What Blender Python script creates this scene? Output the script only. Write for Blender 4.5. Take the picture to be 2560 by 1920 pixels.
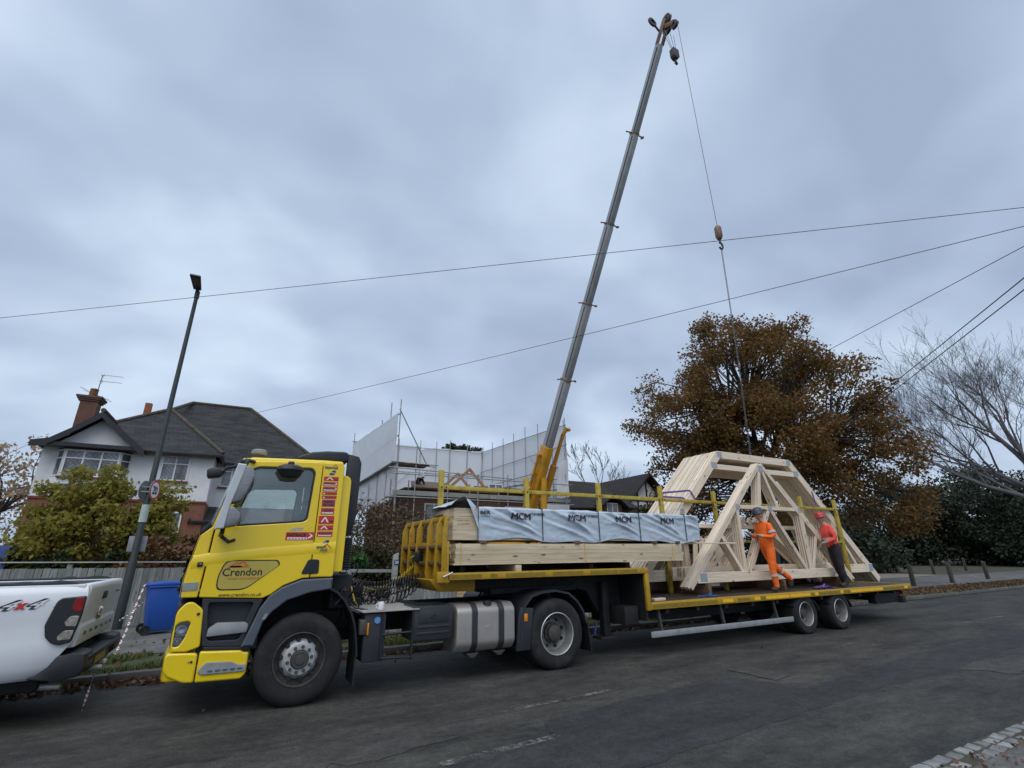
import bpy, bmesh, math, random
import numpy as np
from mathutils import Vector, Matrix, noise as mnoise

for o in list(bpy.data.objects):
    bpy.data.objects.remove(o)
scn = bpy.context.scene
COL = scn.collection
R = math.radians
PI = math.pi
rnd = random.Random(7)

# ------------------------------------------------------------------ camera
cam_d = bpy.data.cameras.new("camera")
cam_d.sensor_fit = 'HORIZONTAL'
cam_d.sensor_width = 36.0
cam_d.lens = 1192.3 / 2560 * 36.0
cam_d.clip_start = 0.05
cam_d.clip_end = 2000
cam = bpy.data.objects.new("camera", cam_d)
COL.objects.link(cam)
YAW, PITCH, ROLL = 0.4958, 0.3422, -0.0101
fw = Vector((math.sin(YAW) * math.cos(PITCH), math.cos(YAW) * math.cos(PITCH), math.sin(PITCH)))
rt = Vector((math.cos(YAW), -math.sin(YAW), 0))
up = rt.cross(fw)
rt2 = rt * math.cos(ROLL) + up * math.sin(ROLL)
up2 = -rt * math.sin(ROLL) + up * math.cos(ROLL)
cam.matrix_world = Matrix(((rt2.x, up2.x, -fw.x, -0.8395), (rt2.y, up2.y, -fw.y, -7.1058),
                           (rt2.z, up2.z, -fw.z, 1.7095), (0, 0, 0, 1)))
scn.camera = cam

# ------------------------------------------------------------------ sky, sun, exposure
SUN_EL, SUN_AZ = 58.0, 215.0          # degrees; azimuth measured from +Y towards +X
scn.view_settings.view_transform = 'Standard'
scn.view_settings.look = 'None'
scn.view_settings.gamma = 1.0
scn.view_settings.use_curve_mapping = False
scn.view_settings.exposure = 0.22
scn.cycles.use_denoising = True
scn.cycles.max_bounces = 6
scn.cycles.diffuse_bounces = 3
scn.cycles.glossy_bounces = 3
scn.cycles.transmission_bounces = 6
scn.cycles.transparent_max_bounces = 10
scn.cycles.caustics_reflective = False
scn.cycles.caustics_refractive = False

w = bpy.data.worlds.new("World")
scn.world = w
w.use_nodes = True
nt = w.node_tree
for n in list(nt.nodes):
    nt.nodes.remove(n)
L = nt.links.new
out = nt.nodes.new('ShaderNodeOutputWorld')
bg = nt.nodes.new('ShaderNodeBackground')
bg.inputs['Strength'].default_value = 0.1
sky = nt.nodes.new('ShaderNodeTexSky')
sky.sky_type = 'NISHITA'
sky.sun_disc = False
sky.sun_elevation = R(SUN_EL)
sky.sun_rotation = R(SUN_AZ)
sky.air_density = 1.0
sky.dust_density = 2.0
tc = nt.nodes.new('ShaderNodeTexCoord')
sep = nt.nodes.new('ShaderNodeSeparateXYZ')
L(tc.outputs['Generated'], sep.inputs[0])
def wm(op, a, b=None, clamp=False):
    n = nt.nodes.new('ShaderNodeMath'); n.operation = op; n.use_clamp = clamp
    for i, v in enumerate((a, b)):
        if v is None: continue
        if isinstance(v, (int, float)): n.inputs[i].default_value = v
        else: L(v, n.inputs[i])
    return n.outputs[0]
zz = wm('ADD', wm('MAXIMUM', sep.outputs['Z'], 0.0), 0.36)
cx = wm('DIVIDE', sep.outputs['X'], zz); cy = wm('DIVIDE', sep.outputs['Y'], zz)
comb = nt.nodes.new('ShaderNodeCombineXYZ'); L(cx, comb.inputs[0]); L(cy, comb.inputs[1])
def wnoise(scale, detail, rough, dist, off):
    m = nt.nodes.new('ShaderNodeMapping'); m.inputs['Location'].default_value = off
    m.inputs['Rotation'].default_value = (0, 0, 0.5)
    m.inputs['Scale'].default_value = (1.0, 1.2, 1)
    L(comb.outputs[0], m.inputs[0])
    n = nt.nodes.new('ShaderNodeTexNoise'); n.inputs['Scale'].default_value = scale
    n.inputs['Detail'].default_value = detail; n.inputs['Roughness'].default_value = rough
    n.inputs['Distortion'].default_value = dist
    L(m.outputs[0], n.inputs['Vector'])
    return n.outputs['Fac']
big = wnoise(1.5, 3.0, 0.5, 0.25, (3.1, 1.7, 0))
fine = wnoise(3.4, 4.0, 0.45, 0.3, (7.3, 2.2, 0))
cl = wm('ADD', wm('MULTIPLY', big, 0.72), wm('MULTIPLY', fine, 0.28))
ramp = nt.nodes.new('ShaderNodeValToRGB')
cr = ramp.color_ramp
cr.elements[0].position = 0.37; cr.elements[0].color = (0.268, 0.326, 0.432, 1)
cr.elements[1].position = 0.63; cr.elements[1].color = (0.475, 0.553, 0.665, 1)
e = cr.elements.new(0.5); e.color = (0.350, 0.418, 0.535, 1)
L(cl, ramp.inputs[0])
gain = nt.nodes.new('ShaderNodeMix'); gain.data_type = 'RGBA'; gain.blend_type = 'MULTIPLY'
gain.inputs[0].default_value = 1.0
L(ramp.outputs[0], gain.inputs[6]); gain.inputs[7].default_value = (12.2, 12.55, 12.6, 1)
mixs = nt.nodes.new('ShaderNodeMix'); mixs.data_type = 'RGBA'
mixs.inputs[0].default_value = 0.92
L(sky.outputs[0], mixs.inputs[6]); L(gain.outputs[2], mixs.inputs[7])
L(mixs.outputs[2], bg.inputs['Color'])
L(bg.outputs[0], out.inputs['Surface'])

sd = bpy.data.lights.new("sun", 'SUN')
sd.energy = 1.5
sd.angle = R(60)
sd.color = (1.0, 0.985, 0.96)
sun = bpy.data.objects.new("sun", sd)
COL.objects.link(sun)
a = R(SUN_AZ)
sdir = Vector((math.sin(a) * math.cos(R(SUN_EL)), math.cos(a) * math.cos(R(SUN_EL)), math.sin(R(SUN_EL))))
sun.rotation_euler = sdir.to_track_quat('Z', 'Y').to_euler()

# ------------------------------------------------------------------ materials
MATS = {}
def mat(name, col, rough=0.6, metal=0.0, vary=0.12, vscale=6.0, bump=0.0, bscale=60.0, spec=0.5, rand=0.0,
        stretch=(1, 1, 1), col2=None, dirt=None, dscale=2.0, damt=0.5, coat=0.0, detail=5.0):
    """principled material: two-tone noise, optional dirt blotches, per-object random value, bump"""
    if name in MATS: return MATS[name]
    m = bpy.data.materials.new(name); m.use_nodes = True
    t = m.node_tree; N = t.nodes; K = t.links.new
    b = N['Principled BSDF']
    b.inputs['Roughness'].default_value = rough
    b.inputs['Metallic'].default_value = metal
    b.inputs['Specular IOR Level'].default_value = spec
    b.inputs['Coat Weight'].default_value = coat
    b.inputs['Coat Roughness'].default_value = 0.12
    tc = N.new('ShaderNodeTexCoord')
    mp = N.new('ShaderNodeMapping'); mp.inputs['Scale'].default_value = stretch
    K(tc.outputs['Object'], mp.inputs[0])
    oi = N.new('ShaderNodeObjectInfo')
    if rand > 0:
        ml = N.new('ShaderNodeMath'); ml.operation = 'MULTIPLY'; ml.inputs[1].default_value = 37.0
        K(oi.outputs['Random'], ml.inputs[0]); K(ml.outputs[0], mp.inputs['Location'])
    nz = N.new('ShaderNodeTexNoise'); nz.inputs['Scale'].default_value = vscale; nz.inputs['Detail'].default_value = detail
    nz.inputs['Roughness'].default_value = 0.6
    K(mp.outputs[0], nz.inputs['Vector'])
    rp = N.new('ShaderNodeValToRGB')
    c2 = col2 if col2 else tuple(min(1, c * (1 + vary)) for c in col)
    c1 = tuple(c * (1 - vary) for c in col)
    rp.color_ramp.elements[0].position = 0.32; rp.color_ramp.elements[0].color = (*c1, 1)
    rp.color_ramp.elements[1].position = 0.68; rp.color_ramp.elements[1].color = (*c2, 1)
    K(nz.outputs['Fac'], rp.inputs[0])
    cur = rp.outputs[0]
    if dirt:
        n2 = N.new('ShaderNodeTexNoise'); n2.inputs['Scale'].default_value = dscale; n2.inputs['Detail'].default_value = 7
        n2.inputs['Roughness'].default_value = 0.7
        K(mp.outputs[0], n2.inputs['Vector'])
        mr = N.new('ShaderNodeMapRange'); mr.inputs[1].default_value = 0.5; mr.inputs[2].default_value = 0.72
        mr.inputs[4].default_value = damt
        K(n2.outputs['Fac'], mr.inputs[0])
        mx = N.new('ShaderNodeMix'); mx.data_type = 'RGBA'
        K(mr.outputs[0], mx.inputs[0]); K(cur, mx.inputs[6]); mx.inputs[7].default_value = (*dirt, 1)
        cur = mx.outputs[2]
    if rand > 0:
        mr = N.new('ShaderNodeMapRange'); mr.inputs[3].default_value = 1 - rand; mr.inputs[4].default_value = 1 + rand
        K(oi.outputs['Random'], mr.inputs[0])
        mx = N.new('ShaderNodeMix'); mx.data_type = 'RGBA'; mx.blend_type = 'MULTIPLY'; mx.inputs[0].default_value = 1
        cb = N.new('ShaderNodeCombineXYZ')
        for i in range(3): K(mr.outputs[0], cb.inputs[i])
        K(cur, mx.inputs[6]); K(cb.outputs[0], mx.inputs[7]); cur = mx.outputs[2]
    K(cur, b.inputs['Base Color'])
    if bump > 0:
        n3 = N.new('ShaderNodeTexNoise'); n3.inputs['Scale'].default_value = bscale; n3.inputs['Detail'].default_value = 4
        K(mp.outputs[0], n3.inputs['Vector'])
        bp = N.new('ShaderNodeBump'); bp.inputs['Strength'].default_value = bump; bp.inputs['Distance'].default_value = 0.01
        K(n3.outputs['Fac'], bp.inputs['Height']); K(bp.outputs[0], b.inputs['Normal'])
    MATS[name] = m
    return m

def leafmat(name, cols, transl=0.35, rough=0.6):
    if name in MATS: return MATS[name]
    m = bpy.data.materials.new(name); m.use_nodes = True
    t = m.node_tree; N = t.nodes; K = t.links.new
    b = N['Principled BSDF']; b.inputs['Roughness'].default_value = rough; b.inputs['Specular IOR Level'].default_value = 0.25
    g = N.new('ShaderNodeNewGeometry')
    rp = N.new('ShaderNodeValToRGB'); cr = rp.color_ramp
    cr.elements[0].color = (*cols[0], 1); cr.elements[0].position = 0
    cr.elements[1].color = (*cols[-1], 1); cr.elements[1].position = 1
    for i, c in enumerate(cols[1:-1]):
        e = cr.elements.new((i + 1) / (len(cols) - 1)); e.color = (*c, 1)
    K(g.outputs['Random Per Island'], rp.inputs[0])
    K(rp.outputs[0], b.inputs['Base Color'])
    tr = N.new('ShaderNodeBsdfTranslucent'); K(rp.outputs[0], tr.inputs[0])
    ms = N.new('ShaderNodeMixShader'); ms.inputs[0].default_value = transl
    K(b.outputs[0], ms.inputs[1]); K(tr.outputs[0], ms.inputs[2])
    K(ms.outputs[0], N['Material Output'].inputs['Surface'])
    MATS[name] = m
    return m

def glassmat(name, tint=(0.75, 0.8, 0.8), refl=0.09, rough=0.03):
    """thin window glass: mostly see-through, with a mirror layer"""
    if name in MATS: return MATS[name]
    m = bpy.data.materials.new(name); m.use_nodes = True
    t = m.node_tree; N = t.nodes; K = t.links.new
    N.remove(N['Principled BSDF'])
    tr = N.new('ShaderNodeBsdfTransparent'); tr.inputs[0].default_value = (*tint, 1)
    gl = N.new('ShaderNodeBsdfGlossy'); gl.inputs['Roughness'].default_value = rough
    gl.inputs[0].default_value = (0.9, 0.95, 1, 1)
    fr = N.new('ShaderNodeFresnel'); fr.inputs[0].default_value = 1.5
    ad = N.new('ShaderNodeMath'); ad.operation = 'ADD'; ad.inputs[1].default_value = refl; ad.use_clamp = True
    K(fr.outputs[0], ad.inputs[0])
    ms = N.new('ShaderNodeMixShader'); K(ad.outputs[0], ms.inputs[0]); K(tr.outputs[0], ms.inputs[1]); K(gl.outputs[0], ms.inputs[2])
    K(ms.outputs[0], N['Material Output'].inputs['Surface'])
    MATS[name] = m
    return m

def brickmat(name, c1, c2, mortar, scale=1.0, rough=0.85, vert='Z', bw=0.225, bh=0.075):
    if name in MATS: return MATS[name]
    m = bpy.data.materials.new(name); m.use_nodes = True
    t = m.node_tree; N = t.nodes; K = t.links.new
    b = N['Principled BSDF']; b.inputs['Roughness'].default_value = rough
    tc = N.new('ShaderNodeTexCoord'); sp = N.new('ShaderNodeSeparateXYZ'); K(tc.outputs['Object'], sp.inputs[0])
    ad = N.new('ShaderNodeMath'); K(sp.outputs[0], ad.inputs[0]); K(sp.outputs[1], ad.inputs[1])
    cb = N.new('ShaderNodeCombineXYZ'); K(ad.outputs[0], cb.inputs[0]); K(sp.outputs[2], cb.inputs[1])
    br = N.new('ShaderNodeTexBrick')
    br.inputs['Color1'].default_value = (*c1, 1); br.inputs['Color2'].default_value = (*c2, 1); br.inputs['Mortar'].default_value = (*mortar, 1)
    br.inputs['Scale'].default_value = scale; br.inputs['Brick Width'].default_value = bw; br.inputs['Row Height'].default_value = bh
    br.inputs['Mortar Size'].default_value = 0.008; br.inputs['Bias'].default_value = -0.1
    K(cb.outputs[0], br.inputs['Vector'])
    nz = N.new('ShaderNodeTexNoise'); nz.inputs['Scale'].default_value = 3.0; nz.inputs['Detail'].default_value = 6
    K(tc.outputs['Object'], nz.inputs['Vector'])
    mr = N.new('ShaderNodeMapRange'); mr.inputs[3].default_value = 0.6; mr.inputs[4].default_value = 1.3
    K(nz.outputs['Fac'], mr.inputs[0])
    mx = N.new('ShaderNodeMix'); mx.data_type = 'RGBA'; mx.blend_type = 'MULTIPLY'; mx.inputs[0].default_value = 1
    c3 = N.new('ShaderNodeCombineXYZ')
    for i in range(3): K(mr.outputs[0], c3.inputs[i])
    K(br.outputs['Color'], mx.inputs[6]); K(c3.outputs[0], mx.inputs[7])
    K(mx.outputs[2], b.inputs['Base Color'])
    bp = N.new('ShaderNodeBump'); bp.inputs['Strength'].default_value = 0.5; bp.inputs['Distance'].default_value = 0.01; bp.invert = True
    K(br.outputs['Fac'], bp.inputs['Height']); K(bp.outputs[0], b.inputs['Normal'])
    MATS[name] = m
    return m

def woodmat(name, c1, c2, knot=(0.16, 0.09, 0.04), rough=0.65, rand=0.1, knots=True):
    """sawn softwood: grain drawn out along local X, a few knots"""
    if name in MATS: return MATS[name]
    m = bpy.data.materials.new(name); m.use_nodes = True
    t = m.node_tree; N = t.nodes; K = t.links.new
    b = N['Principled BSDF']; b.inputs['Roughness'].default_value = rough; b.inputs['Specular IOR Level'].default_value = 0.3
    tc = N.new('ShaderNodeTexCoord'); oi = N.new('ShaderNodeObjectInfo')
    ml = N.new('ShaderNodeMath'); ml.operation = 'MULTIPLY'; ml.inputs[1].default_value = 53.0; K(oi.outputs['Random'], ml.inputs[0])
    mp = N.new('ShaderNodeMapping'); mp.inputs['Scale'].default_value = (0.9, 14, 14); K(tc.outputs['Object'], mp.inputs[0]); K(ml.outputs[0], mp.inputs['Location'])
    nz = N.new('ShaderNodeTexNoise'); nz.inputs['Scale'].default_value = 2.2; nz.inputs['Detail'].default_value = 6; nz.inputs['Distortion'].default_value = 0.6
    K(mp.outputs[0], nz.inputs['Vector'])
    rp = N.new('ShaderNodeValToRGB'); rp.color_ramp.elements[0].position = 0.33; rp.color_ramp.elements[1].position = 0.66
    rp.color_ramp.elements[0].color = (*c1, 1); rp.color_ramp.elements[1].color = (*c2, 1); K(nz.outputs['Fac'], rp.inputs[0])
    cur = rp.outputs[0]
    if knots:
        mp2 = N.new('ShaderNodeMapping'); mp2.inputs['Scale'].default_value = (2.6, 7.5, 7.5); K(tc.outputs['Object'], mp2.inputs[0]); K(ml.outputs[0], mp2.inputs['Location'])
        vo = N.new('ShaderNodeTexVoronoi'); vo.inputs['Scale'].default_value = 1.0; K(mp2.outputs[0], vo.inputs['Vector'])
        mr = N.new('ShaderNodeMapRange'); mr.inputs[1].default_value = 0.09; mr.inputs[2].default_value = 0.16; mr.inputs[3].default_value = 0.85; mr.inputs[4].default_value = 0
        K(vo.outputs['Distance'], mr.inputs[0])
        mx = N.new('ShaderNodeMix'); mx.data_type = 'RGBA'; K(mr.outputs[0], mx.inputs[0]); K(cur, mx.inputs[6]); mx.inputs[7].default_value = (*knot, 1)
        cur = mx.outputs[2]
    mr = N.new('ShaderNodeMapRange'); mr.inputs[3].default_value = 1 - rand; mr.inputs[4].default_value = 1 + rand; K(oi.outputs['Random'], mr.inputs[0])
    c3 = N.new('ShaderNodeCombineXYZ')
    for i in range(3): K(mr.outputs[0], c3.inputs[i])
    mx = N.new('ShaderNodeMix'); mx.data_type = 'RGBA'; mx.blend_type = 'MULTIPLY'; mx.inputs[0].default_value = 1
    K(cur, mx.inputs[6]); K(c3.outputs[0], mx.inputs[7]); K(mx.outputs[2], b.inputs['Base Color'])
    bp = N.new('ShaderNodeBump'); bp.inputs['Strength'].default_value = 0.15; bp.inputs['Distance'].default_value = 0.005
    K(nz.outputs['Fac'], bp.inputs['Height']); K(bp.outputs[0], b.inputs['Normal'])
    MATS[name] = m
    return m

# ------------------------------------------------------------------ helpers
def par(o, p):
    o.parent = p
    if p.type == 'EMPTY' and not p.get('_loc'):
        o.matrix_parent_inverse = Matrix.Translation(p.location).inverted()
    return o

def link(name, me, m, parent=None):
    o = bpy.data.objects.new(name, me)
    COL.objects.link(o)
    if m is not None:
        ms = m if isinstance(m, (list, tuple)) else [m]
        if len(me.materials) == 0:
            for x in ms: me.materials.append(x)
    if parent is not None: par(o, parent)
    return o

def tag(o, label=None, cat=None, group=None, kind=None):
    if label: o['label'] = label
    if cat: o['category'] = cat
    if group: o['group'] = group
    if kind: o['kind'] = kind
    return o

def thing(name, loc, label, cat, group=None):
    o = bpy.data.objects.new(name, None)
    o.empty_display_size = 0.1
    COL.objects.link(o)
    o.location = loc
    return tag(o, label, cat, group)

def copy_tree(o, parent=None, keep=True):
    c = o.copy(); COL.objects.link(c)
    if parent is not None:
        c.parent = parent
    for ch in list(o.children):
        copy_tree(ch, c)
    return c

def finish(me, smooth):
    if smooth:
        me.shade_smooth()
        me.set_sharp_from_angle(angle=R(smooth if smooth is not True else 35))

class MB:
    def __init__(s): s.v = []; s.f = []
    def add(s, vs, fs):
        k = len(s.v); s.v.extend([tuple(v) for v in vs]); s.f.extend([tuple(i + k for i in f) for f in fs]); return s
    def box(s, x0, x1, y0, y1, z0, z1):
        return s.add([(x0, y0, z0), (x1, y0, z0), (x1, y1, z0), (x0, y1, z0), (x0, y0, z1), (x1, y0, z1), (x1, y1, z1), (x0, y1, z1)],
                     [(0, 3, 2, 1), (4, 5, 6, 7), (0, 1, 5, 4), (1, 2, 6, 5), (2, 3, 7, 6), (3, 0, 4, 7)])
    def bar(s, p, q, w, h, upv=(0, 0, 1)):
        p, q = Vector(p), Vector(q); d = (q - p).normalized(); u = Vector(upv)
        if abs(d.dot(u)) > 0.98: u = Vector((0, 1, 0))
        a = d.cross(u).normalized(); b = a.cross(d).normalized()
        vs = [p + a * sx * w / 2 + b * sz * h / 2 for sx, sz in ((-1, -1), (1, -1), (1, 1), (-1, 1))]
        vs += [v + (q - p) for v in vs]
        return s.add(vs, [(3, 2, 1, 0), (4, 5, 6, 7), (0, 1, 5, 4), (1, 2, 6, 5), (2, 3, 7, 6), (3, 0, 4, 7)])
    def tube(s, pts, r, n=8, cap=True):
        """polyline tube, r a number or one radius for each point"""
        P = [Vector(p) for p in pts]; rs = r if isinstance(r, (list, tuple)) else [r] * len(P)
        prev = None; rings = []
        for i, p in enumerate(P):
            d = (P[min(i + 1, len(P) - 1)] - P[max(i - 1, 0)]).normalized()
            if prev is None:
                u = Vector((0, 0, 1)) if abs(d.z) < 0.9 else Vector((1, 0, 0))
            else: u = prev
            a = d.cross(u)
            if a.length < 1e-4: a = d.orthogonal()
            a.normalize(); b = a.cross(d).normalized(); prev = b
            rings.append([p + a * math.cos(2 * PI * k / n) * rs[i] + b * math.sin(2 * PI * k / n) * rs[i] for k in range(n)])
        vs = [v for ring in rings for v in ring]; fs = []
        for i in range(len(P) - 1):
            for k in range(n):
                k2 = (k + 1) % n
                fs.append((i * n + k, i * n + k2, (i + 1) * n + k2, (i + 1) * n + k))
        if cap:
            fs.append(tuple(range(n))[::-1]); fs.append(tuple((len(P) - 1) * n + k for k in range(n)))
        return s.add(vs, fs)
    def lathe(s, prof, c=(0, 0, 0), n=40, axis='Y', a0=0.0, a1=2 * PI):
        """profile of (radius, along-axis) revolved round the axis"""
        full = abs(a1 - a0 - 2 * PI) < 1e-6; cnt = n if full else n + 1; vs = []; fs = []
        for k in range(cnt):
            t = a0 + (a1 - a0) * k / n; ct, st = math.cos(t), math.sin(t)
            for r, h in prof:
                if axis == 'Y': vs.append((c[0] + r * ct, c[1] + h, c[2] + r * st))
                elif axis == 'Z': vs.append((c[0] + r * ct, c[1] + r * st, c[2] + h))
                else: vs.append((c[0] + h, c[1] + r * ct, c[2] + r * st))
        m = len(prof)
        for k in range(n):
            k2 = (k + 1) % cnt
            for i in range(m - 1):
                f = (k * m + i, k * m + i + 1, k2 * m + i + 1, k2 * m + i)
                fs.append(f if axis != 'Z' else f[::-1])
        return s.add(vs, fs)
    def prism(s, poly, a0, a1, axis='Y'):
        """polygon (x,z) extruded along Y, or (y,z) along X, or (x,y) along Z"""
        n = len(poly)
        def P(p, a): return (p[0], a, p[1]) if axis == 'Y' else ((a, p[0], p[1]) if axis == 'X' else (p[0], p[1], a))
        vs = [P(p, a0) for p in poly] + [P(p, a1) for p in poly]
        fs = [tuple(range(n)), tuple(range(2 * n - 1, n - 1, -1))]
        for i in range(n):
            j = (i + 1) % n; fs.append((i, i + n, j + n, j))
        return s.add(vs, fs)
    def mesh(s, name, bevel=0, segs=2, smooth=35, fixn=True):
        me = bpy.data.meshes.new(name)
        me.from_pydata(s.v, [], s.f)
        if bevel or fixn:
            bm = bmesh.new(); bm.from_mesh(me)
            if bevel:
                bmesh.ops.remove_doubles(bm, verts=bm.verts, dist=1e-5)
            if fixn: bmesh.ops.recalc_face_normals(bm, faces=bm.faces)
            if bevel:
                ed = [e for e in bm.edges if len(e.link_faces) == 2 and e.calc_face_angle(0) > R(25)]
                bmesh.ops.bevel(bm, geom=ed, offset=bevel, segments=segs, affect='EDGES', profile=0.5, clamp_overlap=True)
            bm.to_mesh(me); bm.free()
        finish(me, smooth)
        return me
    def build(s, name, m, parent=None, bevel=0, segs=2, smooth=35, fixn=True):
        return link(name, s.mesh(name, bevel, segs, smooth, fixn), m, parent)

def rounded(poly, r, n=4):
    """fillet the corners of a polygon; r a number or one for each corner"""
    outp = []; N_ = len(poly)
    for i in range(N_):
        p0, p1, p2 = Vector(poly[i - 1]), Vector(poly[i]), Vector(poly[(i + 1) % N_])
        rr = r[i] if isinstance(r, (list, tuple)) else r
        a, b = (p0 - p1), (p2 - p1); la, lb = a.length, b.length
        if rr <= 0 or la < 1e-6 or lb < 1e-6: outp.append(tuple(p1)); continue
        a /= la; b /= lb; d = min(rr, la * 0.45, lb * 0.45)
        q0, q2 = p1 + a * d, p1 + b * d
        for k in range(n + 1):
            t = k / n; outp.append(tuple(q0 * (1 - t) ** 2 + p1 * 2 * t * (1 - t) + q2 * t * t))
    return outp

def curve_mesh(name, polys, thick, bevel, res=2):
    cu = bpy.data.curves.new(name, 'CURVE'); cu.dimensions = '2D'; cu.fill_mode = 'BOTH'
    cu.extrude = max(0.0, thick / 2 - bevel); cu.bevel_depth = bevel; cu.bevel_resolution = res; cu.offset = -bevel
    for poly in polys:
        sp = cu.splines.new('POLY'); sp.points.add(len(poly) - 1); sp.use_cyclic_u = True
        for i, p in enumerate(poly): sp.points[i].co = (p[0], p[1], 0, 1)
    ob = bpy.data.objects.new(name, cu)
    me = bpy.data.meshes.new_from_object(ob)
    bpy.data.objects.remove(ob); bpy.data.curves.remove(cu)
    me.materials.clear()
    return me

def plate(name, polys, y0, thick, m, parent=None, bevel=0.0, far=False, smooth=40):
    """flat panel in the XZ plane with holes; its near face at Y=y0, reaching thick away from the camera"""
    if isinstance(polys[0][0], (int, float)): polys = [polys]
    me = curve_mesh(name, polys, thick, bevel)
    me.transform(Matrix(((1, 0, 0, 0), (0, 0, -1, y0 + thick / 2), (0, 1, 0, 0), (0, 0, 0, 1))))
    finish(me, smooth)
    return link(name, me, m, parent)

def text_mesh(s, size, bold=0.0, shear=0.0, xs=1.0, thick=0.0015, align='LEFT', space=1.0):
    cu = bpy.data.curves.new('lettering', 'FONT'); cu.body = s; cu.size = size; cu.offset = bold; cu.shear = shear
    cu.extrude = thick; cu.align_x = align; cu.space_character = space; cu.resolution_u = 3
    ob = bpy.data.objects.new('lettering', cu)
    me = bpy.data.meshes.new_from_object(ob)
    bpy.data.objects.remove(ob); bpy.data.curves.remove(cu)
    me.materials.clear()
    me.transform(Matrix.Diagonal((xs, 1, 1, 1)))
    return me

def text(s, x, z, y, size, m, parent, bold=0.0, shear=0.0, xs=1.0, width=None, rot=0.0, align='LEFT', name='lettering', space=1.0):
    """lettering on a face turned to -Y; width squeezes it to that many metres"""
    me = text_mesh(s, size, bold, shear, xs, align=align, space=space)
    if width:
        w0 = max(v.co.x for v in me.vertices) - min(v.co.x for v in me.vertices)
        me.transform(Matrix.Diagonal((width / w0, 1, 1, 1)))
    me.transform(Matrix.Rotation(rot, 4, 'Z'))
    me.transform(Matrix(((1, 0, 0, x), (0, 0, -1, y), (0, 1, 0, z), (0, 0, 0, 1))))
    return link(name, me, m, parent)

def bigmesh(name, V, F4=None, F3=None):
    """fast mesh from numpy arrays"""
    me = bpy.data.meshes.new(name)
    V = np.asarray(V, np.float32); loops = []; starts = []; tot = []
    n = 0
    parts = []
    for F, k in ((F4, 4), (F3, 3)):
        if F is not None and len(F):
            F = np.asarray(F, np.int32); parts.append(F.ravel())
            starts.append(n + np.arange(len(F)) * k); tot.append(np.full(len(F), k)); n += F.size
    li = np.concatenate(parts).astype(np.int32); st = np.concatenate(starts).astype(np.int32); to = np.concatenate(tot).astype(np.int32)
    me.vertices.add(len(V)); me.vertices.foreach_set('co', V.ravel())
    me.loops.add(len(li)); me.loops.foreach_set('vertex_index', li)
    me.polygons.add(len(st)); me.polygons.foreach_set('loop_start', st); me.polygons.foreach_set('loop_total', to)
    me.update(calc_edges=True); me.validate()
    return me

def leaves_mesh(name, C, size, rng, jitter=0.4, droop=0.0, long=1.5, nrm=None):
    """one bent leaf (two quads) at each centre"""
    C = np.asarray(C, float); n = len(C)
    a = rng.normal(size=(n, 3)); a[:, 2] -= droop; a /= np.linalg.norm(a, axis=1)[:, None]
    b = rng.normal(size=(n, 3)); b -= (b * a).sum(1)[:, None] * a; b /= np.linalg.norm(b, axis=1)[:, None]
    c = np.cross(a, b)
    s = size * (1 + jitter * rng.uniform(-1, 1, n))[:, None]
    l = a * s * long * 0.5; wv = b * s * 0.5; k = c * s * 0.18
    V = np.stack([C - l, C - l * 0.2 + wv + k, C + l * 0.9 + wv * 0.25 + k * 0.5, C + l, C - l * 0.2 - wv + k], 1).reshape(-1, 3)
    base = np.arange(n)[:, None] * 5
    F3 = np.concatenate([base + np.array([[0, 4, 1]])], 0)
    F4 = base + np.array([[1, 4, 3, 2]])
    return bigmesh(name, V, F4, F3)

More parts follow.
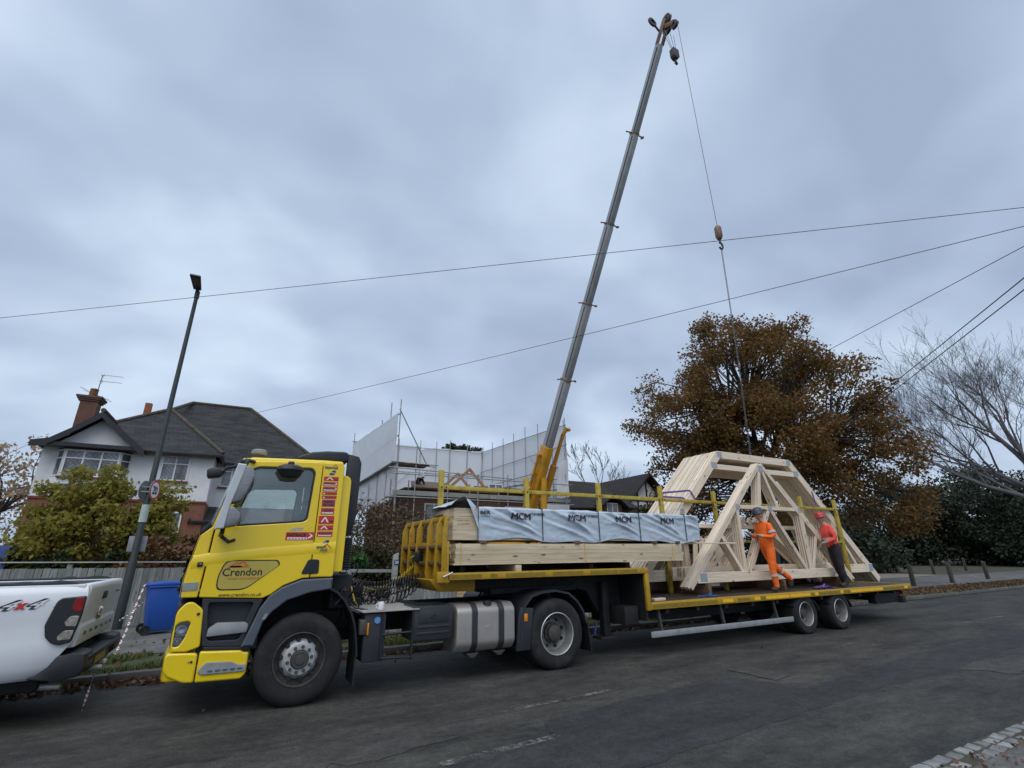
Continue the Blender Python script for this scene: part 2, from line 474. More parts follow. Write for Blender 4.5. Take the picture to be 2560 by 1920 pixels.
class Tree:
    """branching skeleton; seg lists go to tapered tubes, tips feed the foliage"""
    def __init__(s, seed): s.r = random.Random(seed); s.segs = []; s.tips = []; s.nodes = []
    def grow(s, p, d, L_, r, depth, kids=3, spread=0.6, up=0.1, shrink=0.72, steps=3, wob=0.18, minr=0.006):
        pts = [(Vector(p), r)]; d = Vector(d).normalized(); q = Vector(p)
        for i in range(steps):
            d = (d + Vector((s.r.gauss(0, wob), s.r.gauss(0, wob), s.r.gauss(0, wob) + up))).normalized()
            q = q + d * L_ / steps; rr = r * (1 - 0.45 * (i + 1) / steps)
            pts.append((q.copy(), max(rr, minr)))
        s.segs.append((pts, depth))
        s.nodes.extend([a for a, _ in pts[1:]] if depth <= 1 else [])
        if depth == 0:
            s.tips.append((q.copy(), d.copy())); return
        for k in range(kids):
            t = s.r.uniform(0.45, 1.0) if k else 1.0
            i = min(len(pts) - 1, max(1, int(round(t * steps)))); o, rr = pts[i]
            ax = d.orthogonal().normalized(); ax.rotate(Matrix.Rotation(s.r.uniform(0, 2 * PI), 3, d))
            nd = d.copy(); nd.rotate(Matrix.Rotation(spread * s.r.uniform(0.6, 1.25) * (0.45 if k == 0 else 1), 3, ax))
            s.grow(o, nd, L_ * shrink * s.r.uniform(0.8, 1.15), rr * (0.85 if k == 0 else 0.62), depth - 1, kids, spread, up, shrink, steps, wob, minr)
    def wood(s, name, m, parent=None, n_big=7, rbig=0.05):
        V = []; F = []; k = 0
        for pts, depth in s.segs:
            n = n_big if pts[0][1] > rbig else 3
            prev = None
            for i, (p, r) in enumerate(pts):
                d = (pts[min(i + 1, len(pts) - 1)][0] - pts[max(0, i - 1)][0]).normalized()
                a = d.orthogonal().normalized() if prev is None else (prev - d * prev.dot(d)).normalized()
                prev = a; b = d.cross(a)
                for j in range(n):
                    t = 2 * PI * j / n; V.append(p + a * math.cos(t) * r + b * math.sin(t) * r)
                if i:
                    for j in range(n):
                        j2 = (j + 1) % n; F.append((k + (i - 1) * n + j, k + (i - 1) * n + j2, k + i * n + j2, k + i * n + j))
            k += n * len(pts)
        me = bigmesh(name, [tuple(v) for v in V], F); me.shade_smooth()
        return link(name, me, m, parent)
# ------------------------------------------------------------------ palette
YEL = mat('yellow_cab_paint', (0.88, 0.625, 0.010), 0.28, vary=0.03, vscale=1.5, coat=0.6, spec=0.5, dirt=(0.52, 0.38, 0.05), dscale=1.8, damt=0.22)
YTR = mat('trailer_yellow_paint', (0.47, 0.275, 0.014), 0.5, vary=0.15, vscale=5, dirt=(0.13, 0.075, 0.02), dscale=5.0, damt=0.75, bump=0.15, bscale=30)
YRAIL = mat('chipped_yellow_paint', (0.43, 0.315, 0.035), 0.55, vary=0.14, vscale=8, dirt=(0.12, 0.05, 0.02), dscale=7.0, damt=0.9, bump=0.2, bscale=40)
TAPE_A = mat('amber_reflective_tape', (0.95, 0.50, 0.01), 0.35, vary=0.1, vscale=12)
TAPE_B = mat('old_reflective_tape', (0.24, 0.165, 0.012), 0.5, vary=0.2, vscale=9)
GREY = mat('grey_plastic', (0.085, 0.10, 0.125), 0.55, vary=0.12, vscale=4, bump=0.05, bscale=300)
DGREY = mat('dark_grey_plastic', (0.026, 0.028, 0.033), 0.6, vary=0.15, vscale=4, bump=0.05, bscale=300)
LGREY = mat('light_grey_plastic', (0.28, 0.29, 0.30), 0.55, vary=0.1, vscale=6, dirt=(0.12, 0.115, 0.10), dscale=4, damt=0.5)
BLACK = mat('black_plastic', (0.016, 0.017, 0.020), 0.42, vary=0.2, vscale=5)
CHASS = mat('chassis_black', (0.014, 0.014, 0.015), 0.7, vary=0.3, vscale=3, dirt=(0.06, 0.05, 0.04), dscale=3, damt=0.4)
RUBBER = mat('tyre_rubber', (0.014, 0.014, 0.0145), 0.85, vary=0.25, vscale=6, dirt=(0.06, 0.054, 0.046), dscale=3.0, damt=0.55, bump=0.1, bscale=80)
SILVER = mat('silver_steel', (0.52, 0.52, 0.52), 0.42, metal=0.35, vary=0.12, vscale=8, dirt=(0.22, 0.20, 0.18), dscale=6, damt=0.5)
DSTEEL = mat('dirty_dark_steel', (0.07, 0.065, 0.06), 0.7, metal=0.2, vary=0.3, vscale=6)
CHROME = mat('brushed_chrome', (0.78, 0.78, 0.78), 0.24, metal=0.85, vary=0.05, vscale=3)
ALU = mat('tank_aluminium', (0.40, 0.37, 0.34), 0.5, metal=0.5, vary=0.08, vscale=3, dirt=(0.25, 0.23, 0.20), dscale=2, damt=0.4)
TREAD = mat('catwalk_aluminium', (0.46, 0.43, 0.39), 0.55, metal=0.3, vary=0.12, vscale=9, bump=0.6, bscale=70)
GLASS = glassmat('cab_glass', (0.84, 0.90, 0.89), 0.05)
LENS = glassmat('lamp_lens', (0.9, 0.92, 0.95), 0.12)
RED = mat('sticker_red', (0.55, 0.035, 0.03), 0.45, vary=0.04)
REDL = mat('red_lens', (0.45, 0.02, 0.02), 0.15, vary=0.1)
AMBER = mat('amber_lens', (0.75, 0.24, 0.01), 0.2, vary=0.05)
WHITE = mat('white_plastic', (0.80, 0.80, 0.80), 0.4, vary=0.03)
WPAINT = mat('white_car_paint', (0.74, 0.76, 0.79), 0.42, vary=0.02, vscale=2, coat=0.12, spec=0.35, dirt=(0.5, 0.5, 0.5), dscale=2.5, damt=0.25)
NAVY = mat('navy_print', (0.03, 0.06, 0.13), 0.5, vary=0.05)
INK = mat('black_print', (0.02, 0.02, 0.022), 0.6, vary=0.1)
ORANGE_INK = mat('orange_print', (0.60, 0.16, 0.035), 0.5, vary=0.05)
BRONZE = mat('gold_sticker', (0.50, 0.40, 0.075), 0.5, vary=0.03)
WOOD = woodmat('sawn_spruce', (0.56, 0.44, 0.29), (0.72, 0.60, 0.43))
WOODT = woodmat('truss_spruce', (0.66, 0.53, 0.40), (0.82, 0.70, 0.555))
WOODD = woodmat('weathered_deck_timber', (0.035, 0.028, 0.022), (0.085, 0.065, 0.05), rand=0.25)
WOODB = woodmat('old_brown_timber', (0.10, 0.06, 0.035), (0.19, 0.12, 0.07), rand=0.2)
WOODG = woodmat('grey_fence_timber', (0.17, 0.175, 0.165), (0.30, 0.305, 0.285), knot=(0.08, 0.08, 0.07), rand=0.22)
NAILP = mat('galvanised_nail_plate', (0.36, 0.41, 0.45), 0.55, metal=0.3, vary=0.15, vscale=20)
GALV = mat('galvanised_tube', (0.32, 0.33, 0.34), 0.5, metal=0.4, vary=0.2, vscale=6, dirt=(0.14, 0.11, 0.09), dscale=4, damt=0.6)
RENDER = mat('white_render', (0.80, 0.80, 0.80), 0.9, vary=0.05, vscale=1.2, bump=0.25, bscale=45, dirt=(0.48, 0.48, 0.46), dscale=0.9, damt=0.35)
WFRAME = mat('white_window_frame', (0.78, 0.78, 0.78), 0.4, vary=0.03)
BRICK = brickmat('red_brick', (0.28, 0.085, 0.04), (0.20, 0.06, 0.032), (0.20, 0.16, 0.12))
BRICKD = brickmat('brown_brick', (0.17, 0.085, 0.055), (0.12, 0.06, 0.04), (0.15, 0.125, 0.10))
BLUE = mat('blue_bin_plastic', (0.018, 0.085, 0.38), 0.42, vary=0.08, vscale=3, bump=0.05, bscale=200)
BARK = mat('bark', (0.055, 0.045, 0.036), 0.9, vary=0.35, vscale=8, bump=0.6, bscale=25)
TWIG = mat('twig', (0.075, 0.058, 0.05), 0.9, vary=0.3, vscale=4)
BLACKTIMBER = mat('black_stained_timber', (0.018, 0.018, 0.02), 0.6, vary=0.3, vscale=5)

# ------------------------------------------------------------------ setting
def sheet(name, x0, x1, y0, y1, z, m, nx=1, ny=1, kind='structure', bumpz=0.0, skirt=0.0):
    mb = MB()
    for j in range(ny + 1):
        for i in range(nx + 1):
            x = x0 + (x1 - x0) * i / nx; y = y0 + (y1 - y0) * j / ny
            zz = z + (bumpz * mnoise.noise(Vector((x * 0.6, y * 0.6, z))) if 0 < i < nx and 0 < j < ny else 0)
            mb.v.append((x, y, zz))
    for j in range(ny):
        for i in range(nx):
            k = j * (nx + 1) + i; mb.f.append((k, k + 1, k + nx + 2, k + nx + 1))
    o = mb.build(name, m, fixn=False)
    return tag(o, kind=kind)

def asphalt(name, base, light, fine=0.35, patch=True):
    m = bpy.data.materials.new(name); m.use_nodes = True
    t = m.node_tree; N = t.nodes; K = t.links.new
    b = N['Principled BSDF']; b.inputs['Roughness'].default_value = 0.82; b.inputs['Specular IOR Level'].default_value = 0.35
    tc = N.new('ShaderNodeTexCoord')
    def nz(scale, det, st=(1, 1, 1), rough=0.6):
        mp = N.new('ShaderNodeMapping'); mp.inputs['Scale'].default_value = st; K(tc.outputs['Object'], mp.inputs[0])
        n = N.new('ShaderNodeTexNoise'); n.inputs['Scale'].default_value = scale; n.inputs['Detail'].default_value = det
        n.inputs['Roughness'].default_value = rough; K(mp.outputs[0], n.inputs['Vector']); return n.outputs['Fac']
    blot = nz(1.3, 8, (0.45, 1.3, 1), 0.72)       # worn streaks drawn out along the road
    grain = nz(60, 3)
    stone = nz(14, 6, (1, 1, 1), 0.75)
    rp = N.new('ShaderNodeValToRGB'); rp.color_ramp.elements[0].position = 0.36; rp.color_ramp.elements[1].position = 0.66
    rp.color_ramp.elements[0].color = (*base, 1); rp.color_ramp.elements[1].color = (*light, 1); K(blot, rp.inputs[0])
    mr = N.new('ShaderNodeMapRange'); mr.inputs[1].default_value = 0.33; mr.inputs[2].default_value = 0.67
    mr.inputs[3].default_value = 1 - fine; mr.inputs[4].default_value = 1 + fine
    ad = N.new('ShaderNodeMath'); ad.operation = 'MULTIPLY_ADD'; ad.inputs[1].default_value = 0.55
    m2 = N.new('ShaderNodeMath'); m2.operation = 'MULTIPLY'; m2.inputs[1].default_value = 0.45
    K(stone, m2.inputs[0]); K(grain, ad.inputs[0]); K(m2.outputs[0], ad.inputs[2]); K(ad.outputs[0], mr.inputs[0])
    cb = N.new('ShaderNodeCombineXYZ')
    for i in range(3): K(mr.outputs[0], cb.inputs[i])
    mx = N.new('ShaderNodeMix'); mx.data_type = 'RGBA'; mx.blend_type = 'MULTIPLY'; mx.inputs[0].default_value = 1
    K(rp.outputs[0], mx.inputs[6]); K(cb.outputs[0], mx.inputs[7])
    mot = nz(4.5, 9, (0.8, 1.1, 1), 0.78)
    mr2 = N.new('ShaderNodeMapRange'); mr2.inputs[1].default_value = 0.36; mr2.inputs[2].default_value = 0.64; mr2.inputs[3].default_value = 0.72; mr2.inputs[4].default_value = 1.32; K(mot, mr2.inputs[0])
    cb2 = N.new('ShaderNodeCombineXYZ')
    for i in range(3): K(mr2.outputs[0], cb2.inputs[i])
    mx2 = N.new('ShaderNodeMix'); mx2.data_type = 'RGBA'; mx2.blend_type = 'MULTIPLY'; mx2.inputs[0].default_value = 1
    K(mx.outputs[2], mx2.inputs[6]); K(cb2.outputs[0], mx2.inputs[7]); mx = mx2
    K(mx.outputs[2], b.inputs['Base Color'])
    bp = N.new('ShaderNodeBump'); bp.inputs['Strength'].default_value = 0.55; bp.inputs['Distance'].default_value = 0.012
    K(ad.outputs[0], bp.inputs['Height']); K(bp.outputs[0], b.inputs['Normal'])
    MATS[name] = m
    return m
ROADM = asphalt('asphalt_road', (0.023, 0.0227, 0.0215), (0.066, 0.063, 0.055), 0.62)
PATCHM = asphalt('asphalt_patch', (0.0235, 0.0233, 0.0240), (0.042, 0.041, 0.041), 0.55)
PATCHL = asphalt('asphalt_patch_pale', (0.042, 0.040, 0.037), (0.068, 0.065, 0.06), 0.5)
PATHM = asphalt('pavement_tarmac', (0.085, 0.082, 0.078), (0.15, 0.145, 0.135), 0.25)
GRASSM = mat('verge_soil', (0.045, 0.055, 0.02), 0.95, vary=0.4, vscale=3, col2=(0.065, 0.085, 0.028), bump=0.8, bscale=30, dirt=(0.07, 0.045, 0.025), dscale=2, damt=0.8)
EARTH = mat('garden_earth', (0.06, 0.055, 0.035), 0.95, vary=0.4, vscale=1.2, bump=0.8, bscale=20)
GRAVEL = mat('gravel', (0.20, 0.17, 0.14), 0.95, vary=0.45, vscale=30, bump=1.0, bscale=45)
STONE = mat('kerb_stone', (0.105, 0.10, 0.095), 0.85, vary=0.25, vscale=9, rand=0.15, bump=0.3, bscale=40, dirt=(0.06, 0.055, 0.05), dscale=4, damt=0.6)
SETT = mat('granite_sett', (0.21, 0.213, 0.21), 0.8, vary=0.22, vscale=14, rand=0.28, bump=0.5, bscale=40, dirt=(0.12, 0.10, 0.085), dscale=6, damt=0.7)
LEAFB = leafmat('fallen_leaf', [(0.07, 0.035, 0.02), (0.13, 0.07, 0.04), (0.19, 0.11, 0.06), (0.10, 0.04, 0.03), (0.16, 0.12, 0.06)], 0.1)

sheet('ground', -400, 900, -400, 900, -0.06, EARTH)
sheet('road', -60, 220, -4.425, 2.62, 0.0, ROADM, 60, 8)
# patched trenches in the road
def poly_sheet(name, pts, z, m, parent=None):
    me = curve_mesh(name, [pts], 0.0, 0.0); me.transform(Matrix.Translation((0, 0, z)))
    return tag(link(name, me, m, parent), kind='structure')
def wob(pts, amp=0.03, step=0.18, seed=1):
    r = random.Random(seed); o = []
    for i in range(len(pts)):
        a, b = Vector(pts[i]), Vector(pts[(i + 1) % len(pts)]); n = max(1, int((b - a).length / step))
        for k in range(n): 
            p = a.lerp(b, k / n); o.append((p.x + r.gauss(0, amp), p.y + r.gauss(0, amp * 0.6)))
    return o
poly_sheet('road_patch', wob([(2.30, -1.88), (3.74, -1.74), (5.65, -1.60), (5.80, -1.89), (5.95, -2.50), (7.78, -2.39), (9.23, -2.15), (14, -2.0), (24, -1.9),
    (24, -2.5), (12.0, -2.75), (9.5, -2.95), (8.2, -3.0), (6.5, -2.99), (5.38, -3.1), (3.68, -3.22), (2.44, -3.32), (1.2, -3.45), (-1.5, -3.5), (-1.5, -2.75), (0.96, -2.46), (2.16, -2.43), (2.29, -2.13)]), 0.003, PATCHM)
poly_sheet('road_patch', wob([(6.0, -1.30), (6.45, -1.24), (6.5, -2.0), (6.05, -2.05)], 0.015, 0.1, 3), 0.008, PATCHL)
poly_sheet('road_patch', wob([(9.0, -3.0), (11.0, -3.0), (11.3, -3.5), (9.3, -3.6)], 0.05, 0.15, 5), 0.006, PATCHL)
poly_sheet('road_patch', wob([(-1.6, -1.25), (0.9, -1.45), (1.3, -1.9), (0.4, -2.05), (-1.7, -1.85)], 0.06, 0.12, 9), 0.004, PATCHL)

def linemat():
    m = bpy.data.materials.new('worn_white_line'); m.use_nodes = True
    t = m.node_tree; N = t.nodes; K = t.links.new; b = N['Principled BSDF']
    b.inputs['Base Color'].default_value = (0.30, 0.295, 0.28, 1); b.inputs['Roughness'].default_value = 0.8
    tc = N.new('ShaderNodeTexCoord'); n = N.new('ShaderNodeTexNoise'); n.inputs['Scale'].default_value = 16; n.inputs['Detail'].default_value = 8; n.inputs['Roughness'].default_value = 0.75
    K(tc.outputs['Object'], n.inputs['Vector'])
    n2 = N.new('ShaderNodeTexNoise'); n2.inputs['Scale'].default_value = 2.2; n2.inputs['Detail'].default_value = 3; K(tc.outputs['Object'], n2.inputs['Vector'])
    s = N.new('ShaderNodeMath'); s.operation = 'MULTIPLY_ADD'; s.inputs[1].default_value = 0.55; K(n2.outputs[0], s.inputs[0]); K(n.outputs[0], s.inputs[2])
    mr = N.new('ShaderNodeMapRange'); mr.inputs[1].default_value = 0.75; mr.inputs[2].default_value = 1.0; mr.inputs[4].default_value = 0.75; K(s.outputs[0], mr.inputs[0])
    tr = N.new('ShaderNodeBsdfTransparent'); ms = N.new('ShaderNodeMixShader')
    K(mr.outputs[0], ms.inputs[0]); K(tr.outputs[0], ms.inputs[1]); K(b.outputs[0], ms.inputs[2]); K(ms.outputs[0], N['Material Output'].inputs['Surface'])
    return m
LINEM = linemat()
def road_line(a, b, w):
    d = (Vector(b) - Vector(a)).normalized(); n = Vector((-d.y, d.x)) * w / 2
    A, B = Vector(a), Vector(b)
    return poly_sheet('road_marking', [tuple(A - n), tuple(B - n), tuple(B + n), tuple(A + n)], 0.0125, LINEM)
road_line((2.05, -1.42), (4.0, -1.30), 0.085)
road_line((0.95, -2.44), (2.25, -2.36), 0.10)
road_line((9.3, -1.06), (9.95, -1.07), 0.10)
road_line((-0.9, -2.3), (-0.1, -2.35), 0.09)
road_line((14.5, -0.9), (17.5, -0.85), 0.10)
road_line((21.5, -0.8), (24.5, -0.75), 0.10)

# far side: kerb, grass verge, pavement
sheet('verge', -60, 220, 2.76, 4.25, 0.115, GRASSM, 140, 6, bumpz=0.03)
sheet('pavement', -60, 40, 4.25, 9.1, 0.125, PATHM, 40, 3)
sheet('garden_ground', -60, 3.6, 9.1, 60, 0.14, EARTH, 20, 20, bumpz=0.05)
sheet('site_ground', 3.6, 40, 9.1, 60, 0.14, GRAVEL, 20, 20, bumpz=0.05)
sheet('footpath', 40, 220, 4.25, 9.1, 0.12, PATHM, 10, 3)
sheet('common_ground', 40, 220, 9.1, 160, 0.11, EARTH, 20, 20, bumpz=0.1)
# near side: gutter of setts and pavement the viewer stands on
sheet('near_pavement', -60, 220, -60, -4.70, 0.02, PATHM, 10, 10)
ker = MB(); ker.box(-60, 220, 2.60, 2.78, -0.05, 0.02)
kerb = tag(ker.build('kerb', CHASS), kind='structure')
kb = MB(); kb.box(-0.455, 0.455, -0.065, 0.065, -0.10, 0.065); kbm = kb.mesh('kerb_stone', bevel=0.018)
for i in range(70):
    o = link('kerb_stone', kbm, STONE, kerb); o.location = (-11 + i * 0.92 + rnd.gauss(0, 0.004), 2.69 + rnd.gauss(0, 0.006), 0.055 + rnd.gauss(0, 0.004))
    o.rotation_euler = (0, 0, rnd.gauss(0, 0.004))
gm = MB(); gm.box(-60, 220, -4.72, -4.425, -0.06, 0.003)
gut = tag(gm.build('gutter', EARTH), kind='structure')
sms = []
for k in range(4):
    s = MB(); q = random.Random(k)
    s.box(-0.078, 0.078, -0.052, 0.052, -0.08, 0.0); me = s.mesh('sett', bevel=0.012)
    for v in me.vertices: v.co += Vector((q.gauss(0, 0.004), q.gauss(0, 0.004), q.gauss(0, 0.003)))
    sms.append(me)
for row, y in enumerate((-4.49, -4.62)):
    x = 1.6
    while x < 22:
        if not (row == 1 and rnd.random() < 0.12):
            o = link('sett', sms[rnd.randrange(4)], SETT, gut)
            o.location = (x + rnd.gauss(0, 0.006), y + rnd.gauss(0, 0.006), 0.012 + rnd.gauss(0, 0.003)); o.rotation_euler = (rnd.gauss(0, 0.015), rnd.gauss(0, 0.015), rnd.gauss(0, 0.025))
            o.scale = (rnd.uniform(0.82, 1.04), 1, 1)
        x += rnd.uniform(0.176, 0.195)
# ------------------------------------------------------------------ tractor unit
T = thing('tractor_unit', (0, 1.25, 0), 'yellow lorry tractor unit with red stickers on its cab, coupled to the flatbed', 'lorry')
YN, YF = 0.03, 2.47                     # near and far sides of the cab

def mirrored(poly_fn): pass
door_out = [(-1.195, 1.262), (-0.52, 1.222), (-0.43, 1.262), (-0.30, 1.36), (-0.09, 1.44), (-0.004, 1.445), (-0.004, 2.925), (-0.05, 2.945), (-0.90, 2.90), (-0.955, 2.86), (-1.155, 2.02)]
win = rounded([(-1.065, 2.06), (-0.17, 2.135), (-0.115, 2.17), (-0.085, 2.80), (-0.13, 2.855), (-0.80, 2.83), (-0.89, 2.77)], 0.04, 3)
front_out = [(-1.375, 1.265), (-1.21, 1.262), (-1.172, 2.02), (-0.972, 2.868), (-0.915, 2.918), (-0.90, 2.935), (-0.99, 2.93), (-1.005, 2.865), (-1.192, 2.06), (-1.25, 2.005), (-1.30, 1.96), (-1.34, 1.69), (-1.355, 1.655), (-1.38, 1.44)]
rear_out = [(0.006, 1.445), (0.29, 1.445), (0.292, 2.90), (0.26, 2.965), (0.006, 2.945)]
for side, y in (('near', YN), ('far', YF - 0.05)):
    d = plate('door', [rounded(door_out, [0.02, 0.02, 0, 0, 0, 0, 0.02, 0.03, 0.06, 0.06, 0.02], 3), win[::-1]], y, 0.05, YEL, T, bevel=0.012)
    plate('window_seal', [[(x + (0.012 if x < -0.6 else -0.012) * -1, z) for x, z in win], [( -0.60 + (x + 0.60) * 0.955, 2.47 + (z - 2.47) * 0.94) for x, z in win][::-1]], y + (0.008 if side == 'near' else 0.02), 0.02, BLACK, d)
    plate('window_pane', win, y + 0.030, 0.005, GLASS, d)
    plate('corner_panel', rounded(front_out, 0.012, 2), y + (0.004 if side == 'near' else -0.004), 0.05, YEL, T, bevel=0.012)
    plate('rear_panel', rounded(rear_out, [0.01, 0.03, 0.02, 0.05, 0.01], 3), y + (0.002 if side == 'near' else -0.002), 0.05, YEL, T, bevel=0.014)
    # raised waist crease along door and rear panel
    if side == 'near':
        mb = MB(); pts = [(-1.335, 1.675), (-1.20, 1.70), (-0.59, 1.775), (0.28, 1.845)]
        V = []
        for (x, z) in pts: V += [(x, y + 0.006, z + 0.055), (x, y - 0.016, z), (x, y + 0.003, z - 0.10)]
        F = []
        for i in range(len(pts) - 1):
            for j in range(2): F.append((i * 3 + j, i * 3 + j + 1, i * 3 + j + 4, i * 3 + j + 3))
        mb.add(V, F).build('waist_crease', YEL, T, smooth=60)
plate('windscreen_edge', [(-1.20, 2.06), (-1.012, 2.865), (-1.045, 2.862), (-1.222, 2.10)], YN + 0.02, 0.02, GLASS, T)
mb = MB(); mb.prism([(-1.30, 1.975), (-1.245, 2.01), (-1.20, 2.065), (-1.222, 2.13), (-1.25, 2.09), (-1.30, 2.02)], YN + 0.01, 2.43); mb.build('scuttle_trim', BLACK, T, bevel=0.006)
# inset rear corner of the cab with black wind deflectors
plate('rear_corner', rounded([(0.285, 1.50), (0.41, 1.50), (0.415, 2.72), (0.385, 2.78), (0.285, 2.80)], 0.03, 3), 0.10, 0.04, YEL, T, bevel=0.012)
mb = MB(); mb.prism([(0.34, 2.10), (0.40, 1.96), (0.49, 1.97), (0.54, 2.25), (0.545, 3.00), (0.50, 3.09), (0.34, 3.12)], 0.16, 0.22); mb.build('wind_deflector', BLACK, T, bevel=0.012)
mb = MB(); mb.prism([(0.34, 2.10), (0.40, 1.96), (0.49, 1.97), (0.54, 2.25), (0.545, 3.00), (0.50, 3.09), (0.34, 3.12)], 2.28, 2.34)
mb.build('wind_deflector', BLACK, T, bevel=0.012)
mb = MB(); mb.prism([(-0.38, 2.985), (-0.28, 3.055), (-0.15, 3.105), (0.05, 3.135), (0.30, 3.145), (0.35, 3.12), (0.35, 2.995), (0.30, 2.985)], 0.14, 2.36)
mb.build('roof_deflector', BLACK, T, bevel=0.03, segs=3)
mb = MB(); mb.prism([(-1.03, 2.865), (-0.985, 2.925), (-0.88, 2.955), (0.0, 2.985), (0.27, 2.985), (0.292, 2.90), (0.0, 2.88), (-0.9, 2.86)], YN + 0.03, YF - 0.03)
mb.build('roof', YEL, T, bevel=0.03, segs=3, smooth=50)
# cab back wall, floor, dashboard, lining
mb = MB(); mb.box(0.24, 0.285, YN + 0.055, YF - 0.055, 1.46, 2.89); mb.build('back_wall', DGREY, T)
mb = MB(); mb.box(-1.3, 0.235, YN + 0.056, YF - 0.056, 1.35, 1.44); mb.build('cab_floor', DGREY, T)
mb = MB(); mb.prism([(-1.25, 1.5), (-0.95, 1.5), (-0.90, 1.95), (-1.0, 2.06), (-1.18, 2.07)], YN + 0.07, YF - 0.07); mb.build('dashboard', BLACK, T, bevel=0.03)
for yy, in ((0.62,), (1.88,)):
    s = MB(); s.box(-0.62, -0.12, yy - 0.25, yy + 0.25, 1.72, 1.86); so = s.build('seat', DGREY, T, bevel=0.05)
    s = MB(); s.prism([(-0.18, 1.84), (-0.03, 1.84), (0.06, 2.45), (-0.06, 2.47)], yy - 0.24, yy + 0.24); s.build('backrest', DGREY, so, bevel=0.05)
    s = MB(); s.prism([(-0.05, 2.5), (0.05, 2.5), (0.07, 2.70), (-0.02, 2.71)], yy - 0.13, yy + 0.13); s.build('headrest', DGREY, so, bevel=0.03)
    s = MB(); s.box(-0.5, -0.2, yy - 0.15, yy + 0.15, 1.445, 1.71); s.build('seat_base', BLACK, so, bevel=0.02)
mb = MB(); n = 28
mb.tube([(-0.74 + 0.19 * math.cos(t) * 0.45, 1.88 + 0.21 * math.sin(t), 2.05 + 0.19 * math.cos(t) * -0.85) for t in [2 * PI * k / n for k in range(n + 1)]], 0.014, 8)
mb.tube([(-0.74, 1.88, 2.05), (-1.0, 1.88, 1.8)], 0.03, 8)
mb.build('steering_wheel', BLACK, T)
# windscreen, grille and front
mb = MB(); V = []; F = []; ny = 14
for i in range(ny + 1):
    t = i / ny; y = 0.07 + (2.43 - 0.07) * t; b = 0.075 * math.sin(PI * t)
    V += [(-1.205 - b, y, 2.08), (-1.12 - b, y, 2.45), (-1.035 - b * 0.8, y, 2.86)]
for i in range(ny):
    for j in range(2): F.append((i * 3 + j, i * 3 + j + 1, i * 3 + j + 4, i * 3 + j + 3))
mb.add(V, F).build('windscreen', GLASS, T)
mb = MB(); V = []; F = []
prof = [(-1.21, 2.08), (-1.30, 1.97), (-1.345, 1.69), (-1.385, 1.44), (-1.385, 1.26)]
for i in range(ny + 1):
    t = i / ny; y = 0.035 + (2.465 - 0.035) * t; b = 0.075 * math.sin(PI * t)
    V += [(x - b, y, z) for x, z in prof]
m_ = len(prof)
for i in range(ny):
    for j in range(m_ - 1): F.append((i * m_ + j, i * m_ + j + 1, (i + 1) * m_ + j + 1, (i + 1) * m_ + j))
mb.add(V, F).build('front_panel', YEL, T, smooth=60)
mb = MB(); mb.add([(x - 0.012, y, z) for x, y, z in V[3 * m_:(ny - 2) * m_]], [f for f in F if max(f) < (ny - 5) * m_]).build('grille_panel', BLACK, T, smooth=60)
for k in range(5):
    mb = MB(); mb.box(-1.485 + k * 0.012, -1.44, 0.75, 1.75, 1.30 + k * 0.11, 1.36 + k * 0.11); mb.build('grille_bar', BLACK, T, bevel=0.008)
# bumper: upper corner with headlamp, lower corner with step
plate('reflector_strip', [(-1.375, 1.335), (-1.225, 1.34), (-1.222, 1.43), (-1.382, 1.425)], YN - 0.003, 0.01, LGREY, T, bevel=0.002)
up_ = rounded([(-1.375, 0.705), (-1.22, 0.695), (-1.09, 0.735), (-1.125, 1.13), (-1.235, 1.215), (-1.30, 1.215), (-1.385, 1.12)], [0.02, 0.02, 0.03, 0.03, 0.03, 0.05, 0.06], 4)
lampo = rounded([(-1.362, 0.755), (-1.30, 0.755), (-1.255, 0.85), (-1.225, 0.99), (-1.25, 1.012), (-1.345, 1.00), (-1.368, 0.93)], 0.03, 4)
bmp = plate('bumper_corner', [up_, lampo[::-1]], YN, 0.06, YEL, T, bevel=0.015)
mb = MB(); mb.prism([(-1.37, 0.72), (-1.37, 1.12), (-1.30, 1.19), (-1.16, 1.12), (-1.13, 0.75)], YN + 0.062, YN + 0.104); mb.build('corner_backing', BLACK, bmp, bevel=0.006)
hl = plate('headlamp', lampo, YN + 0.012, 0.008, LENS, T)
mb = MB()
mb.lathe([(0.0, 0.03), (0.035, 0.022), (0.055, 0.0)], (-1.305, YN + 0.018, 0.925), 20, 'Y'); mb.build('reflector_bowl', CHROME, hl)
mb = MB(); mb.lathe([(0.0, 0.03), (0.03, 0.02), (0.045, 0.0)], (-1.325, YN + 0.018, 0.815), 20, 'Y'); mb.build('reflector_bowl', CHROME, hl)
mb = MB(); mb.box(-1.365, -1.245, YN + 0.02, YN + 0.03, 0.865, 0.878); mb.build('lamp_divider', CHROME, hl)
mb = MB(); mb.prism([(-1.20, 0.135), (-1.385, 0.135), (-1.40, 0.2), (-1.425, 0.5), (-1.46, 1.25), (-1.425, 2.0), (-1.40, 2.3), (-1.385, 2.365), (-1.20, 2.365)], 0.72, 1.205, 'Z'); mb.build('front_bumper', DGREY, T, bevel=0.04, segs=3)
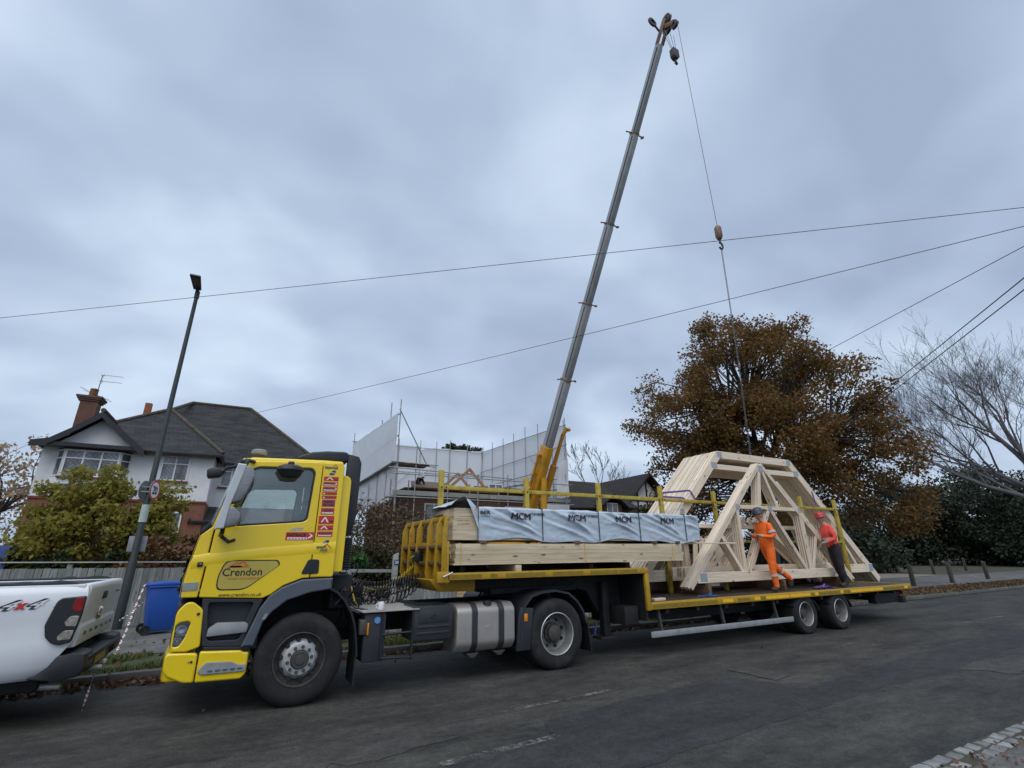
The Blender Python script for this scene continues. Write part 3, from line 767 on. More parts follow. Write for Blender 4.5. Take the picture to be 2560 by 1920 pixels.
for yy in (YN, YF - 0.06):
    low = rounded([(-1.41, 0.665), (-1.385, 0.695), (-1.22, 0.685), (-1.10, 0.675), (-1.09, 0.375), (-1.20, 0.385), (-1.36, 0.46), (-1.405, 0.52)], [0.03] * 8, 3)
    plate('bumper_end', low, yy - 0.004, 0.07, YEL, T, bevel=0.02)
    st = plate('bumper_step', rounded([(-1.08, 0.69), (-0.66, 0.665), (-0.635, 0.645), (-0.575, 0.64), (-0.575, 0.42), (-0.62, 0.365), (-1.08, 0.375)], [0.02, 0.02, 0.02, 0.02, 0.03, 0.05, 0.02], 3), yy - 0.002, 0.07, YEL, T, bevel=0.02)
    if yy == YN:
        ti = plate('step_tread', rounded([(-1.075, 0.49), (-1.00, 0.575), (-0.74, 0.56), (-0.67, 0.525), (-0.585, 0.52), (-0.59, 0.445), (-1.03, 0.45)], 0.02, 3), YN - 0.022, 0.03, LGREY, st, bevel=0.008)
        for k in range(5):
            mb = MB(); mb.box(-0.97 + k * 0.075, -0.92 + k * 0.075, YN - 0.03, YN - 0.018, 0.478, 0.492); mb.build('tread_slot', GREY, ti)
mb = MB(); mb.prism([(-1.20, 0.045), (-1.37, 0.05), (-1.41, 0.10), (-1.445, 0.4), (-1.48, 1.25), (-1.445, 2.1), (-1.41, 2.40), (-1.37, 2.45), (-1.20, 2.455)], 0.40, 0.69, 'Z'); mb.build('lower_bumper', YEL, T, bevel=0.05, segs=3)
for x, z, r_ in ((-1.165, 1.085, 0.017), (-1.145, 0.59, 0.014), (-1.17, 0.59, 0.007)):
    mb = MB(); mb.lathe([(0, -0.004), (r_ * 0.8, -0.004), (r_, 0.006)], (x, YN - 0.008, z), 14, 'Y'); mb.build('bolt_cover', BLACK, T)
mb = MB(); mb.box(-1.275, -1.215, YN - 0.02, YN + 0.01, 1.60, 1.655); mb.build('marker_lamp', BLACK, T, bevel=0.012)
mb = MB(); mb.lathe([(0, -0.03), (0.016, -0.026), (0.02, -0.01)], (-1.24, YN - 0.01, 1.628), 12, 'Y'); mb.build('marker_lens', LENS, T)
# recessed entrance with two steps
mb = MB(); mb.box(-1.13, -0.50, 0.14, 0.20, 0.66, 1.25); mb.build('step_well', DGREY, T)
plate('well_frame', [rounded([(-1.155, 1.25), (-0.50, 1.215), (-0.545, 1.11), (-0.625, 0.85), (-0.665, 0.705), (-1.075, 0.735)], 0.02, 3), rounded([(-1.085, 1.20), (-0.60, 1.18), (-0.66, 0.98), (-0.70, 0.78), (-1.03, 0.79)], 0.04, 3)[::-1]], YN + 0.012, 0.12, DGREY, T, bevel=0.01)
mb = MB(); mb.prism([(-1.045, 0.835), (-0.635, 0.855), (-0.625, 0.94), (-0.66, 0.965), (-0.96, 0.975), (-1.04, 0.92)], YN - 0.01, 0.13)
mb.build('entry_step', LGREY, T, bevel=0.012)
mb = MB(); mb.prism([(-1.05, 0.665), (-0.58, 0.635), (-0.57, 0.70), (-0.66, 0.715), (-1.06, 0.735)], YN + 0.02, 0.15); mb.build('entry_step', BLACK, T, bevel=0.015)
# wheel arch
arch_o = [(-0.675, 0.70), (-0.62, 0.85), (-0.53, 1.11), (-0.44, 1.25), (-0.305, 1.345), (-0.09, 1.425), (0.29, 1.435)]
arch_i = [(0.285, 1.295), (0.03, 1.265), (-0.235, 1.185), (-0.385, 1.065), (-0.475, 0.95), (-0.54, 0.70)]
plate('wheel_arch', rounded(arch_o + arch_i, 0.01, 2), YN - 0.03, 0.10, GREY, T, bevel=0.018)
plate('wheel_arch', rounded(arch_o + arch_i, 0.01, 2), YF - 0.07, 0.10, GREY, T, bevel=0.018)
plate('reflector', rounded([(-0.492, 0.985), (-0.462, 1.05), (-0.425, 1.05), (-0.455, 0.985)], 0.008, 2), YN - 0.034, 0.006, LGREY, T)
for y0, y1 in ((0.05, 0.55), (1.95, 2.45)):
    A = [(0.25 + 0.0, 1.30), (0.36, 1.245), (0.46, 1.15), (0.56, 1.00), (0.62, 0.85), (0.66, 0.65), (0.685, 0.45)]
    V = []; F = []
    for x, z in A: V += [(x, y0, z), (x, y1, z), (x + 0.02, y1, z + 0.02), (x + 0.02, y0, z + 0.02)]
    for i in range(len(A) - 1):
        for j in range(4): F.append((i * 4 + j, i * 4 + (j + 1) % 4, i * 4 + 4 + (j + 1) % 4, i * 4 + 4 + j))
    MB().add(V, F).build('front_mudguard', BLACK, T, smooth=60)
    mb = MB(); mb.box(0.672, 0.69, y0 + 0.02, y1, 0.14, 0.46); mb.build('mudflap', BLACK, T)
# door furniture
plate('handle_recess', rounded([(-0.04, 1.67), (0.095, 1.665), (0.10, 1.49), (-0.115, 1.49)], 0.03, 3), YN - 0.012, 0.02, BLACK, T, bevel=0.006)
mb = MB(); mb.tube([(-0.985, -0.03, 2.86), (-0.96, -0.13, 2.875), (-0.93, -0.20, 2.84), (-0.965, -0.235, 2.76)], 0.022, 8); mb.tube([(-0.86, 0.02, 2.885), (-0.96, -0.13, 2.875)], 0.024, 8)
arm = mb.build('mirror_arm', BLACK, T)
mb = MB(); mb.tube([(-1.08, 0.03, 1.96), (-1.085, -0.12, 1.955), (-1.07, -0.23, 1.99), (-1.07, -0.25, 2.03)], 0.026, 8); mb.tube([(-1.08, 0.0, 1.95), (-0.99, -0.06, 1.88), (-0.93, -0.12, 1.90)], 0.022, 8); mb.build('mirror_arm', BLACK, T)
mh = MB()   # tall chrome-backed mirror housing in two sections
def mirror_sec(poly, depth):
    return MB().prism(poly, -0.36, -0.36 + depth)
MIRB = mat('mirror_back_silver', (0.55, 0.56, 0.57), 0.35, metal=0.35, vary=0.05)
MIRD = mat('mirror_back_brushed', (0.26, 0.265, 0.27), 0.33, metal=0.6, vary=0.08, stretch=(1, 1, 6))
plate('mirror_fairing', rounded([(-1.03, 2.795), (-0.93, 2.785), (-0.985, 2.50), (-1.035, 2.28), (-1.055, 2.025), (-1.155, 2.005)], 0.012, 3), -0.375, 0.05, MIRB, T, bevel=0.012)
m1 = mirror_sec([(-0.985, 2.785), (-0.89, 2.765), (-0.835, 2.715), (-0.82, 2.65), (-0.87, 2.47), (-0.925, 2.345), (-1.055, 2.305)], 0.19).build('mirror_housing', MIRD, T, bevel=0.02, segs=3)
m2 = mirror_sec([(-1.055, 2.29), (-0.985, 2.275), (-0.905, 2.205), (-0.905, 2.13), (-0.935, 2.055), (-1.10, 2.025)], 0.19).build('mirror_housing', MIRD, T, bevel=0.02, segs=3)
mb = MB(); mb.prism([(-0.915, 2.72), (-0.84, 2.66), (-0.89, 2.47), (-0.93, 2.36), (-1.0, 2.34)], -0.17, -0.155); mb.build('mirror_glass', CHROME, m1)
mb = MB(); mb.prism([(-1.02, 2.27), (-0.93, 2.21), (-0.935, 2.09), (-1.06, 2.06)], -0.17, -0.155); mb.build('mirror_glass', CHROME, m2)
mb = MB(); mb.lathe([(0.0, 0.13), (0.10, 0.12), (0.155, 0.07), (0.17, 0.0), (0.165, -0.02), (0.0, -0.02)], (-0.42, -0.13, 2.72), 28, 'Z')
for i, v in enumerate(mb.v):
    x, y, z = v; mb.v[i] = (-0.42 + (x + 0.42) * 1.0, -0.13 + (y + 0.13) * 0.75, 2.785 + (z - 2.72) * 0.55 + (x + 0.42) * -0.02)
km = mb.build('kerb_mirror', BLACK, T)
mb = MB(); mb.lathe([(0.0, -0.10), (0.10, -0.085), (0.15, -0.02), (0.158, 0.0)], (0, 0, 0), 28, 'Z')
mb.v = [(-0.42 + x, -0.13 + y * 0.72, 2.775 + z) for x, y, z in mb.v]; mb.build('mirror_bowl', BLACK, km)
mb = MB(); mb.box(-0.46, -0.38, -0.12, 0.05, 2.85, 2.905); mb.build('mirror_bracket', BLACK, km, bevel=0.015)
mb = MB(); mb.tube([(-1.0, 0.05, 2.90), (-1.08, -0.0, 2.80), (-1.15, -0.02, 2.785), (-1.18, -0.03, 2.755)], 0.022, 8); mb.lathe([(0, -0.03), (0.03, -0.02), (0.03, 0.02), (0, 0.03)], (-1.195, -0.03, 2.73), 12, 'Y')
fm = mb.build('front_mirror_arm', BLACK, T)
mb = MB(); mb.prism([(-1.365, 2.735), (-1.31, 2.765), (-1.235, 2.765), (-1.20, 2.74), (-1.19, 2.685), (-1.22, 2.66), (-1.35, 2.635)], -0.10, 0.08); mb.build('front_mirror', BLACK, T, bevel=0.02)
# beacon
mb = MB(); mb.lathe([(0, 0.20), (0.075, 0.198), (0.098, 0.18), (0.10, 0.14), (0.085, 0.12), (0.0, 0.12)], (-0.82, 0.55, 2.95), 28, 'Z'); bc = mb.build('beacon', LGREY, T)
mb = MB(); mb.lathe([(0.086, 0.12), (0.075, 0.03), (0.09, 0.0), (0.0, 0.0)], (-0.82, 0.55, 2.95), 28, 'Z'); mb.build('beacon_base', DSTEEL, bc)
# ---- lettering and stickers
D = YN - 0.0015
crest = rounded([(-0.985, 1.672), (-0.40, 1.668), (-0.365, 1.61), (-0.73, 1.325), (-1.035, 1.33), (-1.045, 1.48)], [0.08, 0.05, 0.05, 0.08, 0.06, 0.1], 5)
plate('crest_border', crest, D - 0.001, 0.002, INK, T)
cr_in = [(-0.73 + (x + 0.73) * 0.955, 1.50 + (z - 1.50) * 0.92) for x, z in crest]
plate('crest', cr_in, D - 0.003, 0.002, BRONZE, T)
for poly in ([(-0.93, 1.585), (-0.80, 1.585), (-0.80, 1.603), (-0.92, 1.603)], [(-0.925, 1.61), (-0.86, 1.652), (-0.84, 1.652), (-0.885, 1.61)], [(-0.87, 1.61), (-0.815, 1.66), (-0.785, 1.66), (-0.73, 1.61), (-0.76, 1.61), (-0.80, 1.64), (-0.835, 1.61)], [(-0.95, 1.583), (-0.72, 1.583), (-0.72, 1.605), (-0.94, 1.605)]):
    plate('roof_emblem', poly, D - 0.005, 0.002, ORANGE_INK, T)
text('Crendon', -1.00, 1.49, D - 0.004, 0.125, INK, T, bold=0.0015, width=0.43)
text('TIMBER ENGINEERING', -0.935, 1.445, D - 0.004, 0.035, ORANGE_INK, T, width=0.35)
text('www.crendon.co.uk', -1.00, 1.262, D - 0.001, 0.062, INK, T, shear=0.15, width=0.46, rot=-0.03)
text('450', -0.325, 2.022, D - 0.001, 0.052, SILVER, T, bold=0.002, shear=0.45, width=0.17, rot=0.05)
_text = text
def text(s, x, z, y, size, m, parent, **kw):
    if s.strip('-'): return _text(s, x, z, y, size, m, parent, **kw)
    w_ = kw.get('width', size)
    return plate('print_strip', [(x, z + size * 0.05), (x + w_, z + size * 0.05), (x + w_, z + size * 0.45), (x, z + size * 0.45)], y - 0.001, 0.002, m, parent)
def sticker(x0, x1, z0, z1, words, kind=0, parent=T):
    p = plate('sticker', [(x0, z0), (x1, z0 + 0.003), (x1, z1 + 0.003), (x0, z1)], D - 0.001, 0.002, RED, parent)
    w_, h = x1 - x0, z1 - z0
    lines = words.split('|')
    if kind == 1:      # words above a white girder with an arrow
        text(lines[0], x0 + 0.05 * w_, z0 + 0.48 * h, D - 0.003, h * 0.52, INK if len(lines[0]) < 9 and w_ > 0.3 else NAVY, p, bold=0.002, width=w_ * 0.68)
        plate('girder', [[(x0 + 0.06 * w_, z0 + 0.10 * h), (x0 + 0.76 * w_, z0 + 0.10 * h), (x0 + 0.76 * w_, z0 + 0.36 * h), (x0 + 0.06 * w_, z0 + 0.36 * h)]] +
              [[(x0 + (0.10 + k * 0.11) * w_, z0 + 0.15 * h), (x0 + (0.15 + k * 0.11) * w_, z0 + 0.31 * h), (x0 + (0.19 + k * 0.11) * w_, z0 + 0.15 * h)] for k in range(6)], D - 0.003, 0.002, WHITE, p)
        plate('arrow', [(x0 + 0.78 * w_, z0 + 0.12 * h), (x0 + 0.95 * w_, z0 + 0.45 * h), (x0 + 0.95 * w_, z0 + 0.66 * h), (x0 + 0.80 * w_, z0 + 0.93 * h), (x0 + 0.89 * w_, z0 + 0.6 * h), (x0 + 0.80 * w_, z0 + 0.34 * h)], D - 0.003, 0.002, WHITE, p)
    elif kind == 2:    # white roof pictogram
        a = 0.05 * w_
        plate('roof_sign', [(x0 + 0.15 * w_, z0 + 0.2 * h), (x0 + 0.36 * w_, z0 + 0.85 * h), (x0 + 0.46 * w_, z0 + 0.85 * h), (x0 + 0.66 * w_, z0 + 0.2 * h), (x0 + 0.56 * w_, z0 + 0.2 * h), (x0 + 0.41 * w_, z0 + 0.68 * h), (x0 + 0.24 * w_, z0 + 0.2 * h)], D - 0.003, 0.002, WHITE, p)
        text(lines[0], x0 + 0.68 * w_, z0 + 0.25 * h, D - 0.003, h * 0.4, INK, p, width=w_ * 0.27)
    elif kind == 3:
        for i, ln in enumerate(lines):
            text(ln, x0 + 0.08 * w_, z0 + h * (0.56 if i == 0 else 0.1), D - 0.003, h * 0.44, NAVY, p, bold=0.002, width=w_ * 0.84)
    elif kind == 4:    # white beam
        text(lines[0], x0 + 0.1 * w_, z0 + h * 0.55, D - 0.003, h * 0.42, NAVY, p, bold=0.0015, width=w_ * 0.8)
        plate('beam_sign', [(x0 + 0.08 * w_, z0 + 0.14 * h), (x0 + 0.92 * w_, z0 + 0.14 * h), (x0 + 0.92 * w_, z0 + 0.42 * h), (x0 + 0.86 * w_, z0 + 0.32 * h), (x0 + 0.14 * w_, z0 + 0.32 * h), (x0 + 0.08 * w_, z0 + 0.42 * h)], D - 0.003, 0.002, WHITE, p)
    elif kind == 5:
        text(lines[0], x0 + 0.25 * w_, z0 + 0.25 * h, D - 0.003, h * 0.5, NAVY, p, width=w_ * 0.68)
        plate('roof_sign', [(x0 + 0.06 * w_, z0 + 0.2 * h), (x0 + 0.13 * w_, z0 + 0.7 * h), (x0 + 0.2 * w_, z0 + 0.2 * h)], D - 0.003, 0.002, WHITE, p)
sticker(-0.355, -0.012, 1.905, 2.005, 'FASTRACK', 1)
sticker(0.03, 0.222, 2.695, 2.752, '-', 2)
sticker(0.03, 0.222, 2.625, 2.678, '-', 1)
sticker(0.03, 0.222, 2.555, 2.612, '-', 1)
sticker(0.03, 0.222, 2.505, 2.543, '-', 5)
sticker(0.03, 0.222, 2.452, 2.492, '-', 5)
sticker(0.04, 0.212, 2.345, 2.438, 'TIMBER|FRAME', 3)
sticker(0.04, 0.212, 2.242, 2.325, 'I JOIST', 4)
sticker(0.025, 0.222, 2.115, 2.222, '-', 2)
sticker(0.025, 0.222, 2.035, 2.098, '-', 2)
sticker(0.025, 0.222, 1.952, 2.018, '-', 4)
text('keytruss', 0.025, 2.865, D - 0.001, 0.055, NAVY, T, bold=0.001, width=0.17)
plate('roof_emblem', [(0.13, 2.905), (0.165, 2.93), (0.20, 2.895), (0.195, 2.885), (0.165, 2.915), (0.137, 2.897)], D - 0.001, 0.002, ORANGE_INK, T)
lf = rounded([(0.09, 2.80), (0.14, 2.845), (0.175, 2.845), (0.175, 2.815), (0.15, 2.778), (0.10, 2.775)], 0.02, 4)
plate('leaf_badge', lf, D - 0.001, 0.002, NAVY, T)
text('-', 0.10, 2.803, D - 0.003, 0.02, WHITE, T, width=0.06)
lf2 = [(0.045 + x, z - 0.935) for x, z in lf]
plate('leaf_badge', [(x * 1.0 - 0.03, z) for x, z in lf2], D - 0.001, 0.002, NAVY, T)
text('-', 0.128, 1.868, D - 0.003, 0.022, WHITE, T, width=0.035)
DC = YN - 0.017
text = _text
text('smart', 0.035, 1.805, YN - 0.0215, 0.055, NAVY, T, bold=0.001, width=0.12)
text('roof', 0.085, 1.768, YN - 0.0215, 0.05, NAVY, T, bold=0.001, width=0.09)
plate('roof_emblem', [(0.12, 1.833), (0.165, 1.862), (0.225, 1.81), (0.22, 1.805), (0.165, 1.85), (0.125, 1.825)], YN - 0.022, 0.002, RED, T)

# ---- wheels
RIMS = mat('dark_rim_steel', (0.22, 0.215, 0.205), 0.5, metal=0.25, vary=0.2, vscale=6, dirt=(0.08, 0.07, 0.06), dscale=5, damt=0.6)  # inside of the dished rims, darker than the silver flange
def wheel(cx_, r, y_out, near=True, style='front', parent=T, w_=0.29):
    s = 1 if near else -1
    def Yv(h): return h * s
    k = r / 0.515
    tyre = MB().lathe([(0.30 * k, Yv(0.035)), (0.312 * k, Yv(0.006)), (0.345 * k, Yv(0.0)), (0.40 * k, Yv(-0.008)), (0.455 * k, Yv(-0.004)), (0.492 * k, Yv(0.022)), (0.505 * k, Yv(0.04)), (r, Yv(0.06)), (r, Yv(0.105)), (r - 0.012, Yv(0.108)), (r - 0.012, Yv(0.118)), (r, Yv(0.121)), (r, Yv(0.175)), (r - 0.012, Yv(0.178)), (r - 0.012, Yv(0.188)), (r, Yv(0.191)), (r, Yv(w_ - 0.05)), (0.492 * k, Yv(w_ - 0.02)), (0.40 * k, Yv(w_)), (0.30 * k, Yv(w_ - 0.03))], (cx_, y_out, r - 0.008), 56)
    wh = tyre.build('wheel', RUBBER, parent)
    c = (cx_, y_out, r - 0.008)
    if style == 'front':
        MB().lathe([(0.302 * k, Yv(0.04)), (0.305 * k, Yv(0.008)), (0.296 * k, Yv(0.004)), (0.285 * k, Yv(0.02)), (0.275 * k, Yv(0.08)), (0.24 * k, Yv(0.10)), (0.19 * k, Yv(0.10))], c, 48).build('rim', DSTEEL, wh)
        MB().lathe([(0.222 * k, Yv(0.085)), (0.212 * k, Yv(0.05)), (0.19 * k, Yv(0.022)), (0.172 * k, Yv(0.005)), (0.168 * k, Yv(-0.004)), (0.11 * k, Yv(-0.006)), (0.10 * k, Yv(0.01))], c, 48).build('disc', SILVER, wh)
        MB().lathe([(0.102 * k, Yv(0.01)), (0.098 * k, Yv(-0.03)), (0.09 * k, Yv(-0.04)), (0.055 * k, Yv(-0.035)), (0.05 * k, Yv(-0.055)), (0, Yv(-0.058))], c, 32).build('hub', DSTEEL, wh)
        for q in range(10):
            t = 2 * PI * q / 10 + 0.15
            MB().lathe([(0, Yv(-0.04)), (0.014, Yv(-0.038)), (0.019, Yv(-0.015)), (0.021, Yv(-0.004))], (c[0] + 0.139 * k * math.cos(t), c[1], c[2] + 0.139 * k * math.sin(t)), 10).build('wheel_nut', DSTEEL, wh)
            t += PI / 10
            MB().lathe([(0, Yv(0.018)), (0.022, Yv(0.018)), (0.030, Yv(0.055))], (c[0] + 0.213 * k * math.cos(t), c[1], c[2] + 0.219 * k * math.sin(t)), 10).build('hand_hole', CHASS, wh)
    else:
        MB().lathe([(0.305 * k, Yv(0.04)), (0.308 * k, Yv(0.006)), (0.296 * k, Yv(0.0)), (0.288 * k, Yv(0.012)), (0.278 * k, Yv(0.05)), (0.262 * k, Yv(0.12)), (0.255 * k, Yv(0.16)), (0.20 * k, Yv(0.19)), (0.15 * k, Yv(0.18)), (0.12 * k, Yv(0.175))], c, 48).build('rim', RIMS, wh)
        MB().lathe([(0.309 * k, Yv(0.03)), (0.309 * k, Yv(0.004)), (0.300 * k, Yv(-0.003)), (0.292 * k, Yv(0.004))], c, 48).build('rim_flange', SILVER, wh)
        MB().lathe([(0.155 * k, Yv(0.182)), (0.15 * k, Yv(0.14)), (0.12 * k, Yv(0.13)), (0.115 * k, Yv(0.08)), (0.085 * k, Yv(0.06)), (0, Yv(0.055))], c, 32).build('hub', DSTEEL, wh)
        for q in range(8):
            t = 2 * PI * q / 8 + 0.3
            MB().lathe([(0, Yv(0.165)), (0.024, Yv(0.165)), (0.028, Yv(0.178))], (c[0] + 0.205 * k * math.cos(t), c[1], c[2] + 0.205 * k * math.sin(t)), 10).build('hand_hole', CHASS, wh)
        for q in range(10):
            t = 2 * PI * q / 10
            MB().lathe([(0, Yv(0.118)), (0.012, Yv(0.12)), (0.014, Yv(0.136))], (c[0] + 0.135 * k * math.cos(t), c[1], c[2] + 0.135 * k * math.sin(t)), 8).build('wheel_nut', DSTEEL, wh)
    return wh
wheel(0.0, 0.515, 0.03, True, 'front')
wheel(0.0, 0.515, 2.47, False, 'front')
wheel(3.8, 0.515, 0.03, True, 'rear', w_=0.60)
wheel(3.8, 0.515, 2.47, False, 'rear', w_=0.60)
# ---- chassis
for yy in (0.83, 1.59):
    mb = MB(); mb.box(-1.2, 4.75, yy, yy + 0.08, 0.72, 0.98); mb.build('chassis_rail', CHASS, T, bevel=0.01)
mb = MB(); mb.tube([(0, 0.3, 0.5), (0, 2.2, 0.5)], 0.06, 10); mb.build('front_axle', CHASS, T)
mb = MB(); mb.tube([(3.8, 0.35, 0.51), (3.8, 2.15, 0.51)], 0.10, 12); mb.lathe([(0, -0.22), (0.15, -0.18), (0.22, 0), (0.15, 0.18), (0, 0.22)], (3.8, 1.25, 0.51), 20, 'Y'); mb.build('rear_axle', CHASS, T)
mb = MB(); mb.box(-1.1, 0.9, 0.92, 1.58, 0.55, 1.34); mb.build('engine_block', CHASS, T, bevel=0.04)
mb = MB(); mb.box(0.9, 1.9, 1.0, 1.5, 0.62, 0.98); mb.build('gearbox', CHASS, T, bevel=0.06)
mb = MB(); mb.box(0.32, 0.62, 0.35, 2.1, 1.02, 1.46); mb.build('cab_mount', CHASS, T, bevel=0.04)
mb = MB(); mb.tube([(0.46, 0.30, 1.52), (0.47, 0.30, 1.95)], 0.075, 14); mb.build('intake_stack', BLACK, T)
for k in range(13):
    mb = MB(); mb.lathe([(0.076, 0), (0.088, 0.01), (0.076, 0.02)], (0.463, 0.30, 1.52 + k * 0.033), 16, 'Z'); mb.build('bellows_ring', BLACK, T)
mb = MB()
for k in range(26):
    q = random.Random(k); p0 = Vector((q.uniform(0.38, 0.62), q.uniform(0.2, 0.5), q.uniform(1.0, 1.42)))
    p1 = p0 + Vector((q.uniform(-0.1, 0.2), q.uniform(-0.1, 0.25), q.uniform(-0.25, 0.2))); p2 = p1 + Vector((q.uniform(0, 0.2), q.uniform(0.0, 0.2), q.uniform(-0.2, 0.1)))
    mb.tube([p0, p0.lerp(p1, 0.5) + Vector((0.03, -0.03, 0.04)), p1, p1.lerp(p2, 0.5), p2], 0.012, 6)
mb.build('hose_bundle', BLACK, T)
mb = MB(); mb.tube([(0.60, 0.35, 1.3), (0.64, 0.25, 1.12), (0.70, 0.3, 1.05)], 0.011, 6); mb.build('yellow_hose', YRAIL, T)
# battery and tank side
mb = MB(); mb.box(0.76, 1.05, 0.06, 0.55, 0.385, 0.97); mb.build('silencer_box', DGREY, T, bevel=0.02)
mb = MB(); mb.lathe([(0, -0.006), (0.04, -0.006), (0.043, 0)], (0.93, 0.055, 0.88), 20, 'Y'); mb.build('blue_sticker', mat('sticker_blue', (0.12, 0.28, 0.55), 0.4), T)
mb = MB(); mb.box(0.70, 0.79, 0.03, 0.16, 0.72, 0.90); sm = mb.build('side_marker', DSTEEL, T, bevel=0.01)
mb = MB(); mb.box(0.795, 0.82, 0.04, 0.12, 0.71, 0.86); mb.build('amber_lens', AMBER, sm, bevel=0.006)
mb = MB()
for pts in ([(1.0, 0.05, 0.97), (1.0, 0.05, 0.42)], [(1.0, 0.05, 0.42), (1.42, 0.05, 0.40)], [(1.0, 0.05, 0.70), (1.42, 0.05, 0.71)]): mb.tube(pts, 0.016, 8)
mb.bar((1.42, 0.05, 0.36), (1.42, 0.05, 0.98), 0.03, 0.03); mb.build('ladder_frame', BLACK, T)
cat = MB(); cat.add([(0.72, 0.02, 0.985), (1.50, 0.02, 0.985), (1.50, 1.45, 0.985), (0.60, 1.45, 0.985), (0.72, 0.02, 1.0), (1.50, 0.02, 1.0), (1.50, 1.45, 1.0), (0.60, 1.45, 1.0)], [(0, 1, 2, 3), (4, 5, 6, 7), (0, 1, 5, 4), (1, 2, 6, 5), (2, 3, 7, 6), (3, 0, 4, 7)])
cw = cat.build('catwalk', TREAD, T)
for k in range(16):
    mb = MB(); mb.box(0.74, 1.49, 0.10 + k * 0.085, 0.125 + k * 0.085, 1.0005, 1.006); mb.build('tread_rib', TREAD, cw)
mb = MB(); mb.box(1.42, 2.02, 0.04, 0.60, 0.575, 1.02); tb = mb.build('toolbox', DGREY, T, bevel=0.03)
for zz_ in (0.66, 0.74):
    mb = MB(); mb.box(1.48, 1.96, 0.028, 0.045, zz_, zz_ + 0.03); mb.build('rib', DGREY, tb, bevel=0.006)
mb = MB(); mb.box(1.50, 1.95, 0.03, 0.05, 0.80, 0.97); mb.build('lid', DGREY, tb, bevel=0.01)
mb = MB(); mb.lathe([(0, -0.01), (0.035, -0.01), (0.042, 0.0)], (1.72, 0.035, 0.88), 16, 'Y'); mb.build('lock', BLACK, tb)
for k in range(7):
    mb = MB(); mb.box(1.47 + k * 0.07, 1.51 + k * 0.07, 0.08, 0.55, 1.018, 1.03); mb.build('rib', BLACK, tb)
tk = MB().prism(rounded([(0.04, 0.47), (0.14, 0.36), (0.52, 0.36), (0.62, 0.47), (0.62, 0.93), (0.52, 1.01), (0.14, 1.01), (0.04, 0.93)], 0.05, 4), 2.08, 3.04, 'X')
tank = tk.build('fuel_tank', ALU, T, bevel=0.03, segs=3, smooth=50)
for xx in (2.36, 2.80):
    mb = MB(); P = rounded([(0.03, 0.465), (0.135, 0.35), (0.53, 0.35), (0.63, 0.465), (0.63, 0.935), (0.53, 1.02), (0.135, 1.02), (0.03, 0.935)], 0.05, 4)
    V = []; F = []; n = len(P)
    for y, z in P: V += [(xx - 0.045, y, z), (xx + 0.045, y, z)]
    for i in range(n): j = (i + 1) % n; F.append((2 * i, 2 * j, 2 * j + 1, 2 * i + 1))
    mb.add(V, F).build('tank_strap', DGREY, tank, smooth=60)
    mb = MB(); mb.prism([(xx - 0.1, 0.35), (xx + 0.1, 0.35), (xx + 0.03, 0.29), (xx - 0.03, 0.29)], 0.10, 0.30); mb.build('tank_bracket', DSTEEL, tank, bevel=0.006)
mb = MB(); mb.lathe([(0, 0.06), (0.06, 0.055), (0.068, 0.0)], (2.60, 0.13, 0.985), 18, 'Z'); mb.build('filler_cap', BLACK, tank)
text('DAF', 2.52, 0.68, 0.0385, 0.05, SILVER, tank, bold=0.001)
# rear mudguards
for y0, y1 in ((0.02, 0.66), (1.84, 2.48)):
    A = [(3.13, 0.45), (3.15, 0.80), (3.20, 0.95), (3.33, 1.08), (3.52, 1.135), (3.80, 1.15), (4.05, 1.10), (4.22, 0.97), (4.33, 0.82), (4.40, 0.62)]
    V = []; F = []
    for i, (x, z) in enumerate(A):
        dx, dz = x - 3.78, z - 0.51; l = math.hypot(dx, dz); ox, oz = dx / l * 0.03, dz / l * 0.03
        V += [(x - ox, y0, z - oz), (x - ox, y1, z - oz), (x, y1, z), (x, y0, z)]
    for i in range(len(A) - 1):
        for j in range(4): F.append((i * 4 + j, i * 4 + (j + 1) % 4, i * 4 + 4 + (j + 1) % 4, i * 4 + 4 + j))
    MB().add(V, F).build('rear_mudguard', DGREY if y0 < 1 else BLACK, T, smooth=60)
    mb = MB(); mb.prism([(4.385, 0.64), (4.40, 0.64), (4.45, 0.20), (4.435, 0.20)], y0, y1); mb.build('mudflap', BLACK, T)
mb = MB(); mb.prism([(3.06, 0.32), (3.30, 0.32), (3.32, 0.60), (3.37, 0.90), (3.14, 0.92), (3.10, 0.80)], 0.03, 0.09); mb.build('mudguard_skirt', DGREY, T, bevel=0.012)
mb = MB(); mb.box(3.19, 3.25, 0.015, 0.035, 0.72, 0.83); mb.build('side_reflector', AMBER, T, bevel=0.006)
mb = MB(); mb.lathe([(0, 0.06), (0.05, 0.05), (0.06, 0.0)], (4.42, 0.20, 0.62), 16, 'X'); mb.build('tail_lamp', REDL, T)
mb = MB(); mb.box(3.3, 4.3, 0.75, 1.75, 0.98, 1.08); mb.build('fifth_wheel', CHASS, T, bevel=0.02)
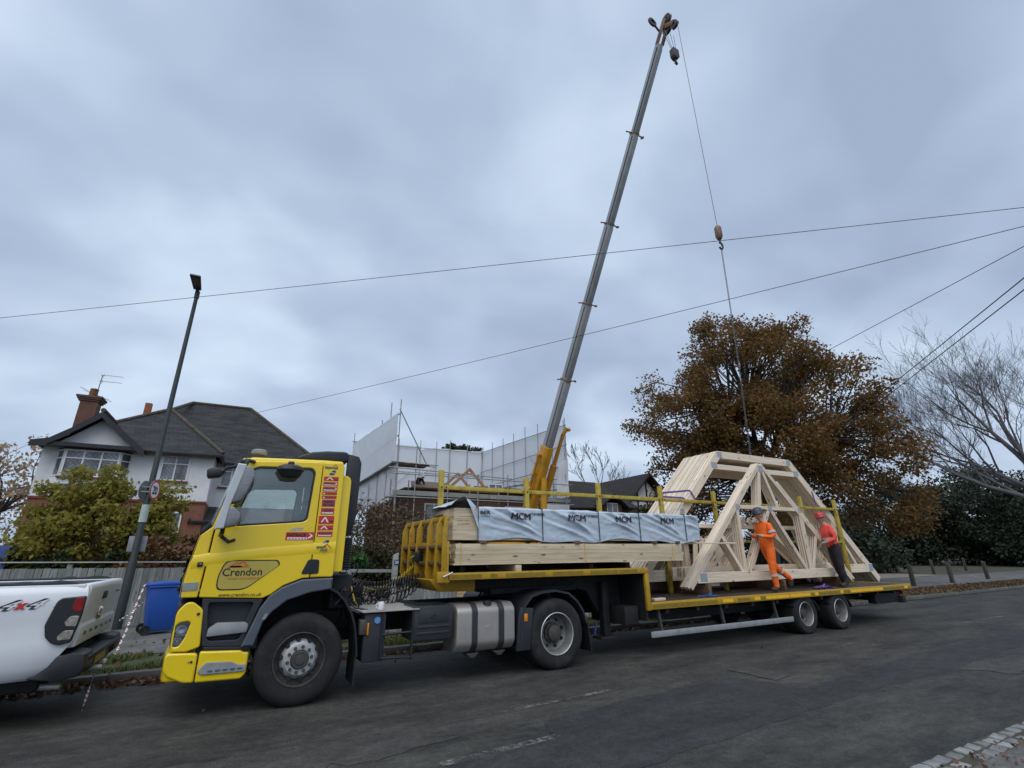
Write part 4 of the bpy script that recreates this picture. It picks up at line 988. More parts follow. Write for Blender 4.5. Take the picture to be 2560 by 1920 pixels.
# coiled air and electric lines
def coil(p0, p1, sag, r, turns, rad, m, name):
    P = []; N_ = turns * 10; p0, p1 = Vector(p0), Vector(p1)
    for i in range(N_ + 1):
        t = i / N_; c = p0.lerp(p1, t); c.z -= sag * 4 * t * (1 - t)
        a = 2 * PI * turns * t; rr = r * (0.8 + 0.3 * math.sin(7 * t + turns))
        P.append(c + Vector((math.cos(a) * 0.014, math.sin(a) * rr, math.cos(a) * rr)))
    return MB().tube(P, rad, 6).build(name, m, T)
SUZI = mat('hose_black', (0.02, 0.02, 0.022), 0.35, vary=0.1)
coil((0.50, 0.85, 1.45), (1.84, 1.25, 1.40), 0.16, 0.066, 28, 0.0095, SUZI, 'air_line')
coil((0.50, 0.78, 1.42), (1.84, 1.05, 1.38), 0.25, 0.066, 26, 0.0095, SUZI, 'air_line')
coil((0.52, 0.90, 1.36), (1.82, 1.38, 1.56), 0.24, 0.042, 26, 0.0080, mat('hose_yellow', (0.45, 0.36, 0.02), 0.4), 'air_line')
coil((0.52, 0.95, 1.40), (1.82, 1.0, 1.32), 0.34, 0.07, 20, 0.0095, SUZI, 'electric_line')
mb = MB(); mb.tube([(1.80, 1.36, 1.55), (1.72, 1.30, 1.66), (1.80, 1.22, 1.72), (1.88, 1.1, 1.72)], 0.013, 8); mb.build('air_line_end', MATS['hose_yellow'], T)

# mug left on the catwalk
mg = thing('mug', (0.975, 0.10, 1.006), 'white mug standing on the aluminium catwalk behind the cab', 'mug')
mb = MB(); mb.lathe([(0.0, 0.004), (0.036, 0.004), (0.038, 0.0), (0.040, 0.01), (0.0405, 0.093), (0.039, 0.096), (0.037, 0.094), (0.0365, 0.012), (0, 0.010)], (0.975, 0.10, 1.006), 28, 'Z'); mb.build('cup', WHITE, mg, smooth=60)
mb = MB(); mb.tube([(0.9365, 0.10, 1.083), (0.914, 0.10, 1.081), (0.906, 0.10, 1.058), (0.914, 0.10, 1.032), (0.937, 0.10, 1.027)], 0.006, 8); mb.build('handle', WHITE, mg)
# ------------------------------------------------------------------ flatbed trailer
X0, XS, X1 = 1.90, 5.78, 14.95          # headboard, step, rear end
ZU, ZL = 1.45, 0.865                    # upper and lower deck level
B = thing('flatbed_trailer', (8.0, 1.25, 0), 'long yellow step-frame flatbed trailer carrying timber and roof trusses', 'trailer')
for y in (0.0, 2.44):
    nm = 'edge_rail'
    mb = MB(); mb.box(X0, XS + 0.03, y, y + 0.06, ZU - 0.10, ZU); a_ = mb.build(nm, YTR, B, bevel=0.008)
    mb = MB(); mb.box(XS - 0.06, XS + 0.03, y - 0.002, y + 0.062, ZL - 0.135, ZU - 0.1005); mb.build('step_post', YTR, B, bevel=0.008)
    mb = MB(); mb.box(XS + 0.031, X1, y, y + 0.06, ZL - 0.125, ZL - 0.005); c_ = mb.build(nm, YTR, B, bevel=0.008)
    if y == 0:
        def tapes(x, xe, z0, z1, par_, seed):
            q = random.Random(seed)
            while x < xe - 0.1:
                l = q.choice((0.12, 0.18, 0.30, 0.42)); l = min(l, xe - x)
                am = q.random() < 0.45
                mb = MB(); mb.box(x, x + l, -0.003, 0.0005, z0, z1); mb.build('reflective_tape', TAPE_A if am else TAPE_B, par_)
                x += l + q.choice((0.0, 0.004, 0.03, 0.15))
        tapes(X0 + 0.06, XS - 0.08, ZU - 0.078, ZU - 0.026, a_, 3)
        tapes(XS + 0.06, X1 - 0.1, ZL - 0.10, ZL - 0.04, c_, 5)
# decks of planks
for k in range(14):
    y0 = 0.065 + k * 0.1695
    mb = MB(); mb.box(X0 + 0.02, XS + 0.02, y0, y0 + 0.163, ZU - 0.045, ZU - 0.008); o = mb.build('deck_plank', WOODD, B, bevel=0.004)
    mb = MB(); mb.box(XS + 0.035, X1 - 0.01, y0, y0 + 0.163, ZL - 0.045, ZL - 0.006 + rnd.uniform(-0.003, 0.002)); o = mb.build('deck_plank', WOODD, B, bevel=0.004)
mb = MB(); mb.box(X0 + 0.02, XS, 0.065, 2.435, ZU - 0.075, ZU - 0.047); mb.box(XS + 0.035, X1 - 0.01, 0.065, 2.435, ZL - 0.09, ZL - 0.047); mb.build('deck_frame', CHASS, B)
mb = MB(); mb.box(X1 + 0.001, X1 + 0.05, 0.0, 2.50, ZL - 0.13, ZL - 0.003); mb.build('end_rail', YTR, B, bevel=0.008)
# neck, step bulkhead, main beams
for y in (0.70, 1.68):
    mb = MB(); mb.prism([(2.0, 1.37), (XS - 0.1, 1.37), (XS - 0.1, 0.55), (5.2, 0.60), (4.9, 1.05), (4.5, 1.14), (2.0, 1.18)], y, y + 0.12); mb.build('neck_beam', CHASS, B, bevel=0.01)
    mb = MB(); mb.prism([(XS - 0.09, 0.775), (X1 - 0.1, 0.775), (X1 - 0.1, 0.62), (12.6, 0.45), (7.0, 0.45), (XS - 0.09, 0.55)], y, y + 0.12); mb.build('main_beam', CHASS, B, bevel=0.01)
mb = MB(); mb.box(XS - 0.055, XS - 0.015, 0.065, 2.435, 0.56, 1.37); mb.build('step_bulkhead', CHASS, B)
mb = MB(); mb.box(2.9, 4.6, 0.6, 1.9, 1.09, 1.17); mb.build('rubbing_plate', CHASS, B)
for k in range(11):
    x = 6.2 + k * 0.8
    mb = MB(); mb.box(x, x + 0.08, 0.06, 2.44, 0.66, 0.775); mb.build('cross_member', CHASS, B)
mb = MB(); mb.box(X1 - 1.3, X1 - 0.05, 0.25, 0.45, 0.42, 0.66); mb.box(X1 - 0.20, X1 - 0.03, 0.15, 2.35, 0.40, 0.56); mb.build('rear_underrun', CHASS, B, bevel=0.01)
mb = MB(); mb.box(X1 - 0.03, X1 + 0.0, 0.2, 0.5, 0.60, 0.70); mb.build('tail_lamp', REDL, B, bevel=0.006)
# landing legs and clutter under the neck
for y in (0.55, 1.80):
    mb = MB(); mb.box(5.15, 5.29, y, y + 0.14, 0.30, 1.2); mb.box(5.02, 5.42, y - 0.06, y + 0.2, 0.26, 0.30); mb.build('landing_leg', CHASS, B, bevel=0.008)
mb = MB(); mb.tube([(4.88, 0.42, 0.58), (4.82, 0.42, 0.36)], 0.016, 8); mb.build('crank_handle', mat('crank_blue', (0.02, 0.06, 0.25), 0.4), B)
mb = MB(); mb.box(5.35, XS - 0.12, 0.2, 1.2, 0.50, 0.80); mb.build('locker', CHASS, B, bevel=0.01)
# side guard
mb = MB(); mb.box(XS + 0.0, 9.85, 0.03, 0.06, 0.285, 0.385); sg = mb.build('side_guard', LGREY, B, bevel=0.012)
for x in (6.10, 7.75, 9.4):
    mb = MB(); mb.bar((x, 0.10, 0.30), (x - 0.05, 0.12, 0.76), 0.05, 0.05); mb.build('guard_bracket', DSTEEL, B)
# axles
for xw in (10.36, 11.68):
    for near in (True, False):
        wheel(xw, 0.41, 0.05 if near else 2.45, near, 'rear', B, 0.44)
    mb = MB(); mb.tube([(xw, 0.4, 0.40), (xw, 2.1, 0.40)], 0.06, 10); mb.build('axle', CHASS, B)
    for y0, y1 in ((0.04, 0.50), (2.0, 2.46)):
        V = []; F = []; nA = 12
        for i in range(nA + 1):
            t = PI * (0.12 + 0.62 * i / nA) if True else 0
            t = PI * 0.82 - PI * 0.78 * i / nA
            for rr in (0.475, 0.49):
                V += [(xw + rr * math.cos(t), y0, 0.40 + rr * math.sin(t) * 0.68), (xw + rr * math.cos(t), y1, 0.40 + rr * math.sin(t) * 0.68)]
        for i in range(nA):
            b0 = i * 4
            for a1, a2 in ((0, 1), (1, 3), (3, 2), (2, 0)): F.append((b0 + a1, b0 + a2, b0 + 4 + a2, b0 + 4 + a1))
        MB().add(V, F).build('mudguard', DGREY, B, smooth=60)
# headboard: five wedge-shaped ribs, panel and top rail
for y in (0.03, 0.25, 0.66, 1.22, 1.66, 2.08):
    mb = MB(); mb.prism([(X0 - 0.02, 1.33), (X0 - 0.02, 2.275), (X0 - 0.05, 2.275), (X0 - 0.125, 2.12), (X0 - 0.135, 1.42), (X0 - 0.09, 1.33)] if y > 0.1 else [(X0 - 0.02, 1.33), (X0 - 0.02, 2.25), (X0 - 0.06, 2.25), (X0 - 0.10, 2.06), (X0 - 0.10, 1.33)], y - 0.012, y + 0.012); mb.build('headboard_rib', YTR, B, bevel=0.006)
mb = MB(); mb.box(X0 - 0.02, X0 + 0.015, 0.02, 2.12, 1.30, 1.90); mb.build('headboard_panel', YTR, B, bevel=0.004)
mb = MB(); mb.box(X0 - 0.05, X0 + 0.01, 0.02, 2.12, 2.20, 2.27); mb.build('headboard_top', YTR, B, bevel=0.006)
for zz_ in (1.56, 1.80):
    mb = MB(); mb.box(X0 - 0.10, X0 - 0.021, 0.05, 2.09, zz_, zz_ + 0.05); mb.build('headboard_bar', WOODB, B, bevel=0.006)
mb = MB(); mb.prism([(X0 - 0.16, 1.35), (X0 - 0.02, 1.18), (X0 + 0.6, 1.16), (X0 + 0.6, 1.36)], 0.35, 1.95); mb.build('nose_box', YTR, B, bevel=0.02)
mb = MB(); mb.box(X0 - 0.16, X0 + 0.03, 0.0, 0.10, 1.32, 1.47); mb.build('corner_pocket', YTR, B, bevel=0.008)
mb = MB(); mb.tube([(X0 - 0.08, -0.02, 1.40), (X0 + 0.06, -0.04, 1.46)], 0.012, 6); mb.build('latch', SILVER, B)
mb = MB(); mb.box(X0 - 0.14, X0 - 0.021, 1.10, 1.35, 1.60, 1.76); mb.build('coupling_box', BLACK, B, bevel=0.02)
# centre line of posts with a bolted rail
CP = 1.25
XP = [2.19, 3.98, 5.77, 7.58, 9.37, 11.15, 12.93, 14.60]
for i, x in enumerate(XP):
    zb = ZU - 0.005 if x < XS else ZL - 0.004
    mb = MB(); mb.box(x - 0.045, x + 0.045, CP - 0.04, CP + 0.04, zb, 3.14 + (0.03 if i % 3 == 0 else 0)); po = mb.build('post', YRAIL, B, bevel=0.007)
    for zz_ in (2.86,):
        mb = MB(); mb.lathe([(0, -0.012), (0.016, -0.012), (0.018, 0)], (x, CP - 0.042, zz_), 8, 'Y'); mb.build('bolt', DSTEEL, po)
    if i < len(XP) - 1:
        mb = MB(); mb.box(x + 0.05, XP[i + 1] - 0.05, CP - 0.035, CP + 0.035, 2.83, 2.90); ra = mb.build('rail', YRAIL, B, bevel=0.006)
        for xx in (x + 0.09, XP[i + 1] - 0.09):
            mb = MB(); mb.lathe([(0, -0.01), (0.014, -0.01), (0.016, 0)], (xx, CP - 0.036, 2.865), 8, 'Y'); mb.build('bolt', DSTEEL, ra)
    if x > XS:
        if i < len(XP) - 1:
            mb = MB(); mb.box(x + 0.05, XP[i + 1] - 0.05, CP - 0.03, CP + 0.03, 1.92, 1.975); mb.build('rail', YRAIL, B, bevel=0.006)

# ------------------------------------------------------------------ timber packs
def plank_pack(name, label, x0, x1, y0, y1, z0, z1, ncol, nrow, m, seed, heights=None, ragged=0.03):
    t = thing(name, ((x0 + x1) / 2, (y0 + y1) / 2, z0), label, 'timber pack')
    q = random.Random(seed); w_ = (y1 - y0) / ncol
    hs = heights or [1.0] * nrow; tot = sum(hs); z = z0
    for r_ in range(nrow):
        h = (z1 - z0) * hs[r_] / tot
        for c in range(ncol):
            if 0 < r_ < nrow - 1 and 1 < c < ncol - 1: continue        # nothing of the core can be seen
            dx0, dx1 = q.uniform(-ragged, ragged) * 0.5, q.uniform(-ragged, ragged)
            cxm = (x0 + x1) / 2
            mb = MB(); mb.box(x0 + dx0 - cxm, x1 + dx1 - cxm, -w_ / 2 + 0.0005, w_ / 2 - 0.0005, 0, h - 0.0006)
            o = mb.build('plank', m, t, bevel=0.0018, segs=1)
            o.location = (cxm, y0 + (c + 0.5) * w_ + q.gauss(0, 0.002), z)
        z += h
    return t
bp = plank_pack('timber_pack', 'bare pack of long pale planks lying on bearers under the wrapped pack', 2.02, 6.84, 0.07, 1.17, 1.555, 1.865, 6, 7, WOOD, 4, [1, 1, 1.3, 1.3, 0.9, 0.7, 0.5][::-1], 0.05)
for x in (2.12, 4.45, 6.55):
    mb = MB(); P = [(x, 0.066, 1.553), (x, 0.066, 1.868), (x, 1.174, 1.868), (x, 1.174, 1.553)]
    for i in range(3): mb.bar(P[i], P[i + 1], 0.02, 0.004, (1, 0, 0))
    mb.build('strap', mat('strap_yellow', (0.62, 0.52, 0.12), 0.5), bp)
for i, x in enumerate((2.25, 3.12, 4.75, 6.35)):
    mb = MB(); mb.box(-0.6 if i == 1 else -0.35, 0.6, -0.045, 0.045, 0, 0.098)
    o = mb.build('timber_bearer', WOOD if i == 1 else WOODD, None, bevel=0.004)
    zb = ZU - 0.007
    if x > XS: zb = ZU - 0.007
    o.location = (x, 0.64, zb); o.rotation_euler = (0, 0, PI / 2)
    if x > XS:
        o.location = (5.6, 0.64, zb)
    tag(o, ['dark bearer block under the front end of the bare timber pack', 'squared timber bearer showing below the bare pack near the headboard', 'dark bearer block under the middle of the bare timber pack', 'dark bearer block at the deck step under the bare pack'][i], 'bearer')
mb = MB(); mb.box(-1.85, 1.85, -0.05, 0.05, 0, 0.098); o = mb.build('timber_bearer', WOODD, None, bevel=0.004); o.location = (3.86, 1.22, ZU - 0.007)  # added filler, no real bearer: keeps the gap under the pack dark
tag(o, 'long dark filler bar added lengthways to darken the gap beneath the bare timber pack', 'bearer')
for i, x in enumerate((2.5, 4.3, 6.1, 7.1)):
    mb = MB(); mb.box(-0.58, 0.58, -0.05, 0.05, 0, 0.048); o = mb.build('timber_bearer', WOODB, None, bevel=0.004)
    o.location = (x if x < 6.8 else 6.7, 0.62, 1.8675); o.rotation_euler = (0, 0, PI / 2)
    tag(o, ['front', 'second', 'third', 'rearmost'][i] + ' thin batten between the bare pack and the wrapped pack', 'bearer')
wp = plank_pack('timber_pack', 'timber pack wrapped in grey printed sheeting with its open front end showing planks', 2.00, 7.36, 0.10, 1.17, 1.92, 2.40, 5, 8, WOOD, 8, [1.2, 1.2, 1.2, 1, 0.55, 0.55, 1, 1.1], 0.02)
# wrapping: real folded sheet over near side, top, far side and rear end
SHEETM = mat('grey_wrap_sheet', (0.50, 0.57, 0.65), 0.27, vary=0.05, vscale=2.5, spec=0.5)
STR = [2.41, 3.61, 4.81, 5.78, 6.99]
WX0, WX1 = 2.40, 7.38
def wrap_disp(x, s):
    """outward bulge of the sheet; s is 0 at the lower hem, 0.5 at the top edge"""
    i = max([k for k in range(len(STR)) if STR[k] <= x + 1e-6] + [0]); a_ = STR[i]; b_ = STR[i + 1] if i + 1 < len(STR) else WX1
    t = min(1, max(0, (x - a_) / (b_ - a_))); lift = math.sin(PI * t) ** 0.5 if b_ - a_ > 0.1 else 0
    d = 0.0
    # drag folds running down to the right from each strap
    for k, (sl, wd, am, off) in enumerate(((0.40, 0.030, 0.030, 0.06), (0.52, 0.045, 0.024, 0.20), (0.33, 0.026, 0.020, -0.07), (0.62, 0.035, 0.016, 0.33), (0.25, 0.03, 0.014, -0.16), (0.75, 0.03, 0.014, 0.46))):
        off += 0.06 * math.sin(i * 2.3 + k); L0 = 0.48 + off - sl * (x - a_)
        u = s - L0
        d += am * math.exp(-(u / wd) ** 2) * (0.35 + 0.65 * math.sin(PI * min(1, t * 1.05)))
        d -= 0.5 * am * math.exp(-((u - wd * 1.7) / wd) ** 2)
    d += 0.012 * mnoise.noise(Vector((x * 5, s * 9, i))) + 0.006 * mnoise.noise(Vector((x * 16, s * 22, i + 3)))
    return 0.004 + d * (0.25 + 0.75 * lift) + 0.012 * lift
def wrap_point(x, q):
    """q runs along the section: 0..0.5 near side (bottom to top), 0.5..1.6 top, 1.6..2.1 far side"""
    sagb = 0.03 * math.sin(x * 2.6) + 0.018 * math.sin(x * 6.1 + 1)
    if q <= 0.5:
        d = wrap_disp(x, q); z = 1.915 + sagb * (1 - q / 0.5) + q * 0.995; return (x, 0.094 - max(d, 0.002), z)
    if q <= 1.6:
        u = (q - 0.5); y = 0.094 + u * 0.985
        bul = 0.03 + 0.02 * mnoise.noise(Vector((x * 1.3, u * 3, 2))) + 0.010 * mnoise.noise(Vector((x * 7, u * 8, 5)))
        e_ = min(1, u / 0.12) * min(1, (1.1 - u) / 0.12)
        return (x, y, 2.412 + bul * (0.2 + 0.8 * e_))
    u = q - 1.6; return (x, 1.18 + 0.008 * mnoise.noise(Vector((x * 5, u * 9, 9))) + 0.006, 2.41 - u * 0.98)
nx = 260; Q = [i * 0.5 / 28 for i in range(28)] + [0.5 + i * 1.1 / 20 for i in range(20)] + [1.6 + i * 0.5 / 8 for i in range(9)]
V = []; F4 = []
for i in range(nx + 1):
    x = WX0 + (WX1 - WX0) * i / nx
    for q in Q: V.append(wrap_point(x, q))
m_ = len(Q)
for i in range(nx):
    for j in range(m_ - 1): k = i * m_ + j; F4.append((k, k + m_, k + m_ + 1, k + 1))
k0 = len(V)                                      # rear end flap
for (y, z) in ((0.085, 1.93), (1.185, 1.93), (1.185, 2.42), (0.085, 2.42)): V.append((WX1 + 0.002, y, z))
F4.append((k0, k0 + 1, k0 + 2, k0 + 3))
me = bigmesh('wrap_sheet', V, F4); me.shade_smooth()
sheet_o = link('wrap_sheet', me, SHEETM, wp)
# loose torn flap lifted over the open front end
V = []; F4 = []; n1, n2 = 22, 26
for i in range(n1 + 1):
    t = i / n1
    for j in range(n2 + 1):
        s = j / n2
        y = 0.06 + s * 1.2
        ridge = 2.44 + 0.15 * math.sin(PI * min(1, t * 1.0)) * (0.9 - 0.45 * abs(s - 0.15)) * (1 - 0.35 * s)
        x = 2.40 - 0.47 * t + 0.03 * math.sin(s * 7)
        z = ridge + 0.012 * mnoise.noise(Vector((x * 9, y * 7, 1)))
        if s > 0.72: z -= (s - 0.72) * 1.3; y = 0.06 + 0.72 * 1.2 + (s - 0.72) * 0.5
        if s < 0.10 and t < 0.5: z -= (0.10 - s) * 3.6 * (1 - 2 * t)
        V.append((x, y - 0.03, z))
for i in range(n1):
    for j in range(n2): k = i * (n2 + 1) + j; F4.append((k, k + 1, k + n2 + 2, k + n2 + 1))
me = bigmesh('loose_flap', V, F4); me.shade_smooth(); link('loose_flap', me, SHEETM, wp)
for x in STR:
    mb = MB(); pts = [(x, 0.080, 1.915), (x, 0.080, 2.425), (x, 0.63, 2.455), (x, 1.195, 2.425), (x, 1.195, 1.915)]
    for i in range(4): mb.bar(pts[i], pts[i + 1], 0.022, 0.006, (1, 0, 0))
    mb.build('strap', mat('strap_green', (0.015, 0.04, 0.04), 0.5), wp)
GREENINK = mat('faded_green_print', (0.10, 0.30, 0.26), 0.6)
def wrap_text(s, x, z, size, m, bold=0.0, width=None, clip=None):
    me = text_mesh(s, size, 0.0, 0.0, thick=0.0)
    if width:
        w0 = max(v.co.x for v in me.vertices) - min(v.co.x for v in me.vertices); me.transform(Matrix.Diagonal((width / w0, 1, 1, 1)))
    bm = bmesh.new(); bm.from_mesh(me)
    for _ in range(3):
        bmesh.ops.subdivide_edges(bm, edges=[e for e in bm.edges if e.calc_length() > 0.018], cuts=1)
    bmesh.ops.triangulate(bm, faces=bm.faces)
    if bold:          # heavy lettering: the strokes laid over one another
        base_v = list(bm.verts); geo = list(bm.verts) + list(bm.edges) + list(bm.faces)
        for n_, (dx, dy) in enumerate(((bold, 0), (-bold, 0), (bold * 0.5, bold * 0.5), (-bold * 0.5, -bold * 0.5))):
            r_ = bmesh.ops.duplicate(bm, geom=geo)
            for v in r_['geom']:
                if isinstance(v, bmesh.types.BMVert): v.co.x += dx; v.co.y += dy; v.co.z = 0.0006 * (n_ + 1)
    for v in bm.verts:
        X, Z = x + v.co.x, z + v.co.y; lay = v.co.z
        sagb = 0.03 * math.sin(X * 2.6) + 0.018 * math.sin(X * 6.1 + 1); q = (Z - 1.915 - sagb) / (0.995 - sagb / 0.5)
        p = (0, min(wrap_point(X + ax_, min(0.5, max(0, q + az_)))[1] for ax_ in (-0.03, 0, 0.03) for az_ in (-0.025, 0, 0.025)) + 0.004, 0); v.co = Vector((X, p[1] - 0.009 - lay, Z))
    bm.to_mesh(me); bm.free()
    return link('lettering', me, m, wp)
for i, (xa, xb) in enumerate(((2.98, 3.36), (4.10, 4.50), (5.18, 5.55), (6.29, 6.66))):
    wrap_text('MCM', xa, 2.245, 0.150, INK, 0.006, xb - xa)
    wrap_text('TIMBER', xb + 0.02, 2.318, 0.062, INK if i < 2 else GREENINK, 0.001, 0.28)
    wrap_text('www', xa + 0.2, 2.19, 0.03, NAVY, 0, 0.2) if False else None
wrap_text('BER', 2.44, 2.318, 0.075, INK, 0.003, 0.17)
mb = MB(); 
me = MB().add([(2.455, 0.072, 2.28), (2.62, 0.072, 2.28), (2.62, 0.072, 2.292), (2.455, 0.072, 2.292)], [(0, 1, 2, 3)]).build('print_strip', GREENINK, wp)
# pencilled words on the open front planks
PENC = mat('pencil_print', (0.16, 0.12, 0.09), 0.8)
text('3 PRECIENT', 2.06, 2.245, 0.0985, 0.05, PENC, wp, width=0.24)
text('PACK 1 OF 2', 2.06, 2.198, 0.0985, 0.035, PENC, wp, width=0.20)
text('NC FACTORY', 2.07, 2.145, 0.0985, 0.035, PENC, wp, width=0.20)

# loose boards lying beyond the packs
for i, (x0, x1, y, z, w_, h) in enumerate(((6.55, 8.6, 0.26, 1.868, 0.10, 0.03), (6.1, 7.45, 0.66, 1.868, 0.14, 0.045))):
    mb = MB(); mb.box(x0 - (x0 + x1) / 2, x1 - (x0 + x1) / 2, -w_ / 2, w_ / 2, 0, h); o = mb.build('loose_board', WOODT, None, bevel=0.003); o.location = ((x0 + x1) / 2, y, z - (0.0 if i else 0))
    tag(o, ['thin loose batten sticking out behind the bare timber pack', 'short loose board on top of the bare pack beside the trusses'][i], 'board')
# ------------------------------------------------------------------ roof trusses
ORD = ['first', 'second', 'third', 'fourth', 'fifth', 'sixth', 'seventh', 'eighth', 'ninth', 'tenth', 'eleventh', 'twelfth', 'thirteenth', 'fourteenth', 'fifteenth']
def member(p, q, depth, thick):
    """timber along local X between two points of the truss plane: returns mesh, location, rotation"""
    p, q = Vector((p[0], 0, p[1])), Vector((q[0], 0, q[1])); L_ = (q - p).length
    me = MB().box(-L_ / 2, L_ / 2, -thick / 2, thick / 2, -depth / 2, depth / 2).mesh('member', bevel=0.003, segs=1)
    ang = -math.atan2(q.z - p.z, q.x - p.x)
    return me, (p + q) / 2, ang
def make_truss(parts, plates):
    out_ = [(n, *member(p, q, d, t)) for n, p, q, d, t in parts]
    pl = [(MB().box(-w_ / 2, w_ / 2, -0.0015, 0.0015, -h / 2, h / 2).mesh('nail_plate', smooth=0), Vector((x, y, z)), a_) for x, z, w_, h, a_, y in plates]
    return out_, pl
def put_truss(tm, name, loc, label, group, tilt=0.0):
    t = thing(name, loc, label, 'roof truss', group)
    t.rotation_euler = (tilt, 0, 0)
    for n, me, c, ang in tm[0]:
        o = bpy.data.objects.new(n, me); COL.objects.link(o); o.parent = t; o.location = c; o.rotation_euler = (0, ang, 0)
        if not me.materials: me.materials.append(WOODT)
    for me, c, ang in tm[1]:
        o = bpy.data.objects.new('nail_plate', me); COL.objects.link(o); o.parent = t; o.location = c; o.rotation_euler = (0, ang, 0)
        if not me.materials: me.materials.append(NAILP)
    return t
# large flat-topped trusses, local origin at the middle of the bottom chord (x 11.37, z 1.10)
TX, TZ = 11.37, 1.10
def A(x, z): return (x - TX, z - TZ)
th = 0.064
d45 = 0.105 * 0.7071
big = make_truss([
    ('rafter', A(6.52 + d45, 0.99 - d45 + 0.0), A(9.80 + d45, 4.22 - d45 - 0.02), 0.21, th),
    ('rafter', A(16.30 - d45, 0.95 - d45), A(12.96 - d45, 4.22 - d45 - 0.02), 0.21, th),
    ('top_chord', A(9.86, 4.125), A(12.90, 4.125), 0.19, th - 0.003),
    ('collar', A(9.62, 3.80), A(13.14, 3.80), 0.135, th - 0.006),
    ('bottom_chord', A(6.80, 1.215), A(16.02, 1.215), 0.23, th - 0.009),
    ('stud', A(8.30, 1.33), A(8.30, 2.62), 0.14, th - 0.012),
    ('stud', A(14.46, 1.33), A(14.46, 2.62), 0.14, th - 0.012),
    ('web', A(7.55, 1.30), A(8.25, 2.30), 0.09, th - 0.015),
    ('web', A(15.21, 1.30), A(14.51, 2.30), 0.09, th - 0.015)],
    [(A(9.93, 0)[0], 4.12 - TZ, 0.18, 0.15, 0, -th / 2 - 0.001), (A(9.66, 0)[0], 3.83 - TZ, 0.22, 0.15, 0, -th / 2 - 0.001), (A(12.85, 0)[0], 4.12 - TZ, 0.18, 0.15, 0, -th / 2 - 0.001),
     (A(13.12, 0)[0], 3.83 - TZ, 0.22, 0.15, 0, -th / 2 - 0.001), (A(8.30, 0)[0], 2.58 - TZ, 0.13, 0.2, 0, -th / 2 - 0.001), (A(15.9, 0)[0], 1.22 - TZ, 0.2, 0.2, 0, -th / 2 - 0.001), (A(14.46, 0)[0], 1.3 - TZ, 0.13, 0.2, 0, -th / 2 - 0.001)])
for i in range(15):
    put_truss(big, 'roof_truss', (TX + rnd.uniform(-0.03, 0.03) * (i > 0), 1.345 + i * 0.073, TZ + rnd.uniform(0.0, 0.012)),
              'nearest of the large flat-topped trusses, leaning behind the yellow posts' if i == 0 else ('farthest of the large flat-topped trusses at the back of the stack' if i == 14 else ORD[i] + ' large flat-topped truss counted from the near face of the stack'),
              'large flat-topped roof trusses stacked on the trailer')
# small triangular trusses in front of the posts
SX, SZ = 10.33, 1.08
def S(x, z): return (x - SX, z - SZ)
ts = 0.046
small = make_truss([
    ('rafter', S(7.40, 1.00), S(10.30, 3.76), 0.10, ts), ('rafter', S(13.26, 1.00), S(10.36, 3.76), 0.10, ts - 0.002),
    ('rafter_extension', S(7.31, 1.01), S(9.77, 3.355), 0.06, ts + 0.004), ('rafter_extension', S(13.35, 1.01), S(10.89, 3.355), 0.06, ts + 0.004),
    ('bottom_chord', S(7.62, 1.19), S(13.04, 1.19), 0.20, ts - 0.004), ('collar', S(9.15, 2.70), S(11.66, 2.70), 0.085, ts - 0.006),
    ('king_post', S(10.27, 3.62), S(10.05, 2.72), 0.10, ts - 0.008), ('web', S(10.38, 3.62), S(10.75, 2.72), 0.085, ts - 0.010),
    ('web', S(9.22, 2.68), S(9.18, 1.28), 0.09, ts - 0.012), ('web', S(10.38, 2.66), S(9.36, 1.28), 0.09, ts - 0.014), ('web', S(10.45, 2.66), S(11.46, 1.28), 0.10, ts - 0.016),
    ('web', S(11.62, 2.66), S(11.64, 1.28), 0.15, ts - 0.018), ('web', S(8.55, 2.06), S(9.10, 1.28), 0.085, ts - 0.020), ('web', S(12.10, 2.06), S(11.72, 1.28), 0.085, ts - 0.022)],
    [(S(7.80, 0)[0], 1.20 - SZ, 0.20, 0.16, 0, -ts / 2 - 0.0015), (S(10.33, 0)[0], 3.66 - SZ, 0.16, 0.16, 0, -ts / 2 - 0.0015), (S(12.86, 0)[0], 1.20 - SZ, 0.20, 0.16, 0, -ts / 2 - 0.0015),
     (S(9.22, 0)[0], 2.69 - SZ, 0.12, 0.12, 0, -ts / 2 - 0.0015), (S(11.60, 0)[0], 2.69 - SZ, 0.12, 0.12, 0, -ts / 2 - 0.0015), (S(10.42, 0)[0], 2.69 - SZ, 0.14, 0.10, 0, -ts / 2 - 0.0015)])
for i in range(4):
    put_truss(small, 'roof_truss', (SX + rnd.uniform(-0.012, 0.012), 0.52 + i * 0.052, SZ + rnd.uniform(0, 0.006)),
              'foremost small triangular truss, nearest the trailer edge behind the worker' if i == 0 else ORD[i] + ' small triangular truss counted from the trailer edge',
              'small triangular roof trusses in front of the posts')
